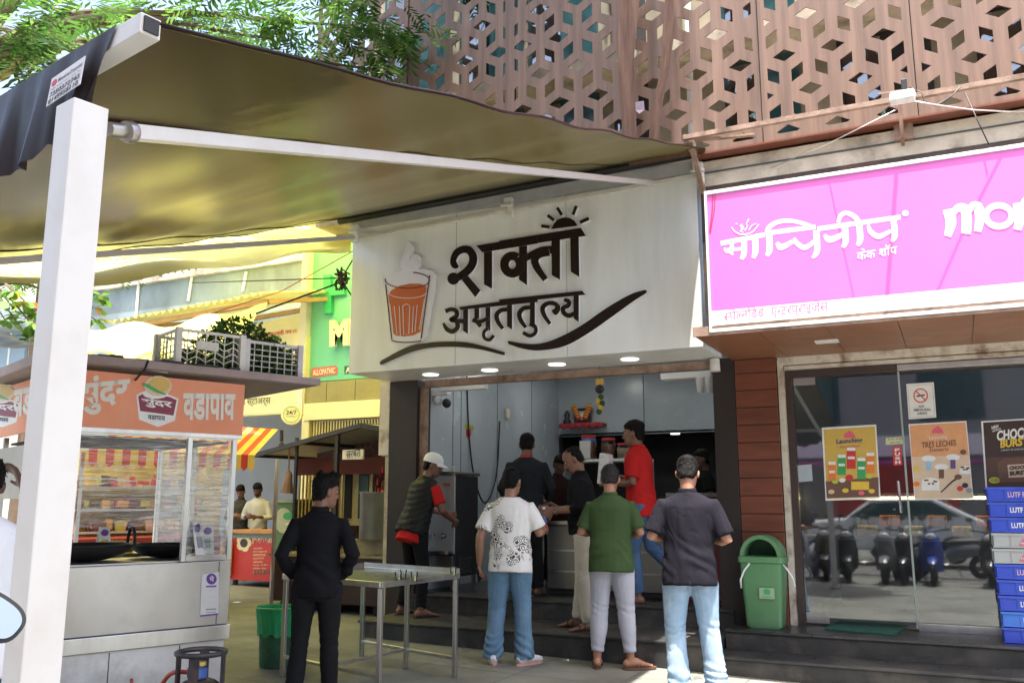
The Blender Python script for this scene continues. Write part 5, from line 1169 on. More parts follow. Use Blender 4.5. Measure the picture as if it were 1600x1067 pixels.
def jar(x, y0, y1, wpx, label, fillc, lidc=(.5, .03, .03)):
    a = onY(x, y1, 11.75); c = onY(x, y0, 11.75); r = (onY(x+wpx/2, y1, 11.75)-a).length; z0 = p0.z+.001; h = c.z-a.z
    j = thing('snack_jar', label, 'jar', (a.x, 11.75, z0))
    MB().lathe([(0, 0), (r*.95, 0), (r, .01), (r, h*.72), (r*.8, h*.86), (r*.8, h*.9)], (a.x, 11.75, z0), 22).build('body', mat('clear_jar', (.5, .5, .5), .15, trans=0) if False else M['clear'], j, smooth=True, autosm=.9)
    MB().lathe([(0, .006), (r*.93, .006), (r*.95, h*.68), (0, h*.7)], (a.x, 11.75, z0), 20).build('snacks', mat('jar_fill', fillc, .7, var=.5, vs=45, bump=.8, bs=60), j, smooth=True, autosm=.8)
    MB().lathe([(0, h), (r*.84, h), (r*.86, h*.97), (r*.86, h*.87), (0, h*.87)], (a.x, 11.75, z0), 20).build('lid', mat('jar_lid', lidc, .4), j, smooth=True, autosm=.6)
    return j
j1 = jar(920, 677, 715, 24, 'red lidded jar with a printed blue and white label at the shelf left end', (.25, .12, .06))
b = MB(); a = onY(920, 692, 11.75); b.lathe([(.10, -.05), (.10, .06)], (a.x, 11.75, a.z), 22); b.build('label', flat('blue_label', (.1, .2, .5)), j1)
jar(951, 681, 714, 23, 'red lidded jar of brown biscuits in the middle of the shelf', (.28, .13, .07)); jar(975, 689, 713, 22, 'red lidded jar of white and brown sweets beside the red shirt', (.5, .4, .33))
pk = onY(915, 700, 11.62); tag(MB().poly([pk+Vector(q) for q in ((-.08, 0, -.14), (.06, 0, -.14), (.07, 0, .1), (-.09, 0, .1))], (0, .03, 0)).build('snack_packet', flat('white_packet', (.6, .6, .6))), 'white and blue snack packet leaning on the labelled jar', 'packet')
# prayer shelf on the back wall
rs = thing('prayer_shelf', 'small red prayer shelf on the grey back wall', 'shelf', onY(909, 662, 13.9))
a, c = onY(879, 662, 13.75), onY(940, 666, 13.75)
MB().bb(a.x, c.x, 13.7, 13.995, a.z-.03, a.z).build('board', M['red'], rs)
b = MB()
for i in range(12): b.ell((a.x+(c.x-a.x)*i/11, 13.69, a.z-.04-.02*(i % 2)), (.05, .02, .04), 8, 5)
b.build('cloth_fringe', mat('red_fringe', (.3, .03, .04), .8), rs)
a2, c2 = onY(897, 660, 13.85), onY(922, 637, 13.85)
pf_ = thing('framed_picture', 'small garlanded framed picture standing on the red prayer shelf', 'picture', ((a2.x+c2.x)/2, 13.85, a.z))
MB().bb(a2.x, c2.x, 13.85, 13.88, a.z+.001, c2.z).build('frame', M['brown'], pf_); MB().bb(a2.x+.05, c2.x-.05, 13.843, 13.849, a.z+.06, c2.z-.05).build('picture', flat('picture_print', (.5, .4, .36)), pf_); MB().bb((a2.x+c2.x)/2-.05, (a2.x+c2.x)/2+.05, 13.838, 13.842, a.z+.09, c2.z-.09).build('figure_print', flat('pale_figure', (.7, .66, .62)), pf_)
b = MB()
for sg_ in (0, 1):
    for i in range(10):
        t = i/9; x = (a2.x if sg_ == 0 else c2.x)+(1 if sg_ == 0 else -1)*.09*t; b.ell((x, 13.83, c2.z+.03-(c2.z-a.z)*t*.75), (.05, .03, .04), 8, 5, mi=i % 2)
b.build('garland', [mat('marigold', (.6, .35, .03), .8), mat('rose_red', (.45, .06, .05), .8)], pf_)
i_ = onY(886, 650, 13.85); tag(MB().lathe([(0, 0), (.07, 0), (.07, .05), (.04, .08), (.05, .16), (.02, .22), (0, .23)], (i_.x, 13.85, a.z), 14).build('small_idol', mat('dark_metal', (.05, .05, .06), .4, .5), smooth=True), 'small dark metal idol beside the framed picture', 'idol')
hg = thing('hanging_charm', 'colourful hanging charm with a dark mask and flowers under the shutter beam', 'charm', onY(938, 585, 9.5))
b = MB().tube([onY(937, 572, 9.5), onY(938, 645, 9.5)], .004, 5); b.build('string', M['black'], hg)
MB().box(onY(937, 596, 9.5), (.09, .03, .07)).build('card', flat('yellow_red_card', (.6, .4, .08)), hg); MB().ell(onY(937, 608, 9.5), (.055, .04, .05), 14, 10).build('mask', M['brown'], hg, smooth=True)
b = MB()
for i, (x, y) in enumerate(((939, 620), (935, 626), (941, 630), (938, 636), (936, 643))): b.ell(onY(x, y, 9.5), (.035, .03, .035), 8, 6, mi=i % 2)
b.build('flowers', [mat('leaf_dark', (.03, .08, .03), .7), mat('flower_yellow', (.6, .4, .04), .7)], hg)
# cameras, battens, stickers, cable
cc = thing('security_cameras', 'white ceiling plate with two security cameras near the left pillar', 'camera', onY(690, 616, 9.9))
q = onY(690, 614, 9.9); MB().box(q, (.22, .1, .06)).build('plate', M['white'], cc, bevel=.006)
for x, y, m in ((684, 626, M['white']), (698, 630, M['void'])):
    p = onY(x, y, 9.85); MB().ell(p, (.055, .07, .06), 14, 10).build('dome', m, cc, smooth=True)
tag(MB().bb(-5.8, -5.15, 9.7, 9.8, onY(690, 608, 9.75).z-.03, onY(690, 600, 9.75).z).build('light_batten', M['white']), 'white batten box on the ceiling above the security cameras', 'batten')
bt = thing('wall_unit', 'white wall unit with two lamp holders at the right end of the shop', 'light fitting', onY(1080, 590, 9.8))
p0_, p1_ = onY(1034, 590, 9.8), onY(1112, 584, 9.8); MB().bb(p0_.x, p1_.x, 9.75, 9.95, p0_.z-.03, p0_.z+.04).build('body', M['white'], bt, bevel=.005)
for x in (1094, 1108): p = onY(x, 600, 9.8); MB().lathe([(0, -.10), (.035, -.09), (.05, .08), (.05, .1)], p, 14).build('lamp_holder', M['white'], bt, smooth=True)
sp = thing('spot_lamp', 'small cream spot lamp hanging from the soffit at the right pillar', 'spot lamp', onY(1117, 560, 9.25))
p = onY(1117, 570, 9.22); MB().lathe([(0, -.07), (.055, -.07), (.05, .06), (.03, .07), (0, .07)], p, 16).build('shade', M['whitep'], sp, smooth=True, autosm=.6); MB().tube([p+Vector((0, 0, .07)), p+Vector((0, 0, .16))], .012, 8).build('stem', M['whitep'], sp)
MB().tube([(XL+.02, 10.9, 3.45), (XL+.025, 10.95, 2.6), (XL+.04, 11.15, 1.75), (XL+.05, 11.4, 1.48), (XL+.04, 11.75, 1.8), (XL+.02, 11.85, 2.55)], .012, 6)
cbl = MB().tube(smooth_path([(XL+.02, 10.72, 3.45), (XL+.025, 10.8, 2.4), (XL+.04, 10.95, 1.75), (XL+.05, 11.25, 1.42), (XL+.04, 11.6, 1.8), (XL+.02, 11.75, 2.6)]), .012, 6).build('hanging_cable', M['black'], smooth=True)
tag(cbl, 'black cable looping down the grey left wall', 'cable')
pl_ = onX(793, 646, XL+.02); tag(MB().box(pl_, (.03, .1, .14)).build('socket', M['cream']), 'wall socket with a plug where the black cable ends', 'socket')
q = onX(733, 667, XL+.006); tag(MB().poly([q+Vector((0, y, z)) for y, z in ((-.12, -.03), (.12, -.035), (.12, .03), (-.12, .035))], (.004, 0, 0)).build('sticker', flat('lime_sticker', (.4, .42, .05))), 'lime yellow strip sticker on the grey wall', 'sticker')
q = onX(732, 676, XL+.006); tag(MB().poly([q+Vector((0, .07*math.cos(t), .07*math.sin(t))) for t in np.linspace(0, 6, 16)], (.004, 0, 0)).build('sticker', C_['rd']), 'round dark red sticker under the lime strip', 'sticker')

# ================================================================ stalls of the lane
st = thing('juice_stall', 'dark canopied snack stall with a big steel pot and gold bars', 'stall', (-7.5, 10.3, 0))
YA = 10.0; rA = onY(566, 661, YA); eA = onY(400, 708, YA+.35); rB = onY(660, 676, YA); dB = Vector((.15, 1.3, .0))
CAN = mat('grey_canopy_sheet', (.34, .35, .30), .5, var=.1); DK = mat('dark_steel_frame', (.03, .03, .028), .5, var=.2)
b = MB(); th_ = Vector((0, 0, -.02))
b.add([rA, eA, eA+dB, rA+dB, rA+th_, eA+th_, eA+dB+th_, rA+dB+th_], [(0, 1, 2, 3), (7, 6, 5, 4), (0, 4, 5, 1), (2, 6, 7, 3)]); b.add([rA, rB, rB+dB, rA+dB, rA+th_, rB+th_, rB+dB+th_, rA+dB+th_], [(3, 2, 1, 0), (4, 5, 6, 7), (1, 5, 4, 0), (3, 7, 6, 2)])
b.build('canopy', CAN, st)
b = MB(); lo = Vector((0, -.01, -.03))
for p, q in ((rA, eA), (rA, rB), (eA, eA+dB), (rA, rA+dB), (rA+dB, eA+dB), (rB, rB+dB), (rA.lerp(eA, .55), rA.lerp(eA, .55)+dB)): b.beam(p+lo, q+lo, .06, .06)
pm = onY(527, 700, YA+.1); b.beam((pm.x, YA+.1, 0.05), (pm.x, YA+.1, rA.lerp(eA, .25).z-.03), .055)
pl2 = onY(463, 720, YA+.3); b.beam((pl2.x, YA+.3, .05), (pl2.x, YA+.3, 2.35), .04)
b.build('canopy_frame', DK, st)
x0, x1 = onY(465, 800, YA+.6).x, onY(532, 800, YA+.6).x
b = MB(); 
for i in range(13): x = x0+(x1-x0)*i/12; b.bb(x, x+.02, YA+.6, YA+.62, .9, 2.03)
b.bb(x0, x1, YA+.59, YA+.63, .88, .92); b.build('gold_bars', mat('brass_bars', (.55, .42, .12), .35, .6), st)
tz = onY(500, 716, YA+.6).z; MB().bb(x0-.05, -6.45, YA+.58, YA+.60, tz-.24, tz).build('red_valance', mat('maroon_cloth', (.10, .02, .018), .8), st)
MB().bb(x0-.2, -6.45, YA+1.25, YA+1.28, .5, 2.4).build('back_board', mat('stall_back', (.10, .045, .03), .7, var=.7, vs=14), st)
bx0 = onG(432, 968).x; MB().bb(-8.35, -6.5, YA-.3, YA+.9, .14, .72).build('lower_body', mat('dark_maroon_body', (.035, .018, .015), .45, var=.3), st, bevel=.01)
MB().bb(-8.4, -6.46, YA-.35, YA+.95, .725, .76).build('counter_top', mat('stall_top', (.2, .17, .1), .4), st)
MB().bb(-7.3, -6.5, YA-.2, YA+.8, .765, .95).build('stove_box', mat('tan_stove', (.22, .19, .1), .5, var=.2), st)
for x in (-8.2, -6.7): MB().lathe([(0, -.03), (.07, -.03), (.08, 0), (.07, .03), (0, .03)], (x, YA-.2, .08), 16, axis=(0, 1, 0)).build('wheel', M['black'], st)
w0 = onY(540, 705, YA); MB().box(onY(552, 710, YA), (.34, .03, .13)).build('name_plate', M['whitep'], st); lettering('सरबत', onY(541, 716, YA-.02), onY(563, 713, YA-.02), onY(541, 705, YA-.02), C_['ink'], st)
b = MB(); x0_, x1_ = onY(535, 740, YA+.9), onY(575, 800, YA+.9); b.bb(x0_.x, x1_.x+.1, YA+.85, YA+.9, 1.1, 1.95); b.build('show_case', mat('cream_case', (.5, .46, .28), .5), st); MB().bb(x0_.x+.1, x1_.x-.25, YA+.83, YA+.849, 1.2, 1.85).build('case_pane', M['void'], st); MB().bb(x1_.x-.13, x1_.x+.04, YA+.83, YA+.849, 1.2, 1.85).build('case_pane', M['teal'], st)
b = MB(); rg = random.Random(8)
for i in range(260):
    x = -6.46-rg.random()*.9; z = 1.15+rg.random()*1.05; b.box((x, YA+.55+rg.random()*.25, z), (.05, .02, .09), rz=rg.random()*3, mi=rg.randrange(4))
tag(b.build('hanging_packets', [C_['rd'], C_['choc'], C_['gold'], C_['brn']], st), kind='stuff')
po_ = onY(579, 850, 9.75); rp = (onY(606, 800, 9.75)-onY(552, 800, 9.75)).length/2; zt2 = onY(579, 768, 9.75).z; zb2 = .955
MB_pot = MB().lathe([(0, 0), (rp*.97, 0), (rp, .02), (rp, zt2-zb2-.03), (rp*1.03, zt2-zb2-.02), (rp*1.03, zt2-zb2), (rp*.95, zt2-zb2), (rp*.95, .1), (0, .1)], (po_.x, 9.95, zb2), 36)
tag(MB_pot.build('steel_pot', mat('grey_aluminium_pot', (.22, .23, .23), .4, .7, var=.15), smooth=True, autosm=.7), 'big dull grey steel pot standing on the stall stove', 'pot')
gb = thing('juice_box', 'green box with a cut fruit picture beside the gold bars', 'box', onY(445, 835, 10.7))
a, c = onY(425, 838, 10.7), onY(462, 785, 10.7); MB().bb(a.x, c.x, 10.7, 11.1, a.z-.35, c.z).build('case', mat('green_case', (.10, .20, .07), .5), gb); MB().bb(a.x-.03, c.x+.03, 10.67, 11.13, c.z, c.z+.05).build('lid', mat('pale_green', (.30, .36, .2), .5), gb)
ell_px(fY(10.695), 443, 813, 14, 20, mat('pale_fruit', (.50, .52, .30), .6, vs=40), gb, 'fruit_print'); ell_px(fY(10.69), 450, 806, 8, 6, C_['gn'], gb, 'leaf_print'); MB().beam(onY(446, 828, 10.5), onY(466, 828, 10.5), .03, .03).beam(onY(446, 818, 10.5), onY(466, 818, 10.5), .02, .02).build('white_handle', M['white'], gb)
tag(MB().tube([onY(452, 700, 10.4), onY(451, 740, 10.4)], .012, 6).ell(onY(451, 745, 10.4), (.06, .05, .09)).tube([onY(451, 745, 10.4), onY(448, 770, 10.4)], [.05, .10], 10).build('cloth_bundle', mat('tan_cloth', (.30, .20, .13), .8, var=.2)), 'twisted tan cloth bundle hanging from the stall canopy', 'cloth')
# menu counter
mc = thing('menu_counter', 'red menu counter with white price list under an orange wooden top', 'counter', onG(410, 918))
YM = 11.6; MM = fY(YM); a, c = MM(363, 832), MM(480, 824); zb_ = MM(363, 905).z
MB().bb(a.x, -8.7, YM, YM+.6, zb_, a.z-.02).build('front', mat('red_menu_print', (.50, .035, .03), .45, var=.1), mc)
MB().bb(a.x-.1, -8.7, YM-.06, YM+.7, a.z, a.z+.05).build('wood_top', mat('orange_wood', (.45, .20, .06), .4, var=.2), mc); MB().bb(a.x-.02, -8.7, YM-.01, YM-.001, a.z-.08, a.z-.001).build('trim', mat('grey_green_trim', (.2, .26, .22), .5), mc)
for x in (a.x+.05, -9.2): MB().bb(x-.03, x+.03, YM+.05, YM+.11, gz(x), zb_).build('leg', M['black'], mc)
YW = mat('menu_letter', (.72, .62, .36), .5)
MN = fY(YM-.004)
lettering(['\u093fशवश', ('क', .78), 'ती'], MN(394, 850), MN(428, 848), MN(394, 834), YW, mc, bold=.03); lettering('आईस', MN(440, 848), MN(462, 846), MN(440, 834), YW, mc, bold=.03)
for i, s in enumerate(('आईस्क्रीम', 'मँगो मस्तानी', 'पायनापल', 'स्ट्रॉबेरी', 'चॉकलेट', 'काजू अंजीर', 'मिल्क शेक', 'लस्सी')):
    y = 857+i*5.2; lettering(s, MN(395, y+1.5), MN(410+(i*7 % 9), y+1.2), MN(395, y-2), YW, mc, th=.001); lettering('%d' % (40+10*(i % 4)), MN(426, y+1), MN(430, y+1), MN(426, y-2), YW, mc, th=.001); lettering('%d' % (60+10*(i % 3)), MN(434, y+1), MN(438, y+1), MN(434, y-2), YW, mc, th=.001); lettering('शेक ज्यूस', MN(446, y+1), MN(460, y+.6), MN(446, y-2), YW, mc, th=.001)
b = MB()
for i in range(5): t = 2*math.pi*i/5; b.poly([MN(*p) for p in ring_path(381+6*math.cos(t), 848+7*math.sin(t), 6, 7, 0, 340, 12)], (0, -.001-.0004*i, 0))
b.build('flower_emblem', YW, mc); ell_px(fY(YM-.008), 381, 848, 6, 7, C_['choc'], mc, 'emblem_centre')
b = MB(); rg = random.Random(5)
for i in range(8): x = 397+i*5; b.poly([MN(x, 890), MN(x+3.5, 890), MN(x+3.5, 897), MN(x, 897)], (0, -.002, 0))
b.build('food_photos', C_['brn'], mc)
b = MB(); b.poly([MN(449, 876), MN(464, 874), MN(464, 893), MN(449, 895)], (0, -.003, 0)); b.build('photo_card', C_['crm'], mc)
yc = thing('yellow_rack', 'narrow yellow snack poster rack beside the menu counter', 'rack', onG(356, 922)); a = fY(YM-.1)(362, 845); c = fY(YM-.1)(340, 920)
MB().bb(c.x, a.x-.02, YM-.1, YM-.05, .25, a.z).build('board', flat('amber_board', (.6, .32, .06)), yc)
for i in range(4): MB().ell((a.x-.14, YM-.105, .4+i*.18), (.07, .01, .05), 10, 6).build('food_print', C_['brn'], yc)
# striped awning stall seen through the cart
ss = thing('striped_stall', 'snack stall with a red and yellow striped awning behind the food cart', 'stall', (-9.3, 8.5, 0))
A0, A1 = onD(138, 722, 10.2), onD(397, 731, 11.6); A0.z = A1.z = (A0.z+A1.z)/2
bk = Vector((-.45, .95, .42)); nS = 22; b = MB()
for i in range(nS):
    p, q = A0.lerp(A1, i/nS), A0.lerp(A1, (i+1)/nS); m_ = (p+q)/2; up_ = Vector((0, 0, .16))
    b.add([p+up_, q+up_, q+up_+bk, p+up_+bk], [(0, 1, 2, 3)], i % 2); b.add([p+up_, q+up_, q, m_-Vector((0, 0, .05)), p], [(0, 1, 2, 3, 4)], i % 2)
b.build('striped_awning', [mat('red_stripe', (.62, .06, .03), .6, trans=.35), mat('yellow_stripe', (.80, .58, .12), .6, trans=.35)], ss)
ed = (A1-A0).normalized(); ep = Vector((-ed.y, ed.x, 0))
def sp_(u, d, z): return Vector((*(A0+ed*u+ep*d).to_2d(), z))
SLm = Matrix((ed, ep, Vector((0, 0, 1)))).transposed()
MB().box(sp_(.9, .9, .5), (2.0, .8, 1.0), M=SLm).build('counter', mat('red_stall_body', (.35, .04, .03), .5), ss)
MB().box(sp_(1.1, 1.6, 1.3), (2.6, .05, 1.6), M=SLm).build('back_board', mat('yellow_back', (.50, .40, .10), .6, var=.3, vs=6), ss)
b = MB(); rg = random.Random(3)
for k in range(3): b.box(sp_(1.0, 1.4, 1.05+k*.28), (2.0, .3, .03), M=SLm)
b.build('rack', M['steel'], ss); b = MB()
for k in range(3):
    for i in range(34): b.box(sp_(.08+rg.random()*1.95, 1.25+rg.random()*.2, 1.10+k*.28+rg.random()*.06), (.03+rg.random()*.11, .06, .03+rg.random()*.13), M=SLm @ Matrix.Rotation(rg.uniform(-.25, .25), 3, 'Y'), mi=rg.randrange(5))
b.build('goods', [C_['brn'], C_['gold'], C_['crm'], C_['rd'], C_['lime']], ss)
MB().box(sp_(-.25, .5, 1.45), (.5, .06, .5), M=SLm).build('side_sign', M['red'], ss); lettering('A', sp_(-.35, .46, 1.35), sp_(-.12, .46, 1.35), sp_(-.35, .46, 1.6), YW, ss, bold=.04)
for u in (0, 2.5): MB().box(sp_(u, .2, 1.0), (.04, .04, 2.0), M=SLm).build('pole', M['steel'], ss)
# overhead wires in the lane
wire('lane_wire', [onD(546, 436, 11), onD(400, 490, 10)], .012, M['black'], 'dark wire running down across the green sign to the lane roof')
wire('lane_wire', [onD(546, 434, 11), onD(300, 442, 12)], .008, M['black'], 'thin wire stretched level across the blue wall')
wire('lane_wire', [onD(556, 390, 11), onD(440, 455, 11), onD(330, 490, 10)], .006, mat('red_wire', (.5, .1, .06), .5), 'thin red wire crossing above the lean-to roof')
b = MB(); c0 = onD(533, 436, 11); rg = random.Random(1)
for i in range(9): b.tube([c0+Vector((rg.uniform(-.1, .1), rg.uniform(-.1, .1), rg.uniform(-.15, .15))) for _ in range(4)], .012, 5)
b.tube([c0, onD(556, 398, 11)], .01, 5); b.tube([c0, onD(549, 462, 11)], .01, 5)
tag(b.build('wire_knot', M['brown']), 'tangled dark wire knot in front of the green sign', 'wire')
# pieces on the screen: two long brown strips in front of it, a plastic scrap
def strip(name, pts, wd, m, label, cat):
    b = MB(); P = [Vector(p) for p in pts]; n = 16
    vs = []; fs = []
    for i in range(n+1):
        t = i/n; k = t*(len(P)-1); j = min(int(k), len(P)-2); p = P[j].lerp(P[j+1], k-j)
        for q in range(5): vs.append(p+Vector((wd*(q/4-.5)*(1-.35*t), -.02*math.cos(q*2.5+t*4), 0)))
    for i in range(n):
        for q in range(4): fs.append((i*5+q, i*5+q+1, (i+1)*5+q+1, (i+1)*5+q))
    return tag(b.add(vs, fs).build(name, m, smooth=True), label, cat)
BST = mat('streaked_brown', (.18, .10, .07), .8, var=.35, stretch=(6, 6, .5))
strip('brown_strip', [onY(985, -25, 8.15), onY(978, 100, 8.15), onY(985, 222, 8.2)], .22, BST, 'left one of two long brown strips in front of the screen', 'strip')
strip('brown_strip', [onY(1052, -25, 8.15), onY(1040, 100, 8.15), onY(1016, 235, 8.2)], .14, BST, 'right narrower brown strip slanting in front of the screen', 'strip')
tag(MB().add([onY(991, 160, 8.3), onY(1006, 158, 8.28), onY(1007, 172, 8.3), onY(999, 178, 8.29), onY(992, 172, 8.3)], [(0, 1, 2, 3, 4)]).build('plastic_scrap', flat('lilac_scrap', (.6, .5, .6))), 'small lilac plastic scrap stuck on the screen', 'scrap')
# ================================================================ people
def remesh(b, name, m, parent, vox, smooth_n=3, fn=None, dec=0):
    """closed overlapping volumes -> one continuous skin"""
    me = bpy.data.meshes.new('tmp'); me.from_pydata(b.v, [], b.f)
    bm = bmesh.new(); bm.from_mesh(me); bmesh.ops.recalc_face_normals(bm, faces=bm.faces); bm.to_mesh(me); bm.free()
    o = bpy.data.objects.new('tmp', me); COL.objects.link(o)
    r = o.modifiers.new('r', 'REMESH'); r.mode = 'VOXEL'; r.voxel_size = vox
    s = o.modifiers.new('s', 'SMOOTH'); s.factor = .5; s.iterations = smooth_n
    dg = bpy.context.evaluated_depsgraph_get(); out = bpy.data.meshes.new_from_object(o.evaluated_get(dg))
    bpy.data.objects.remove(o); bpy.data.meshes.remove(me)
    out.name = name
    n = len(out.vertices); co = np.empty(n*3); out.vertices.foreach_get('co', co); co = co.reshape(-1, 3)
    if fn is not None:
        no = np.empty(n*3); out.vertex_normals.foreach_get('vector', no); no = no.reshape(-1, 3)
        co = co + no*fn(co)[:, None]; out.vertices.foreach_set('co', co.ravel())
    out.materials.clear(); out.materials.append(m)
    out.polygons.foreach_set('use_smooth', [True]*len(out.polygons)); out.update()
    ob = bpy.data.objects.new(name, out); COL.objects.link(ob); ob.parent = parent
    return ob
def wavefield(seed, freq, n=7, aniso=(1, 1, 1)):
    rg = np.random.default_rng(seed); K = rg.normal(size=(n, 3))*freq*np.array(aniso); ph_ = rg.uniform(0, 6.28, n); K2 = rg.normal(size=(3, 3))*freq*.35; p2 = rg.uniform(0, 6.28, 3)
    def f(P):
        W = P + .05*np.sin(P @ K2.T + p2)
        return np.sin(W @ K.T + ph_).mean(1)
    return f
def folds(seed, amp, freq=26, aniso=(1, 1, .7), extra=None):
    f1 = wavefield(seed, freq, 5, aniso); f2 = wavefield(seed+9, freq*.45, 4, aniso)
    def fn(P):
        a = f1(P); d = amp*(1.3*f2(P) + .9*np.sign(a)*np.abs(a)**1.2 - .9*np.exp(-(a/.06)**2)*.5)
        if extra is not None: d = d + extra(P)
        return d
    return fn
def V3(p): return Vector(p)
def head_rings(b, c, Mh, s=1.0):
    prof = [(-.118, .052, .020, .022), (-.108, .046, .036, .040), (-.085, .034, .052, .064), (-.055, .016, .062, .083), (-.02, .004, .069, .093), (.02, 0, .073, .097), (.055, -.004, .075, .099), (.085, -.008, .068, .090), (.108, -.010, .050, .068), (.121, -.010, .022, .03)]
    n = 18; vs = []; fs = []
    for z, cy, rx, ry in prof:
        for k in range(n):
            t = 2*math.pi*k/n; vs.append(c + Mh @ Vector((rx*math.cos(t), cy+ry*math.sin(t), z))*s)
    m = len(prof)
    for i in range(m-1):
        for k in range(n): fs.append((i*n+k, i*n+(k+1) % n, (i+1)*n+(k+1) % n, (i+1)*n+k))
    fs.append(tuple(range(n-1, -1, -1))); fs.append(tuple((m-1)*n+k for k in range(n))); b.add(vs, fs)
def hand(b, w, d, nrm, s, side, curl=.5, spread=.10):
    """palm + five fingers; w wrist, d pointing direction, nrm palm normal (the way the fingers curl), side +1: thumb on the +e side"""
    d = Vector(d).normalized(); nrm = Vector(nrm); nrm = (nrm-d*nrm.dot(d)).normalized(); e = d.cross(nrm).normalized()*side
    kn = w+d*.095*s
    b.tube([w-d*.03*s, w+d*.01*s, w+d*.05*s, kn, kn+d*.008*s], [(.026*s, .02*s), (.028*s, .018*s), (.040*s, .015*s), (.043*s, .014*s), (.036*s, .009*s)], 12, right=e)
    for i, (o, l) in enumerate(((.031, .070), (.011, .080), (-.010, .074), (-.030, .058))):
        p = kn+e*o*s-d*.006*s; q = d + e*spread*(1.2-i*.8); q.normalize(); pts = [p]; a = .25*curl
        for k, f in enumerate((.46, .32, .24)):
            a += curl*(.75 if k else .5); dd = (q*math.cos(a)+nrm*math.sin(a)).normalized(); pts.append(pts[-1]+dd*l*f*s)
        b.tube(pts, [.0098*s, .0094*s, .0085*s, .0068*s], 8)
    tb = w+d*.03*s+e*.03*s; t1 = tb+(d*.7+e*.6+nrm*.35).normalized()*.042*s; t2 = t1+(d*.85+e*.15+nrm*.45).normalized()*.034*s
    b.tube([tb-d*.01*s-e*.01*s, tb, t1, t2], [.013*s, .0135*s, .0115*s, .008*s], 8)
SK = {'tan': mat('skin_tan', (.30, .155, .095), .5, var=.12, vs=10), 'brown': mat('skin_brown', (.20, .095, .058), .5, var=.12, vs=10), 'dark': mat('skin_dark', (.11, .052, .034), .5, var=.12, vs=10), 'warm': mat('skin_warm', (.34, .165, .10), .5, var=.12, vs=10)}
HAIR = mat('black_hair', (.007, .0062, .006), .6, var=.6, vs=60, stretch=(1, 1, .25), bump=.6, bs=140, spec=.12)
HAIRG = mat('greying_hair', (.016, .014, .014), .6, var=.9, vs=90, stretch=(1, 1, .25), bump=.6, bs=140, spec=.25)
EYEW = mat('eye_white', (.6, .58, .55), .3, var=0); EYEB = mat('eye_dark', (.01, .008, .007), .2, var=0); LIP = mat('lip', (.20, .08, .065), .5, var=.1)
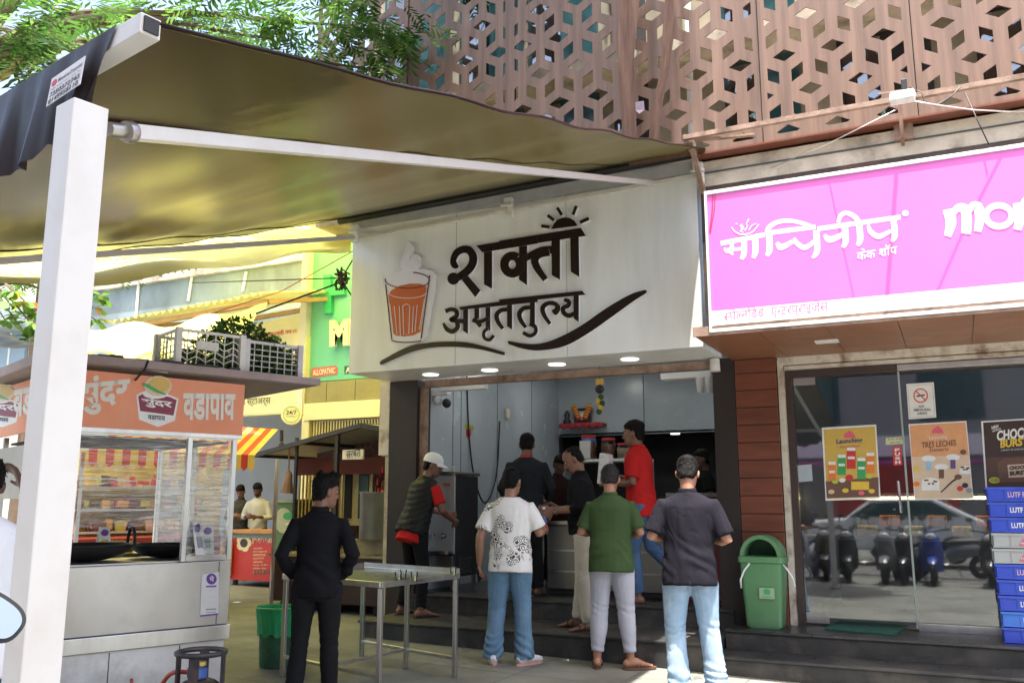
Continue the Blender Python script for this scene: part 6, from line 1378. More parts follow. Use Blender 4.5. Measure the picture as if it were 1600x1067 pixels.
def person(label, loc, rz, H, pose, look, seed=1, vox=.0095, group=None):
    s = H/1.72; root = thing('person', label, 'person', loc, R(rz), group)
    g = lambda k, d=None: pose.get(k, d)
    th, phs = R(g('lean', 2)), R(g('side', 0)); d = Vector((math.sin(phs), math.sin(th), math.cos(th)*math.cos(phs))).normalized()
    sy = R(g('twist', 0)); P = Vector((*g('pelvis', (0, 0)), g('pz', .94)))
    rt = Vector((math.cos(sy), math.sin(sy), 0)); fw = Vector((-math.sin(sy), math.cos(sy), 0))
    def sp(h): return P + d*h + fw*(.012*math.sin((h+.1)*5)) - fw*.008
    bw = look.get('build', 1.0); bl = look.get('belly', 0)
    shd = [sp(.425)+rt*x*(.168*(.55+.45*bw)) for x in (-1, 1)]
    el = [V3(g('eL', (-.25, -.03, 1.12))), V3(g('eR', (.25, -.03, 1.12)))]; wr = [V3(g('wL', (-.26, .06, .88))), V3(g('wR', (.26, .06, .88)))]
    hp = [P+Vector((-.088, 0, -.03)), P+Vector((.088, 0, -.03))]
    kn = [V3(g('kL', (-.10, .015, .50))), V3(g('kR', (.10, .015, .50)))]; an = [V3(g('aL', (-.11, -.02, .085))), V3(g('aR', (.11, -.02, .085)))]
    ty = [R(g('tL', 12)), R(g('tR', -12))]; tp = [R(g('pL', 0)), R(g('pR', 0))]
    nb = sp(.52); My = Matrix.Rotation(R(g('hy', 0)), 3, 'Z') @ Matrix.Rotation(R(g('hr', 0)), 3, 'Y') @ Matrix.Rotation(-R(g('hp', 5)), 3, 'X')
    hc = sp(.565) + Matrix.Rotation(R(g('hy', 0)), 3, 'Z') @ Vector((0, .035+.05*math.sin(R(g('hp', 5))), .093))
    S = lambda v: v*s
    # ---- body (one skin)
    b = MB()
    b.tube([sp(h) for h in (-.12, -.05, .03, .14, .26, .36, .43, .475, .505)], [(.12*bw, .09), (.15*bw, .105), (.155*bw, .105), (.135*bw, .09+bl*.6), (.148*bw, .10+bl*.4), (.155*bw, .105), (.15*bw, .095), (.11*bw, .075), (.06, .058)], 16, right=rt)
    b.tube([sp(.47), sp(.52), hc+My @ Vector((0, -.02, -.06)), hc+My @ Vector((0, -.015, -.02))], [.062, .055, .053, .05], 14, right=rt)
    head_rings(b, hc, My)
    L_ = lambda x, y, z: hc+My @ Vector((x, y, z))
    b.tube([L_(0, .088, .022), L_(0, .103, -.004), L_(0, .118, -.028), L_(0, .098, -.040)], [(.009, .008), (.012, .010), (.017, .012), (.014, .008)], 10)
    for x in (-1, 1):
        b.ell(L_(x*.013, .098, -.034), (.010, .012, .008), 8, 6); b.ell(L_(x*.035, .072, -.025), (.02, .018, .018), 10, 8); b.ell(L_(x*.030, .084, .032), (.024, .012, .009), 10, 6)
        b.ell(L_(x*.078, -.010, -.004), (.012, .022, .034), 10, 8, M=My @ Matrix.Rotation(x*.35, 3, 'Z'))
    b.ell(L_(0, .083, -.066), (.024, .015, .008), 10, 6); b.ell(L_(0, .081, -.077), (.021, .015, .008), 10, 6); b.ell(L_(0, .070, -.105), (.022, .02, .016), 10, 6)
    for i in (0, 1):
        b.tube([shd[i], shd[i].lerp(el[i], .45), el[i], el[i].lerp(wr[i], .3), wr[i].lerp(el[i], .06)], [.050, .046*bw**.5, .039, .040, .027], 12)
        if g('hands', True):
            hd = g('hdL' if i == 0 else 'hdR'); hn = g('hnL' if i == 0 else 'hnR')
            dv = V3(hd) if hd else (wr[i]-el[i]).normalized(); nv = V3(hn) if hn else Vector((1 if i == 0 else -1, .25, 0))
            hand(b, wr[i], dv, nv, 1.0, g('sdL', 1) if i == 0 else g('sdR', -1), g('cL' if i == 0 else 'cR', .5))
        b.tube([hp[i], hp[i].lerp(kn[i], .5), kn[i], kn[i].lerp(an[i], .35), an[i]+Vector((0, 0, .02)), an[i]-Vector((0, 0, .03))], [.085, .072, .052, .052, .036, .034], 12)
        Mf = Matrix.Rotation(ty[i], 3, 'Z') @ Matrix.Rotation(tp[i], 3, 'X'); Fp = lambda x, y, z: an[i]+Mf @ Vector((x, y, z-.085))
        b.tube([Fp(0, -.062, .03), Fp(0, -.045, .036), Fp(0, 0, .05), Fp(0, .06, .044), Fp(0, .12, .028), Fp(0, .165, .021), Fp(0, .185, .017)], [(.020, .018), (.031, .032), (.036, .046), (.039, .038), (.045, .024), (.043, .016), (.036, .011)], 12, right=Mf @ Vector((1, 0, 0)))
        for k, (x, y, r) in enumerate(((-.028, .197, .015), (-.009, .198, .010), (.007, .193, .0095), (.021, .186, .009), (.034, .176, .0085))):
            x = x if i == 1 else -x; b.ell(Fp(x, y, .014), (r, r*1.7, r*.9), 8, 6, M=Mf)
    b.v = [S(v) for v in b.v]
    body = remesh(b, 'body', SK[look['skin']], root, vox*.86 if vox < .012 else vox, 2)
    # ---- face details
    if look.get('face', True):
        e_ = MB(); p_ = MB()
        for x in (-1, 1): e_.ell(L_(x*.031, .083, .010)*s, (.0125*s, .008*s, .0062*s), 10, 8, M=My); p_.ell(L_(x*.031, .090, .010)*s, (.0065*s, .005*s, .0065*s), 10, 8, M=My)
        e_.build('eyes', EYEW, body, world=False, smooth=True); p_.build('pupils', EYEB, body, world=False, smooth=True)
        q_ = MB()
        for x in (-1, 1): q_.tube([L_(x*.012, .096, .028)*s, L_(x*.03, .098, .034)*s, L_(x*.052, .084, .028)*s], [.003*s, .0045*s, .002*s], 6)
        if look.get('mustache'): q_.tube([L_(-.034, .086, -.060)*s, L_(-.014, .101, -.050)*s, L_(0, .104, -.049)*s, L_(.014, .101, -.050)*s, L_(.034, .086, -.060)*s], [.003*s, .008*s, .007*s, .008*s, .003*s], 8)
        q_.build('eyebrows', HAIR, body, world=False, smooth=True)
        l_ = MB(); l_.tube([L_(-.024, .090, -.070)*s, L_(0, .0995, -.068)*s, L_(.024, .090, -.070)*s], [.003*s, .006*s, .003*s], 8); l_.build('lips', LIP, body, world=False, smooth=True)
    # ---- hair
    hk = look.get('hair', 'short'); b = MB(); n = 18; vs = []; fs = []
    if hk == 'thin': prof = [(-.055, -.062, .058, .030), (-.02, -.048, .074, .053), (.02, -.036, .080, .068), (.05, -.034, .081, .074), (.085, -.024, .073, .084), (.110, -.016, .054, .070), (.126, -.012, .022, .032)]
    else: prof = [(-.065, -.066, .055, .026), (-.04, -.055, .068, .043), (-.01, -.042, .077, .058), (.025, -.026, .082, .076), (.055, -.008, .084, .100), (.085, -.006, .079, .104), (.115, -.006, .063, .083), (.136, -.006, .036, .05), (.143, -.006, .012, .015)]
    for z, cy, rx, ry in prof:
        for k in range(n): t = 2*math.pi*k/n; vs.append(L_(rx*math.cos(t), cy+ry*math.sin(t), z))
    for i in range(len(prof)-1):
        for k in range(n): fs.append((i*n+k, i*n+(k+1) % n, (i+1)*n+(k+1) % n, (i+1)*n+k))
    fs.append(tuple(range(n-1, -1, -1))); fs.append(tuple((len(prof)-1)*n+k for k in range(n))); b.add(vs, fs)
    rg = random.Random(seed)
    if hk == 'tuft':
        for i in range(46):
            a = rg.uniform(0, 6.28); r = math.sqrt(rg.random()); p = L_(.058*r*math.cos(a), -.005+.08*r*math.sin(a), .125-.03*r*r); q = My @ Vector((.02*math.cos(a), .025*math.sin(a)+.006, rg.uniform(.018, .042)))
            b.tube([p-q*.3, p+q*.5, p+q*1.15], [.013, .010, .004], 6)
    b.v = [S(v) for v in b.v]
    wf = wavefield(seed+50, 150, 6, (1, 1, .5)); wg = wavefield(seed+60, 45, 4)
    hm = HAIRG if look.get('grey') else HAIR
    ho = remesh(b, 'hair', hm, root, .007, 2, lambda Pp: .005*wf(Pp)+.004*wg(Pp))
    if vox < .012 and not look.get('cap'):      # loose locks that break the outline
        hv = ho.data.vertices; q = MB(); base_z = hc.z*s
        for _ in range(420):
            vt = hv[rg.randrange(len(hv))]; nn_ = vt.normal; crown_ = My @ Vector((0, -.02, .12)); td = (Vector(vt.co)-(hc+crown_)*s); td = td-nn_*td.dot(nn_)
            if td.length < 1e-4: continue
            td = (td.normalized()+Vector((rg.gauss(0, .35), rg.gauss(0, .35), rg.gauss(0, .2)))).normalized(); sd_ = td.cross(nn_).normalized()*.0028; ll = rg.uniform(.010, .024); p0_ = Vector(vt.co)-nn_*.002
            q.add([p0_-sd_, p0_+sd_, p0_+td*ll*.6+nn_*.006+sd_*.6, p0_+td*ll+nn_*rg.uniform(.001, .008)], [(0, 1, 2), (0, 2, 3)])
        q.build('hair_locks', hm, ho, world=False)
    # ---- trousers
    ft = look.get('fit', 1.0); lz = look.get('cuff', .075); b = MB()
    b.tube([P+d*.10, P+d*.04, P, P+Vector((0, 0, -.08)), P+Vector((0, 0, -.13))], [(.150*bw, .105+bl*.3), (.158*bw, .112), (.166*bw, .122), (.170*bw, .122), (.13, .10)], 16, right=rt)
    for i in (0, 1):
        k_, a_ = kn[i], an[i]; ae = k_.lerp(a_, (k_.z-lz)/(k_.z-.085) if look.get('cuff') else 1.0)
        w_ = look.get('ankle', .066)
        b.tube([hp[i]+Vector((0, 0, .02)), hp[i].lerp(k_, .28), hp[i].lerp(k_, .62), k_, k_.lerp(ae, .45), k_.lerp(ae, .85), ae], [.100, (.094*ft, .1*ft), .082*ft, .070*ft, .068*ft, w_*1.08, w_], 14)
    b.v = [S(v) for v in b.v]
    zk = .50*s; wz = wavefield(seed+3, 9, 4)
    def tex(Pp):
        z = Pp[:, 2]; a = np.clip((.34*s-z)/(.30*s), 0, 1)*look.get('bunch', 1.0) + .35*np.exp(-((z-zk)/.07)**2)+.22*np.exp(-((z-.80*s)/.05)**2)
        return .0065*a*np.sin(z*80+10*wz(Pp)+Pp[:, 0]*22)
    tr_ = remesh(b, 'trousers', look['bottom'], root, vox*1.1, 3, folds(seed+21, .0055, 20, (1, 1, .6), tex))
    # ---- top
    b = MB(); hz = look.get('hem', -.13); ez = look.get('ease', .016); k = look.get('kind', 'tee')
    rings = [(hz, .172*bw, .128+bl*.5), (hz*.5, .170*bw, .126+bl*.7), (.04, .163*bw, .120+bl), (.14, .155*bw, .112+bl), (.26, .162*bw, .114+bl*.5), (.36, .172*bw, .116), (.42, .176*bw, .106), (.452, .160*bw, .092), (.482, .122*bw, .078), (.508, .080, .068), (.525, .058, .062)]
    b.tube([sp(h) for h, _, _ in rings], [(x+ez-(.022 if k == 'jacket' and i_ == 0 else 0), y+ez-(.02 if k == 'jacket' and i_ == 0 else 0)) for i_, (_, x, y) in enumerate(rings)], 20, right=rt)
    fr_ = look.get('sleeve', .62); sr = look.get('sr', .068)
    if k != 'vest':
        for i in (0, 1):
            if fr_ <= 1: e1 = shd[i].lerp(el[i], fr_+.12); b.tube([shd[i]-rt*(-1 if i == 0 else 1)*.05, shd[i], shd[i].lerp(el[i], .3), e1], [.05, .058*bw**.5+ez*.4, sr*.96, sr+.003], 14)
            else: we = el[i].lerp(wr[i], min(.98, fr_-1)); b.tube([shd[i]-rt*(-1 if i == 0 else 1)*.05, shd[i], shd[i].lerp(el[i], .5), el[i], el[i].lerp(we, .5), we], [.05, .060*bw**.5+ez*.4, .060, .055, .050, .042], 14)
    b.v = [S(v) for v in b.v]
    hzz = (P.z+.05)*s; wv = wavefield(seed+5, 10, 4)
    def tex2(Pp):
        z = Pp[:, 2]; a = np.exp(-((z-hzz)/.12)**2); out = look.get('drape', .0045)*a*np.sin(z*46+9*wv(Pp)+Pp[:, 0]*16)
        if look.get('quilt'): out = out+.007*np.abs(np.sin((z-Pp[:, 1]*.42)*52))
        return out
    remesh(b, {'tee': 't_shirt', 'polo': 'polo_shirt', 'shirt': 'shirt', 'jacket': 'sweatshirt', 'vest': 'quilted_vest'}[k], look['top'], root, vox*1.1, 7, folds(seed, look.get('fold', .0060), 21, (1, 1, .55), tex2))
    if k in ('polo', 'shirt', 'jacket'):
        c = MB(); c.tube([sp(.500)-fw*.004, sp(.535)-fw*.004, sp(.556)-fw*.006], [(.074, .074), (.068, .067), (.064, .064)], 18, right=rt); c.v = [S(v) for v in c.v]; remesh(c, 'collar', look.get('collar', look['top']), root, .008, 2)
    if look.get('under'):
        c = MB(); c.tube([sp(hz-.09), sp(hz), sp(.3), sp(.40)], [(.175*bw, .125), (.168*bw, .12), (.15*bw, .1), (.15*bw, .1)], 16, right=rt)
        for i in (0, 1): e1 = shd[i].lerp(el[i], .72); c.tube([shd[i], shd[i].lerp(el[i], .3), e1], [.066, .066, .068], 14)
        c.v = [S(v) for v in c.v]; remesh(c, 't_shirt', look['under'], root, .0105, 3, folds(seed+7, .004, 22))
    # ---- shoes
    shs = look.get('shoes', 'flip')
    for i in (0, 1):
        Mf = Matrix.Rotation(ty[i], 3, 'Z') @ Matrix.Rotation(tp[i], 3, 'X'); Fp = lambda x, y, z: an[i]+Mf @ Vector((x, y, z-.085)); b = MB()
        mS = look.get('shoe', M['black'])
        if shs == 'sneaker':
            b.tube([Fp(0, -.085, .035), Fp(0, -.065, .045), Fp(0, -.01, .058), Fp(0, .06, .052), Fp(0, .13, .036), Fp(0, .19, .03), Fp(0, .218, .024)], [(.024, .03), (.038, .045), (.043, .058), (.045, .050), (.051, .036), (.046, .028), (.026, .018)], 14, right=Mf @ Vector((1, 0, 0)))
            b.v = [S(v) for v in b.v]; sh_ = remesh(b, 'shoe', mS, root, .008, 2)
            c = MB(); ring = []
            for z in (-.004, .018):
                for t in range(20): a = 2*math.pi*t/20; ring.append(Fp((.046+.008*max(0, math.sin(a)))*math.cos(a), .065+.165*math.sin(a), z)*s)
            c.add(ring, [tuple(range(19, -1, -1)), tuple(range(20, 40))]+[(t, (t+1) % 20, 20+(t+1) % 20, 20+t) for t in range(20)]); c.build('sole', look.get('sole', M['white']), sh_, world=False, smooth=True, autosm=.6)
        else:
            ring = []
            for z in (-.010, .008):
                for t in range(20): a = 2*math.pi*t/20; ring.append(Fp((.043+.010*max(0, math.sin(a)))*math.cos(a), .068+.145*math.sin(a), z)*s)
            b.add(ring, [tuple(range(19, -1, -1)), tuple(range(20, 40))]+[(t, (t+1) % 20, 20+(t+1) % 20, 20+t) for t in range(20)])
            if shs == 'sandal':
                for y, r, h in ((.125, .050, .028), (.075, .047, .046), (-.03, .04, .06)): b.tube([Fp(r*1.05*math.cos(a), y+.012*math.sin(a*2), .004+(h+.030)*math.sin(a)) for a in np.linspace(.05, 3.09, 12)], [(.010, .004)]*12, 6)
            else: b.tube([Fp(.046, .05, .012), Fp(.030, .09, .050), Fp(.010, .135, .045), Fp(-.004 if i else .004, .16, .022)], .006, 6).tube([Fp(-.046, .05, .012), Fp(-.030, .09, .050), Fp(-.004, .135, .045), Fp(-.004 if i else .004, .16, .022)], .006, 6)
            b.v = [S(v) for v in b.v]; b.build('sandal', mS, root, world=False, smooth=True, autosm=.7)
    root['jt'] = 0
    return dict(root=root, S=s, hc=hc, My=My, sp=sp, rt=rt, fw=fw, wr=wr, el=el, L=L_, nb=nb, an=an)
def cloth(name, col, rough=.85, var=.12, vs=6, weave=420, bump=.25, dirt=None, ds=3): return mat(name, col, rough, var=var, vs=vs, bump=bump, bs=weave, spec=.10, dirt=dirt, ds=ds)
def jeans(name, c, light, z0, z1):
    m = cloth(name, c, .85, .2, 5, 300, .4, dirt=light, ds=2.2); return m
def print_tee():
    m = cloth('printed_white_cotton', (.74, .72, .69), .85, .03); n = m.node_tree; L = n.links; p = n.nodes['Principled BSDF']; src = p.inputs['Base Color'].links[0].from_socket
    tc = n.nodes.new('ShaderNodeTexCoord')
    nz = n.nodes.new('ShaderNodeTexNoise'); nz.inputs['Scale'].default_value = 5.2; nz.inputs['Detail'].default_value = 1; L.new(tc.outputs['Object'], nz.inputs[0])
    mk = n.nodes.new('ShaderNodeValToRGB'); mk.color_ramp.elements[0].position = .55; mk.color_ramp.elements[1].position = .58; L.new(nz.outputs[0], mk.inputs[0])
    vo = n.nodes.new('ShaderNodeTexVoronoi'); vo.inputs['Scale'].default_value = 19; L.new(tc.outputs['Object'], vo.inputs[0])
    wv = n.nodes.new('ShaderNodeMath'); wv.operation = 'SINE'; mu = n.nodes.new('ShaderNodeMath'); mu.operation = 'MULTIPLY'; mu.inputs[1].default_value = 21; L.new(vo.outputs['Distance'], mu.inputs[0]); L.new(mu.outputs[0], wv.inputs[0])
    rp = n.nodes.new('ShaderNodeValToRGB'); rp.color_ramp.elements[0].position = .15; rp.color_ramp.elements[1].position = .35; L.new(wv.outputs[0], rp.inputs[0])
    mm = n.nodes.new('ShaderNodeMath'); mm.operation = 'MULTIPLY'; L.new(mk.outputs[0], mm.inputs[0]); L.new(rp.outputs[0], mm.inputs[1])
    mx = n.nodes.new('ShaderNodeMix'); mx.data_type = 'RGBA'; L.new(mm.outputs[0], mx.inputs[0]); L.new(src, mx.inputs[6]); mx.inputs[7].default_value = (.07, .065, .06, 1); L.new(mx.outputs[2], p.inputs['Base Color'])
    return m
K = dict(black=cloth('black_cotton', (.010, .010, .012)), blackj=cloth('black_denim', (.013, .013, .014)), vest=cloth('black_quilting', (.022, .024, .022), .5, bump=.1), red=cloth('red_cotton', (.50, .022, .022)), char=cloth('charcoal_shirt', (.020, .024, .029)), green=cloth('green_pique', (.048, .082, .032)), polo=cloth('charcoal_pique', (.0125, .0115, .017)), lav=cloth('pale_grey_fleece', (.42, .43, .50), .9, .06), beige=cloth('beige_cotton', (.52, .48, .40), .85, .08), jeanm=jeans('mid_blue_denim', (.12, .21, .31), (.20, .30, .40), 0, 1), jeanl=jeans('light_blue_denim', (.26, .37, .50), (.50, .60, .70), 0, 1), jeand=jeans('dark_blue_denim', (.07, .13, .24), (.11, .19, .30), 0, 1), maroon=cloth('dark_maroon', (.03, .012, .014)), white=cloth('white_cotton', (.78, .78, .80), .85, .03), stripe=cloth('striped_cotton', (.5, .48, .42)), check=cloth('dark_check', (.06, .055, .05), var=.6, vs=30), tee=print_tee(), lan=mat('red_lanyard', (.55, .03, .03), .6), wht=mat('white_cap', (.80, .80, .80), .8, var=.03))
fold_arms = dict(eL=(-.262, .0, 1.13), wL=(-.14, .22, 1.15), eR=(.262, .0, 1.13), wR=(.15, .20, 1.12), hdL=(.5, .8, .25), hdR=(-.5, .8, .25), hnL=(1, 0, .1), hnR=(-1, 0, .1), cL=.8, cR=.8)
# 1 boy in black, hands in pockets
p = onG(488, 1118)
person('boy in black sweatshirt and black jeans seen from behind with hands in pockets', (p.x, p.y, gz(p.x)), 34, 1.655, dict(eL=(-.262, -.09, 1.14), wL=(-.18, .09, .97), eR=(.262, -.09, 1.14), wR=(.18, .09, .97), hy=-55, hp=4, hdL=(.6, .5, -.6), hdR=(-.6, .5, -.6), kL=(-.115, .01, .5), aL=(-.15, -.02, .085), kR=(.10, .03, .5), aR=(.12, .02, .085)), dict(skin='brown', hair='tuft', kind='jacket', top=K['black'], bottom=K['blackj'], sleeve=2.0, sr=.07, hem=-.12, ease=.016, build=.93, fit=.97, ankle=.056, shoes='sneaker', shoe=M['black'], sole=M['black'], fold=.006, drape=.009), 11)
# 2 man in a white cap leaning to the cooler
d2 = person('man in white cap and black quilted vest over red t-shirt leaning to the water cooler', (-5.60, 8.93, Z1), -24, 1.84, dict(lean=19, pelvis=(0, -.05), eL=(-.25, .20, 1.12), wL=(-.08, .40, 1.06), eR=(.25, .15, 1.08), wR=(.13, .38, .98), hp=16, hy=-34, kL=(-.13, .0, .5), aL=(-.20, -.06, .085), kR=(.12, 0, .5), aR=(.17, -.06, .085), tL=20, tR=-10), dict(skin='brown', kind='vest', top=K['vest'], under=K['red'], bottom=K['blackj'], hem=-.10, ease=.03, fit=.95, ankle=.055, cuff=.10, quilt=True, cap=True, shoes='flip', shoe=M['black']), 12)
s = d2['S']; L_ = d2['L']; b = MB(); n = 20; vs = []; fs = []
for z, cy, rx, ry in [(.028, -.004, .087, .110), (.060, -.004, .088, .112), (.095, -.006, .080, .103), (.125, -.008, .060, .078), (.143, -.008, .030, .04), (.147, -.008, .006, .006)]:
    for k in range(n): t = 2*math.pi*k/n; vs.append(L_(rx*math.cos(t), cy+ry*math.sin(t), z)*s)
for i in range(5):
    for k in range(n): fs.append((i*n+k, i*n+(k+1) % n, (i+1)*n+(k+1) % n, (i+1)*n+k))
b.add(vs, fs)
vs = []; fs = []
for j in range(5):
    for k in range(11): t = R(20+140*k/10); r = j/4; vs.append(L_((.080+.006*r)*math.cos(t), -.004+(.105+.075*r*math.sin(t)**.6)*math.sin(t), .045-.022*r*r-.012*abs(math.cos(t))*r)*s)
for j in range(4):
    for k in range(10): q = j*11+k; fs.append((q, q+1, q+12, q+11))
kk = len(vs); vs += [v-Vector((0, 0, .006)) for v in vs]; fs += [tuple(i+kk for i in f[::-1]) for f in fs]; b.add(vs, fs)
b.build('cap', K['wht'], d2['root'], world=False, smooth=True, autosm=1)
sd = MB()
for i in (0,): sd.tube([Vector((-.235, .0, .86))*s, Vector((-.225, .0, .52))*s, Vector((-.255, -.05, .14))*s], [(.008, .008)]*3, 6)
sd.build('side_stripe', K['wht'], d2['root'], world=False)
# 3 man with red lanyard, back to us
p = onY(823, 800, 9.72)
d3 = person('man in charcoal long sleeved shirt with a red lanyard seen from behind at the counter', (p.x, p.y, Z2), 20, 1.86, dict(eL=(-.27, .0, 1.13), wL=(-.22, .16, .95), eR=(.27, .0, 1.13), wR=(.22, .18, 1.0), hp=14), dict(skin='brown', kind='shirt', top=K['char'], bottom=K['blackj'], sleeve=1.95, sr=.066, hem=-.12, ease=.024, shoes='sandal', shoe=M['black'], face=False), 13)
s = d3['S']; MB().tube([(d3['sp'](.527)+Vector((.068*math.cos(t), -.008+.07*math.sin(t), .008)))*s for t in np.linspace(0, 6.283, 25)], [(.004, .012)]*25, 6).build('lanyard', K['lan'], d3['root'], world=False)
# 4 man in printed white t-shirt
p = onG(797, 1037)
d4 = person('man in white floral print t-shirt and blue jeans with a phone in his left hand', (p.x, p.y, gz(p.x)), 16, 1.79, dict(eL=(-.27, -.06, 1.10), wL=(-.29, .03, .85), eR=(.27, .04, 1.13), wR=(.27, .28, 1.18), hy=-14, hp=8, hdR=(.15, 1, .1), hnR=(-.8, .2, -.4), hdL=(.05, .35, -1), hnL=(1, .2, 0), cL=.9, cR=.5, kL=(-.12, .01, .5), aL=(-.15, -.02, .085), kR=(.11, .02, .5), aR=(.13, .0, .085), tL=12, tR=-35), dict(skin='tan', kind='tee', top=K['tee'], bottom=K['jeanm'], sleeve=.66, sr=.078, hem=-.15, ease=.03, fit=1.18, ankle=.085, cuff=.05, bunch=1.4, shoes='sneaker', shoe=mat('pale_sneaker', (.6, .6, .6), .6, var=.2, vs=20), sole=mat('pink_sole', (.55, .28, .22), .6), fold=.005), 14)
s = d4['S']; w_ = d4['wr'][0]; MB().box((w_+Vector((-.012, .05, -.085)))*s, (.075, .012, .15), M=Matrix.Rotation(R(35), 3, 'X') @ Matrix.Rotation(R(70), 3, 'Z')).build('phone', M['black'], d4['root'], world=False, bevel=.006)
MB().tube([(d4['wr'][1]+Vector((.03*math.cos(t), -.02, .03*math.sin(t))))*s for t in np.linspace(0, 6.283, 17)], .005, 6).build('bracelet', K['lan'], d4['root'], world=False)
# 5 moustached man in black shirt
d5 = person('moustached balding man in black shirt and beige trousers looking down to the left', (-3.47, 8.74, Z1), 112, 1.82, dict(eL=(-.24, .06, 1.13), wL=(-.12, .30, 1.10), eR=(.24, .06, 1.12), wR=(.06, .33, 1.12), hp=30, lean=5, hdL=(.2, .9, -.35), hnL=(.9, 0, -.2), hdR=(-.3, 1, 0), hnR=(-.9, .2, .1), cL=1.0, cR=.6, kL=(-.09, .03, .5), aL=(-.11, -.04, .085), kR=(.10, .03, .5), aR=(.13, .06, .085), tL=20, tR=-8), dict(skin='brown', hair='thin', kind='shirt', top=K['black'], bottom=K['beige'], sleeve=1.3, hem=-.04, belly=.02, ease=.02, fit=1.05, ankle=.072, mustache=True, shoes='sandal', shoe=mat('brown_leather', (.06, .03, .02), .5)), 15)
s = d5['S']; w_ = d5['wr'][0]+Vector((.03, .09, -.05)); t_ = thing('water_bottle', 'small clear blue labelled water bottle held by the man in black shirt', 'bottle', Vector((-3.47, 8.74, Z1))+Matrix.Rotation(R(112), 3, 'Z') @ (w_*s-Vector((0, 0, .09))))
MB().lathe([(0, 0), (.03, 0), (.032, .02), (.032, .11), (.022, .14), (.012, .155), (.012, .17)], (0, 0, 0), 18).build('bottle', M['clear'], t_, world=False, smooth=True); MB().lathe([(.0328, .03), (.0328, .095)], (0, 0, 0), 18).build('label', mat('blue_print_label', (.12, .16, .40), .4, var=.6, vs=60), t_, world=False, smooth=True); MB().lathe([(0, .19), (.0145, .19), (.0145, .165), (0, .165)], (0, 0, 0), 14).build('cap', M['white'], t_, world=False)
wv_ = d5['wr'][0].lerp(d5['el'][0], .12); ax = (d5['wr'][0]-d5['el'][0]).normalized(); q_ = MB().tube([(wv_-ax*.012)*s, (wv_+ax*.012)*s], .034*s, 16); q_.lathe([(0, .005), (.018, .005), (.019, 0)], (wv_+Vector((-.030, -.015, .012)))*s, 16, axis=Vector((-.7, -.4, .5))); q_.build('watch', M['chrome'], d5['root'], world=False)
MB().tube([(d5['wr'][1].lerp(d5['el'][1], .05)+Vector((.03*math.cos(t), 0, .03*math.sin(t))))*s for t in np.linspace(0, 6.283, 17)], .005, 6).build('thread_bracelet', K['lan'], d5['root'], world=False)
# 6 man in green polo
p = onG(958, 1044)
person('man in green polo shirt and pale grey joggers seen from behind', (p.x, p.y, gz(p.x)), 12, 1.83, dict(fold_arms, hp=26, hy=4, kL=(-.11, .01, .5), aL=(-.13, -.02, .095), kR=(.12, .02, .5), aR=(.15, .0, .095), tL=8, tR=-62), dict(skin='warm', grey=True, hair='short', kind='polo', top=K['green'], bottom=K['lav'], sleeve=.70, sr=.067, hem=-.14, belly=.015, ease=.024, fit=1.08, ankle=.052, cuff=.13, build=1.04, bunch=.6, shoes='flip', shoe=mat('brown_rubber', (.12, .06, .04), .6), face=False), 16)
# 7 boy in red polo
p = onZ(1002, 940, Z2)
d7 = person('boy in red polo shirt and blue jeans walking left with a white packet', (p.x+.08, p.y-.15, Z2), 92, 1.93, dict(eL=(-.22, .02, 1.12), wL=(-.10, .27, 1.13), eR=(.22, .08, 1.12), wR=(.10, .30, 1.2), lean=3, hp=2, hdL=(.1, 1, 0), hnL=(1, 0, .2), hdR=(-.2, 1, .1), hnR=(-1, 0, .1), kL=(-.08, .06, .5), aL=(-.09, .03, .085), kR=(.09, -.06, .52), aR=(.10, -.36, .24), pR=-48), dict(skin='brown', kind='polo', top=K['red'], bottom=K['jeand'], sleeve=.68, hem=-.14, ease=.024, fit=.95, ankle=.062, cuff=.10, shoes='flip', shoe=mat('brown_sandal', (.05, .025, .02), .5), build=.92), 17)
s = d7['S']; tag(MB().poly([Vector((p.x+.06, p.y-.15, Z2))+Matrix.Rotation(R(92), 3, 'Z') @ (Vector(q)*s) for q in ((-.10, .26, 1.10), (-.10, .40, 1.12), (-.09, .37, 1.42), (-.09, .27, 1.40))], (.03, .05, 0)).build('white_packet', mat('white_plastic_packet', (.62, .62, .62), .4, var=.25, vs=14, bump=.5, bs=20), None, bevel=.01), 'crinkled white plastic packet held up by the boy in red', 'packet')
# 8 man in charcoal polo
p = onG(1085, 1094)
person('man in charcoal polo shirt and light blue jeans seen from behind beside the right pillar', (p.x, p.y, gz(p.x)), 14, 1.87, dict(fold_arms, hp=24, hy=-6, eL=(-.270, -.03, 1.13), eR=(.275, -.04, 1.11), kL=(-.12, .02, .5), aL=(-.10, -.02, .085), kR=(.12, .02, .5), aR=(.17, .02, .085), tL=10, tR=-14), dict(skin='warm', kind='polo', top=K['polo'], bottom=K['jeanl'], sleeve=.74, sr=.072, hem=-.15, belly=.015, ease=.024, fit=1.10, ankle=.078, cuff=.05, build=1.03, bunch=1.3, shoes='sneaker', shoe=mat('navy_shoe', (.02, .04, .09), .6), face=False, fold=.0075), 18)
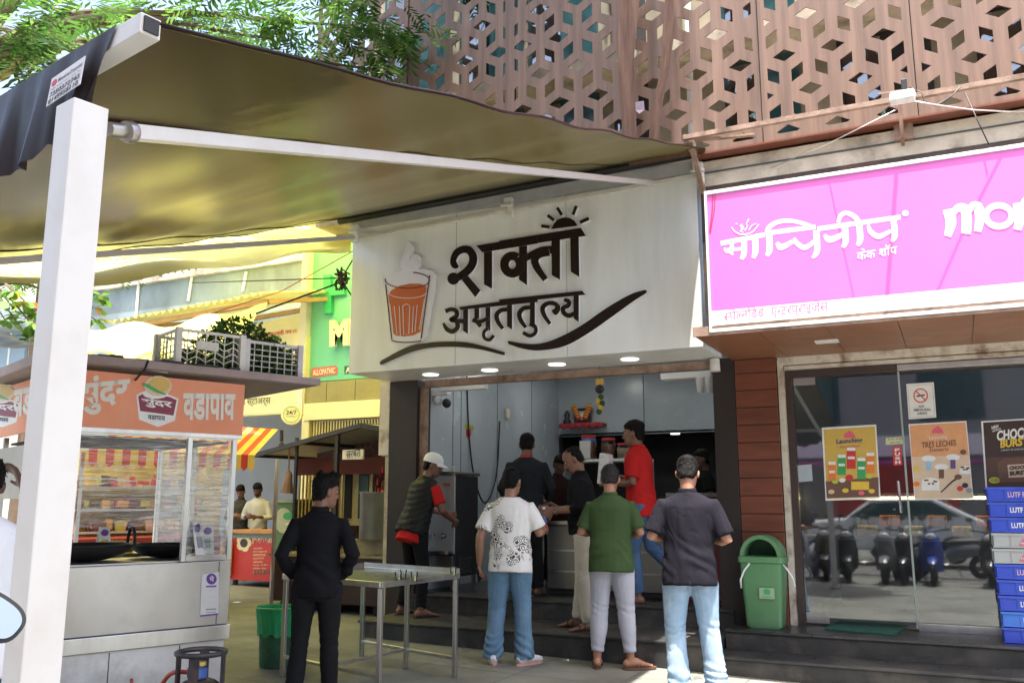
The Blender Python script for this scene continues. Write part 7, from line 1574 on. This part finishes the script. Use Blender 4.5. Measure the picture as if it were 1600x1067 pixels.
# 9-10 people deeper in the shop
p = onY(1108, 800, 11.6)
person('dark figure in black behind the counter at the right end of the shop', (p.x-.02, p.y, Z2), 115, 1.72, dict(fold_arms), dict(skin='dark', kind='tee', top=K['black'], bottom=K['blackj'], hem=-.13), 19, vox=.014)
p = onY(868, 800, 10.9)
person('man in dark maroon shirt behind the steel counter reaching forward', (p.x, p.y, Z2), 230, 1.66, dict(lean=10, hp=25, eL=(-.24, .08, 1.12), wL=(-.15, .32, 1.0), eR=(.25, .10, 1.12), wR=(.12, .36, 1.02)), dict(skin='dark', kind='shirt', top=K['maroon'], bottom=K['blackj'], hem=-.12), 20, vox=.014)
# 11-13 people at the menu counter and at the cart
p = onY(376, 800, 12.5)
person('man in dark checked shirt sitting behind the menu counter near the cart corner', (p.x, p.y, gz(p.x)), 205, 1.62, dict(hp=28, eL=(-.24, .05, 1.1), wL=(-.1, .25, 1.15), eR=(.24, .05, 1.1), wR=(.1, .25, 1.15)), dict(skin='brown', kind='shirt', top=K['check'], bottom=K['blackj'], sleeve=1.5), 22, vox=.014)
p = onY(403, 800, 12.5)
person('bearded man in striped shirt eating behind the menu counter', (p.x, p.y, gz(p.x)), 200, 1.66, dict(hp=24, eL=(-.26, .05, 1.1), wL=(-.1, .28, 1.12), eR=(.26, .05, 1.1), wR=(.08, .30, 1.14)), dict(skin='dark', kind='shirt', top=K['stripe'], bottom=K['blackj'], sleeve=1.6, mustache=True), 23, vox=.014)
p = onD(-32, 800, 3.75)
d13 = person('man in white t-shirt with black lettering standing at the left end of the food cart', (p.x, p.y, gz(p.x)), 62, 1.66, dict(eL=(-.26, .12, 1.2), wL=(-.2, .34, 1.28), eR=(.30, .16, 1.36), wR=(.20, .32, 1.60), hp=8, hy=-10), dict(skin='dark', kind='tee', top=K['white'], bottom=K['jeand'], sleeve=.6, hem=-.15, ease=.035, build=1.08), 24)
nb_ = Vector((ray(0, 860).x, ray(0, 860).y, 0)).normalized(); c13 = Vector((p.x, p.y, 1.2))-nb_*.178
fT = lambda x, y: onP(x, y, c13, nb_)
lettering('माधव', fT(-20, 872), fT(21, 861), fT(-20, 850), M['black'], d13['root'], th=.002, bold=.03, nrm=-nb_, name='shirt_lettering', world=True)
# ================================================================ trees
def leaf_mat(n, c, t=.45): return mat(n, c, .45, var=.35, vs=2.5, trans=t, spec=.4)
BARK = mat('bark', (.12, .085, .06), .9, var=.3, vs=6, bump=.6, bs=25)
NL = [leaf_mat('neem_leaf', (.048, .125, .022), .5), leaf_mat('neem_leaf_light', (.12, .235, .045), .55), leaf_mat('neem_leaf_dark', (.025, .075, .015), .35)]
def frond(b, p, d, up, l, rg, mi, nl=7):
    """pinnate leaf: a drooping stalk with pairs of curved leaflets"""
    d = d.normalized(); sd = d.cross(up).normalized(); q = p.copy(); dd = d.copy()
    for i in range(nl):
        q = q+dd*l/nl; dd = (dd+Vector((0, 0, -.09))).normalized()
        for sg in (-1, 1):
            ld = (sd*sg*.85+dd*.55+Vector((0, 0, -.12+rg.uniform(-.12, .12)))).normalized(); ln_ = l*.42*(1-.5*abs(i/nl-.45))*rg.uniform(.85, 1.15); w_ = dd*ln_*.17
            b.add([q, q+ld*ln_*.45+w_, q+ld*ln_, q+ld*ln_*.45-w_*.7], [(0, 1, 2, 3)], mi)
def crown_cluster(b, c, r, n, rg, fl=(.22, .34), mats=(0, 1, 2), wts=(5, 4, 2), flat_=.7):
    for _ in range(n):
        v = Vector((rg.gauss(0, 1), rg.gauss(0, 1), rg.gauss(0, 1))).normalized()*r*rg.random()**.45; v.z *= flat_
        a = rg.uniform(0, 6.28); d = Vector((math.cos(a), math.sin(a), rg.uniform(-.55, .25)))+v.normalized()*.7
        frond(b, c+v, d, Vector((0, 0, 1)), rg.uniform(*fl), rg, rg.choices(mats, wts)[0])
rg = random.Random(12)
tr = thing('neem_tree', 'big neem tree whose sunlit feathery boughs hang over the awning at upper left', 'tree', (-8.8, 3.9, 0))
b = MB(); tk = [(-8.8, 3.9, 0), (-8.75, 3.95, 1.5), (-8.6, 4.1, 3.2), (-8.4, 4.4, 4.8)]; b.tube(smooth_path(tk), np.interp(np.linspace(0, 1, 16), [0, 1], [.26, .17]).tolist(), 12)
tips = [onD(40, 60, 6.2), onD(110, 20, 7.0), onD(20, 190, 5.6), onD(330, 20, 9.0), onD(420, 60, 9.5), onD(540, 40, 10.2), onD(590, 110, 10.4), onD(260, 100, 8.5), onD(470, 110, 9.6), (-5.5, -.5, 7.5), (-3.2, 1.5, 8.0), (-7, 2, 7.8), (-3.4, 6.6, 10.2), (-5.6, 7.4, 9.8), (-1.4, .7, 7.9)]
for t in tips:
    t = Vector(t); s_ = Vector(tk[-1]); m1 = s_.lerp(t, .4)+Vector((rg.uniform(-.3, .3), rg.uniform(-.3, .3), .7)); P = smooth_path([tuple(s_), tuple(m1), tuple(t)], 7)
    b.tube(P, np.linspace(.085, .012, len(P)).tolist(), 7)
b.build('trunk', BARK, tr, smooth=True)
b = MB()
boughs = []
for x, y, D, r, n in ((30, 30, 6.0, .55, 60), (90, 70, 6.3, .5, 55), (20, 120, 5.8, .5, 55), (110, 20, 6.8, .5, 45), (60, 150, 5.8, .35, 26), (0, 60, 6.0, .6, 60), (75, 110, 6.2, .35, 26),
                      (250, 60, 8.6, .45, 40), (300, 20, 9, .7, 90), (360, 60, 9.2, .7, 100), (420, 20, 9.4, .8, 110), (430, 100, 9.5, .6, 90), (500, 50, 9.8, .75, 110), (480, 120, 9.8, .45, 60), (560, 20, 10.2, .6, 80), (575, 80, 10.3, .5, 60), (610, 50, 10.4, .4, 36), (540, 125, 10.2, .4, 40), (600, 118, 10.4, .3, 24), (635, 90, 10.5, .2, 10), (330, 110, 9.0, .5, 55), (390, 130, 9.4, .4, 40), (200, 20, 8.2, .4, 24), (270, 10, 9.5, .6, 40), (610, 10, 10.4, .5, 40), (170, 8, 7.6, .3, 14)):
    crown_cluster(b, onD(x, y, D), r, int(n*(.36 if D < 7.4 else .34)), rg, (.24, .38) if D < 7.4 else (.32, .52), wts=(4, 1, 7) if D < 7.4 else (6, 4, 3))
for c, r, n in (((-5.5, -.5, 7.8), 1.3, 150), ((-3.0, 1.3, 8.4), 1.2, 150), ((-7.4, .5, 8.2), 1.4, 150), ((-1.2, .48, 8.2), 1.1, 430), ((-2.0, -.8, 8.0), 1.0, 110), ((-4.6, 7.7, 10.0), 1.2, 230), ((-3.2, 7.6, 10.4), 1.1, 220), ((-5.8, 7.7, 9.8), 1.2, 200), ((-2.2, 7.6, 10.9), .6, 60)):  # out-of-view boughs, several added to cast shade on the post and the screen
    crown_cluster(b, Vector(c), r, n, rg, (.40, .6))
b.build('crown', NL, tr)
at_ = thing('almond_tree', 'broad leaved almond tree with green and reddish leaves at the far left edge', 'tree', (-12.5, 7.2, 0))
b = MB(); P = smooth_path([(-12.5, 7.2, 0), (-12.4, 7.2, 2), (-12.2, 7.3, 4.2)]); b.tube(P, np.linspace(.16, .08, len(P)).tolist(), 10)
AL = [leaf_mat('almond_leaf', (.10, .22, .04)), leaf_mat('almond_leaf_yellow', (.38, .38, .05), .5), leaf_mat('almond_leaf_red', (.42, .14, .03), .4)]
spots = [(20, 455, 12), (38, 470, 12.2), (8, 500, 12), (30, 492, 12.4), (50, 505, 12), (45, 528, 12.2), (58, 488, 12.5), (145, 480, 13), (158, 462, 13.2), (150, 500, 13), (40, 405, 12.5), (10, 398, 12.5), (160, 405, 13), (20, 430, 13), (60, 430, 13), (170, 395, 13), (5, 470, 11.8)]
for x, y, D in spots:
    t = onD(x, y, D); b.tube(smooth_path([(-12.2, 7.3, 4.2), tuple(Vector((-12.2, 7.3, 4.2)).lerp(t, .5)+Vector((0, 0, .35))), tuple(t)], 5), np.linspace(.03, .008, 11).tolist(), 5)
b.build('trunk', BARK, at_, smooth=True); b = MB()
for x, y, D in spots:
    c = onD(x, y, D)
    for k in range(9):
        a = k*.7+rg.random(); d = Vector((math.cos(a), math.sin(a), rg.uniform(-.5, .3))).normalized(); l = rg.uniform(.16, .3); sd = d.cross(Vector((0, 0, 1))).normalized()*l*.3; dz = Vector((0, 0, -.04))
        b.add([c, c+d*l*.5+sd*.8, c+d*l*.85+sd*.9+dz, c+d*l+dz*1.6, c+d*l*.85-sd*.9+dz, c+d*l*.5-sd*.8], [(0, 1, 2, 3, 4, 5)], rg.choices((0, 1, 2), (9, 2, 1))[0])
b.build('crown', AL, at_)
# green mass beyond the lane roofs
bt_ = thing('lane_tree', 'leafy tree showing between the roofs behind the awning arm', 'tree', (-15.5, 11, 0))
b = MB().tube([(-15.5, 11, 0), (-15.4, 11, 5.6)], [.2, .1], 10); b.build('trunk', BARK, bt_); b = MB()
for x, y, D, r, n in ((30, 398, 17, .7, 60), (190, 385, 17, .6, 50), (90, 395, 17, .6, 40), (240, 378, 18, .5, 40)): crown_cluster(b, onD(x, y, D), r, n, rg, (.3, .5), wts=(5, 3, 3))
b.build('crown', NL, bt_)
# ================================================================ vehicles behind the camera, mirrored in the door glass
TY = mat('tyre', (.012, .012, .013), .8); HL = mat('headlamp', (.6, .6, .62), .15, var=.05)
def scooter(c, rz, label, m):
    t = thing('parked_scooter', label, 'scooter', c, rz, group='scooters parked at the kerb')
    for y in (-.62, .62): MB().lathe([(.12, -.05), (.20, -.05), (.235, -.03), (.24, 0), (.235, .03), (.20, .05), (.12, .05)], (0, y, .24), 24, axis=(1, 0, 0)).build('wheel', TY, t, world=False, smooth=True, autosm=.9)
    b = MB(); b.tube([(0, -.75, .62), (0, -.5, .60), (0, -.15, .55), (0, .05, .40)], [(.10, .06), (.19, .16), (.17, .18), (.12, .1)], 16, right=(1, 0, 0)); b.tube([(0, .05, .3), (0, .3, .27), (0, .38, .30)], [(.17, .04), (.17, .04), (.17, .05)], 14, right=(1, 0, 0)); b.tube([(0, .36, .26), (0, .47, .55), (0, .50, .85), (0, .45, 1.0)], [(.19, .05), (.21, .08), (.16, .08), (.06, .05)], 16, right=(1, 0, 0)); b.tube([(0, .50, .52), (0, .62, .50), (0, .78, .40)], [(.09, .05), (.10, .05), (.07, .03)], 12, right=(1, 0, 0))
    b.build('body', m, t, world=False, smooth=True, autosm=.9)
    MB().tube([(0, -.78, .76), (0, -.5, .78), (0, -.1, .76), (0, .02, .72)], [(.09, .03), (.15, .05), (.14, .05), (.08, .03)], 14, right=(1, 0, 0)).build('seat', M['black'], t, world=False, smooth=True, autosm=.9)
    b = MB(); b.tube([(-.34, .36, 1.04), (-.15, .42, 1.02), (0, .44, 1.0), (.15, .42, 1.02), (.34, .36, 1.04)], .02, 8); b.build('handlebar', M['black'], t, world=False, smooth=True)
    MB().ell((0, .53, .90), (.10, .05, .07), 14, 10).build('headlight', HL, t, world=False, smooth=True)
    for x in (-.26, .26): b = MB(); b.tube([(x, .38, 1.04), (x*1.2, .36, 1.2)], .008, 6); b.ell((x*1.25, .36, 1.24), (.07, .015, .045), 12, 8); b.build('mirror', M['black'], t, world=False, smooth=True)
    b = MB(); b.tube([(-.1, -.2, .2), (-.2, -.3, 0)], .012, 6); b.build('stand', M['steel'], t, world=False); return t
SCM = [mat('scooter_silver', (.4, .4, .42), .25, .5, coat=.5), mat('scooter_black', (.02, .02, .024), .2, coat=.8), mat('scooter_blue', (.02, .05, .3), .25, coat=.6), mat('scooter_grey', (.15, .16, .17), .25, coat=.6)]
for i, (x, y, rz, l) in enumerate(((-3.7, -.4, .2, 'black scooter farthest left along the kerb behind the camera'), (-2.85, -.3, .1, 'silver scooter with bright front behind the camera'), (-2.1, -.35, -.15, 'glossy black scooter behind the camera between two others'), (-1.3, -.4, .1, 'grey scooter behind the camera near the middle of the row'), (-.55, -.75, 0, 'blue scooter behind the camera to the right'), (.5, -.9, .12, 'dark scooter at the right end of the kerb row'), (-3.3, -2.0, 1.2, 'dark scooter standing crosswise in a second row behind the camera'), (-1.7, -2.1, 1.4, 'black scooter crosswise in the second row near its middle'), (-.3, -2.2, 1.3, 'grey scooter crosswise at the right of the second row'), (-2.5, -.5, -.1, 'dark scooter squeezed between two others at the kerb'), (-.95, -.55, .15, 'black scooter squeezed in right of the grey one'))):
    scooter((x, y, gz(x)), rz, l, SCM[[1, 0, 1, 3, 2, 1, 1, 1, 3, 1, 1][i]])
mp_ = onD(-7, 962, 1.1); scl = thing('rear_view_mirror', 'black rimmed rear view mirror of a scooter at the bottom left edge', 'mirror', mp_)
vd = (CP-mp_).normalized(); vd = (vd+Vector((.55, -.1, .12))).normalized(); ex = Vector((0, 0, 1)).cross(vd).normalized(); ey = vd.cross(ex); ang = R(-38); ux = ex*math.cos(ang)+ey*math.sin(ang); uy = -ex*math.sin(ang)+ey*math.cos(ang)
pts = [(.031*math.copysign(abs(math.cos(t))**.75, math.cos(t))*1.0, .0205*math.copysign(abs(math.sin(t))**.75, math.sin(t))) for t in np.linspace(0, 2*math.pi, 41)[:-1]]
b = MB(); b.poly([mp_+ux*x*1.16+uy*y*1.24-vd*.02 for x, y in pts], vd*.018); b.build('housing', M['black'], scl, bevel=.004)
MB().poly([mp_+ux*x+uy*y-vd*.0015 for x, y in pts], vd*.002).build('mirror_glass', mat('mirror_silver', (.45, .47, .5), .02, 1, var=0), scl, smooth='keep')
MB().tube([mp_-vd*.02, mp_-vd*.03+Vector((-.04, -.02, -.06)), mp_+Vector((-.1, -.1, -.22)), mp_+Vector((-.15, -.25, -.45))], .006, 8).build('stem', M['black'], scl, smooth=True)
car = thing('parked_car', 'white hatchback parked across the road behind the camera', 'car', (-1.5, -6, 0))
b = MB(); prof = [(-2.0, .35), (-2.05, .75), (-1.9, .98), (-1.1, 1.05), (-.5, 1.5), (.9, 1.55), (1.75, 1.1), (2.0, 1.0), (2.05, .4), (1.9, .3), (-1.9, .3)]
b.poly([(-1.5+x, -6.85, z) for x, z in prof], (0, 1.7, 0)); b.build('body', mat('white_car_paint', (.75, .76, .78), .2, coat=.8), car, bevel=.06)
b = MB(); b.poly([(-1.5+x, -6.86, z) for x, z in ((-1.0, 1.08), (-.45, 1.44), (.85, 1.48), (1.5, 1.1))], (0, 1.72, 0)); b.build('window', M['teal'], car)
for x in (-1.3, 1.3):
    for y in (-6.75, -5.2): MB().lathe([(0, -.1), (.28, -.1), (.32, -.06), (.32, .06), (.28, .1), (0, .1)], (-1.5+x, y, .32), 24, axis=(0, 1, 0)).build('wheel', TY, car, smooth=True, autosm=.7)
for x in (-2.05, 2.05): MB().box((-1.5+x*.99, -5.3, .82), (.06, .3, .14)).build('tail_light', M['red'], car)
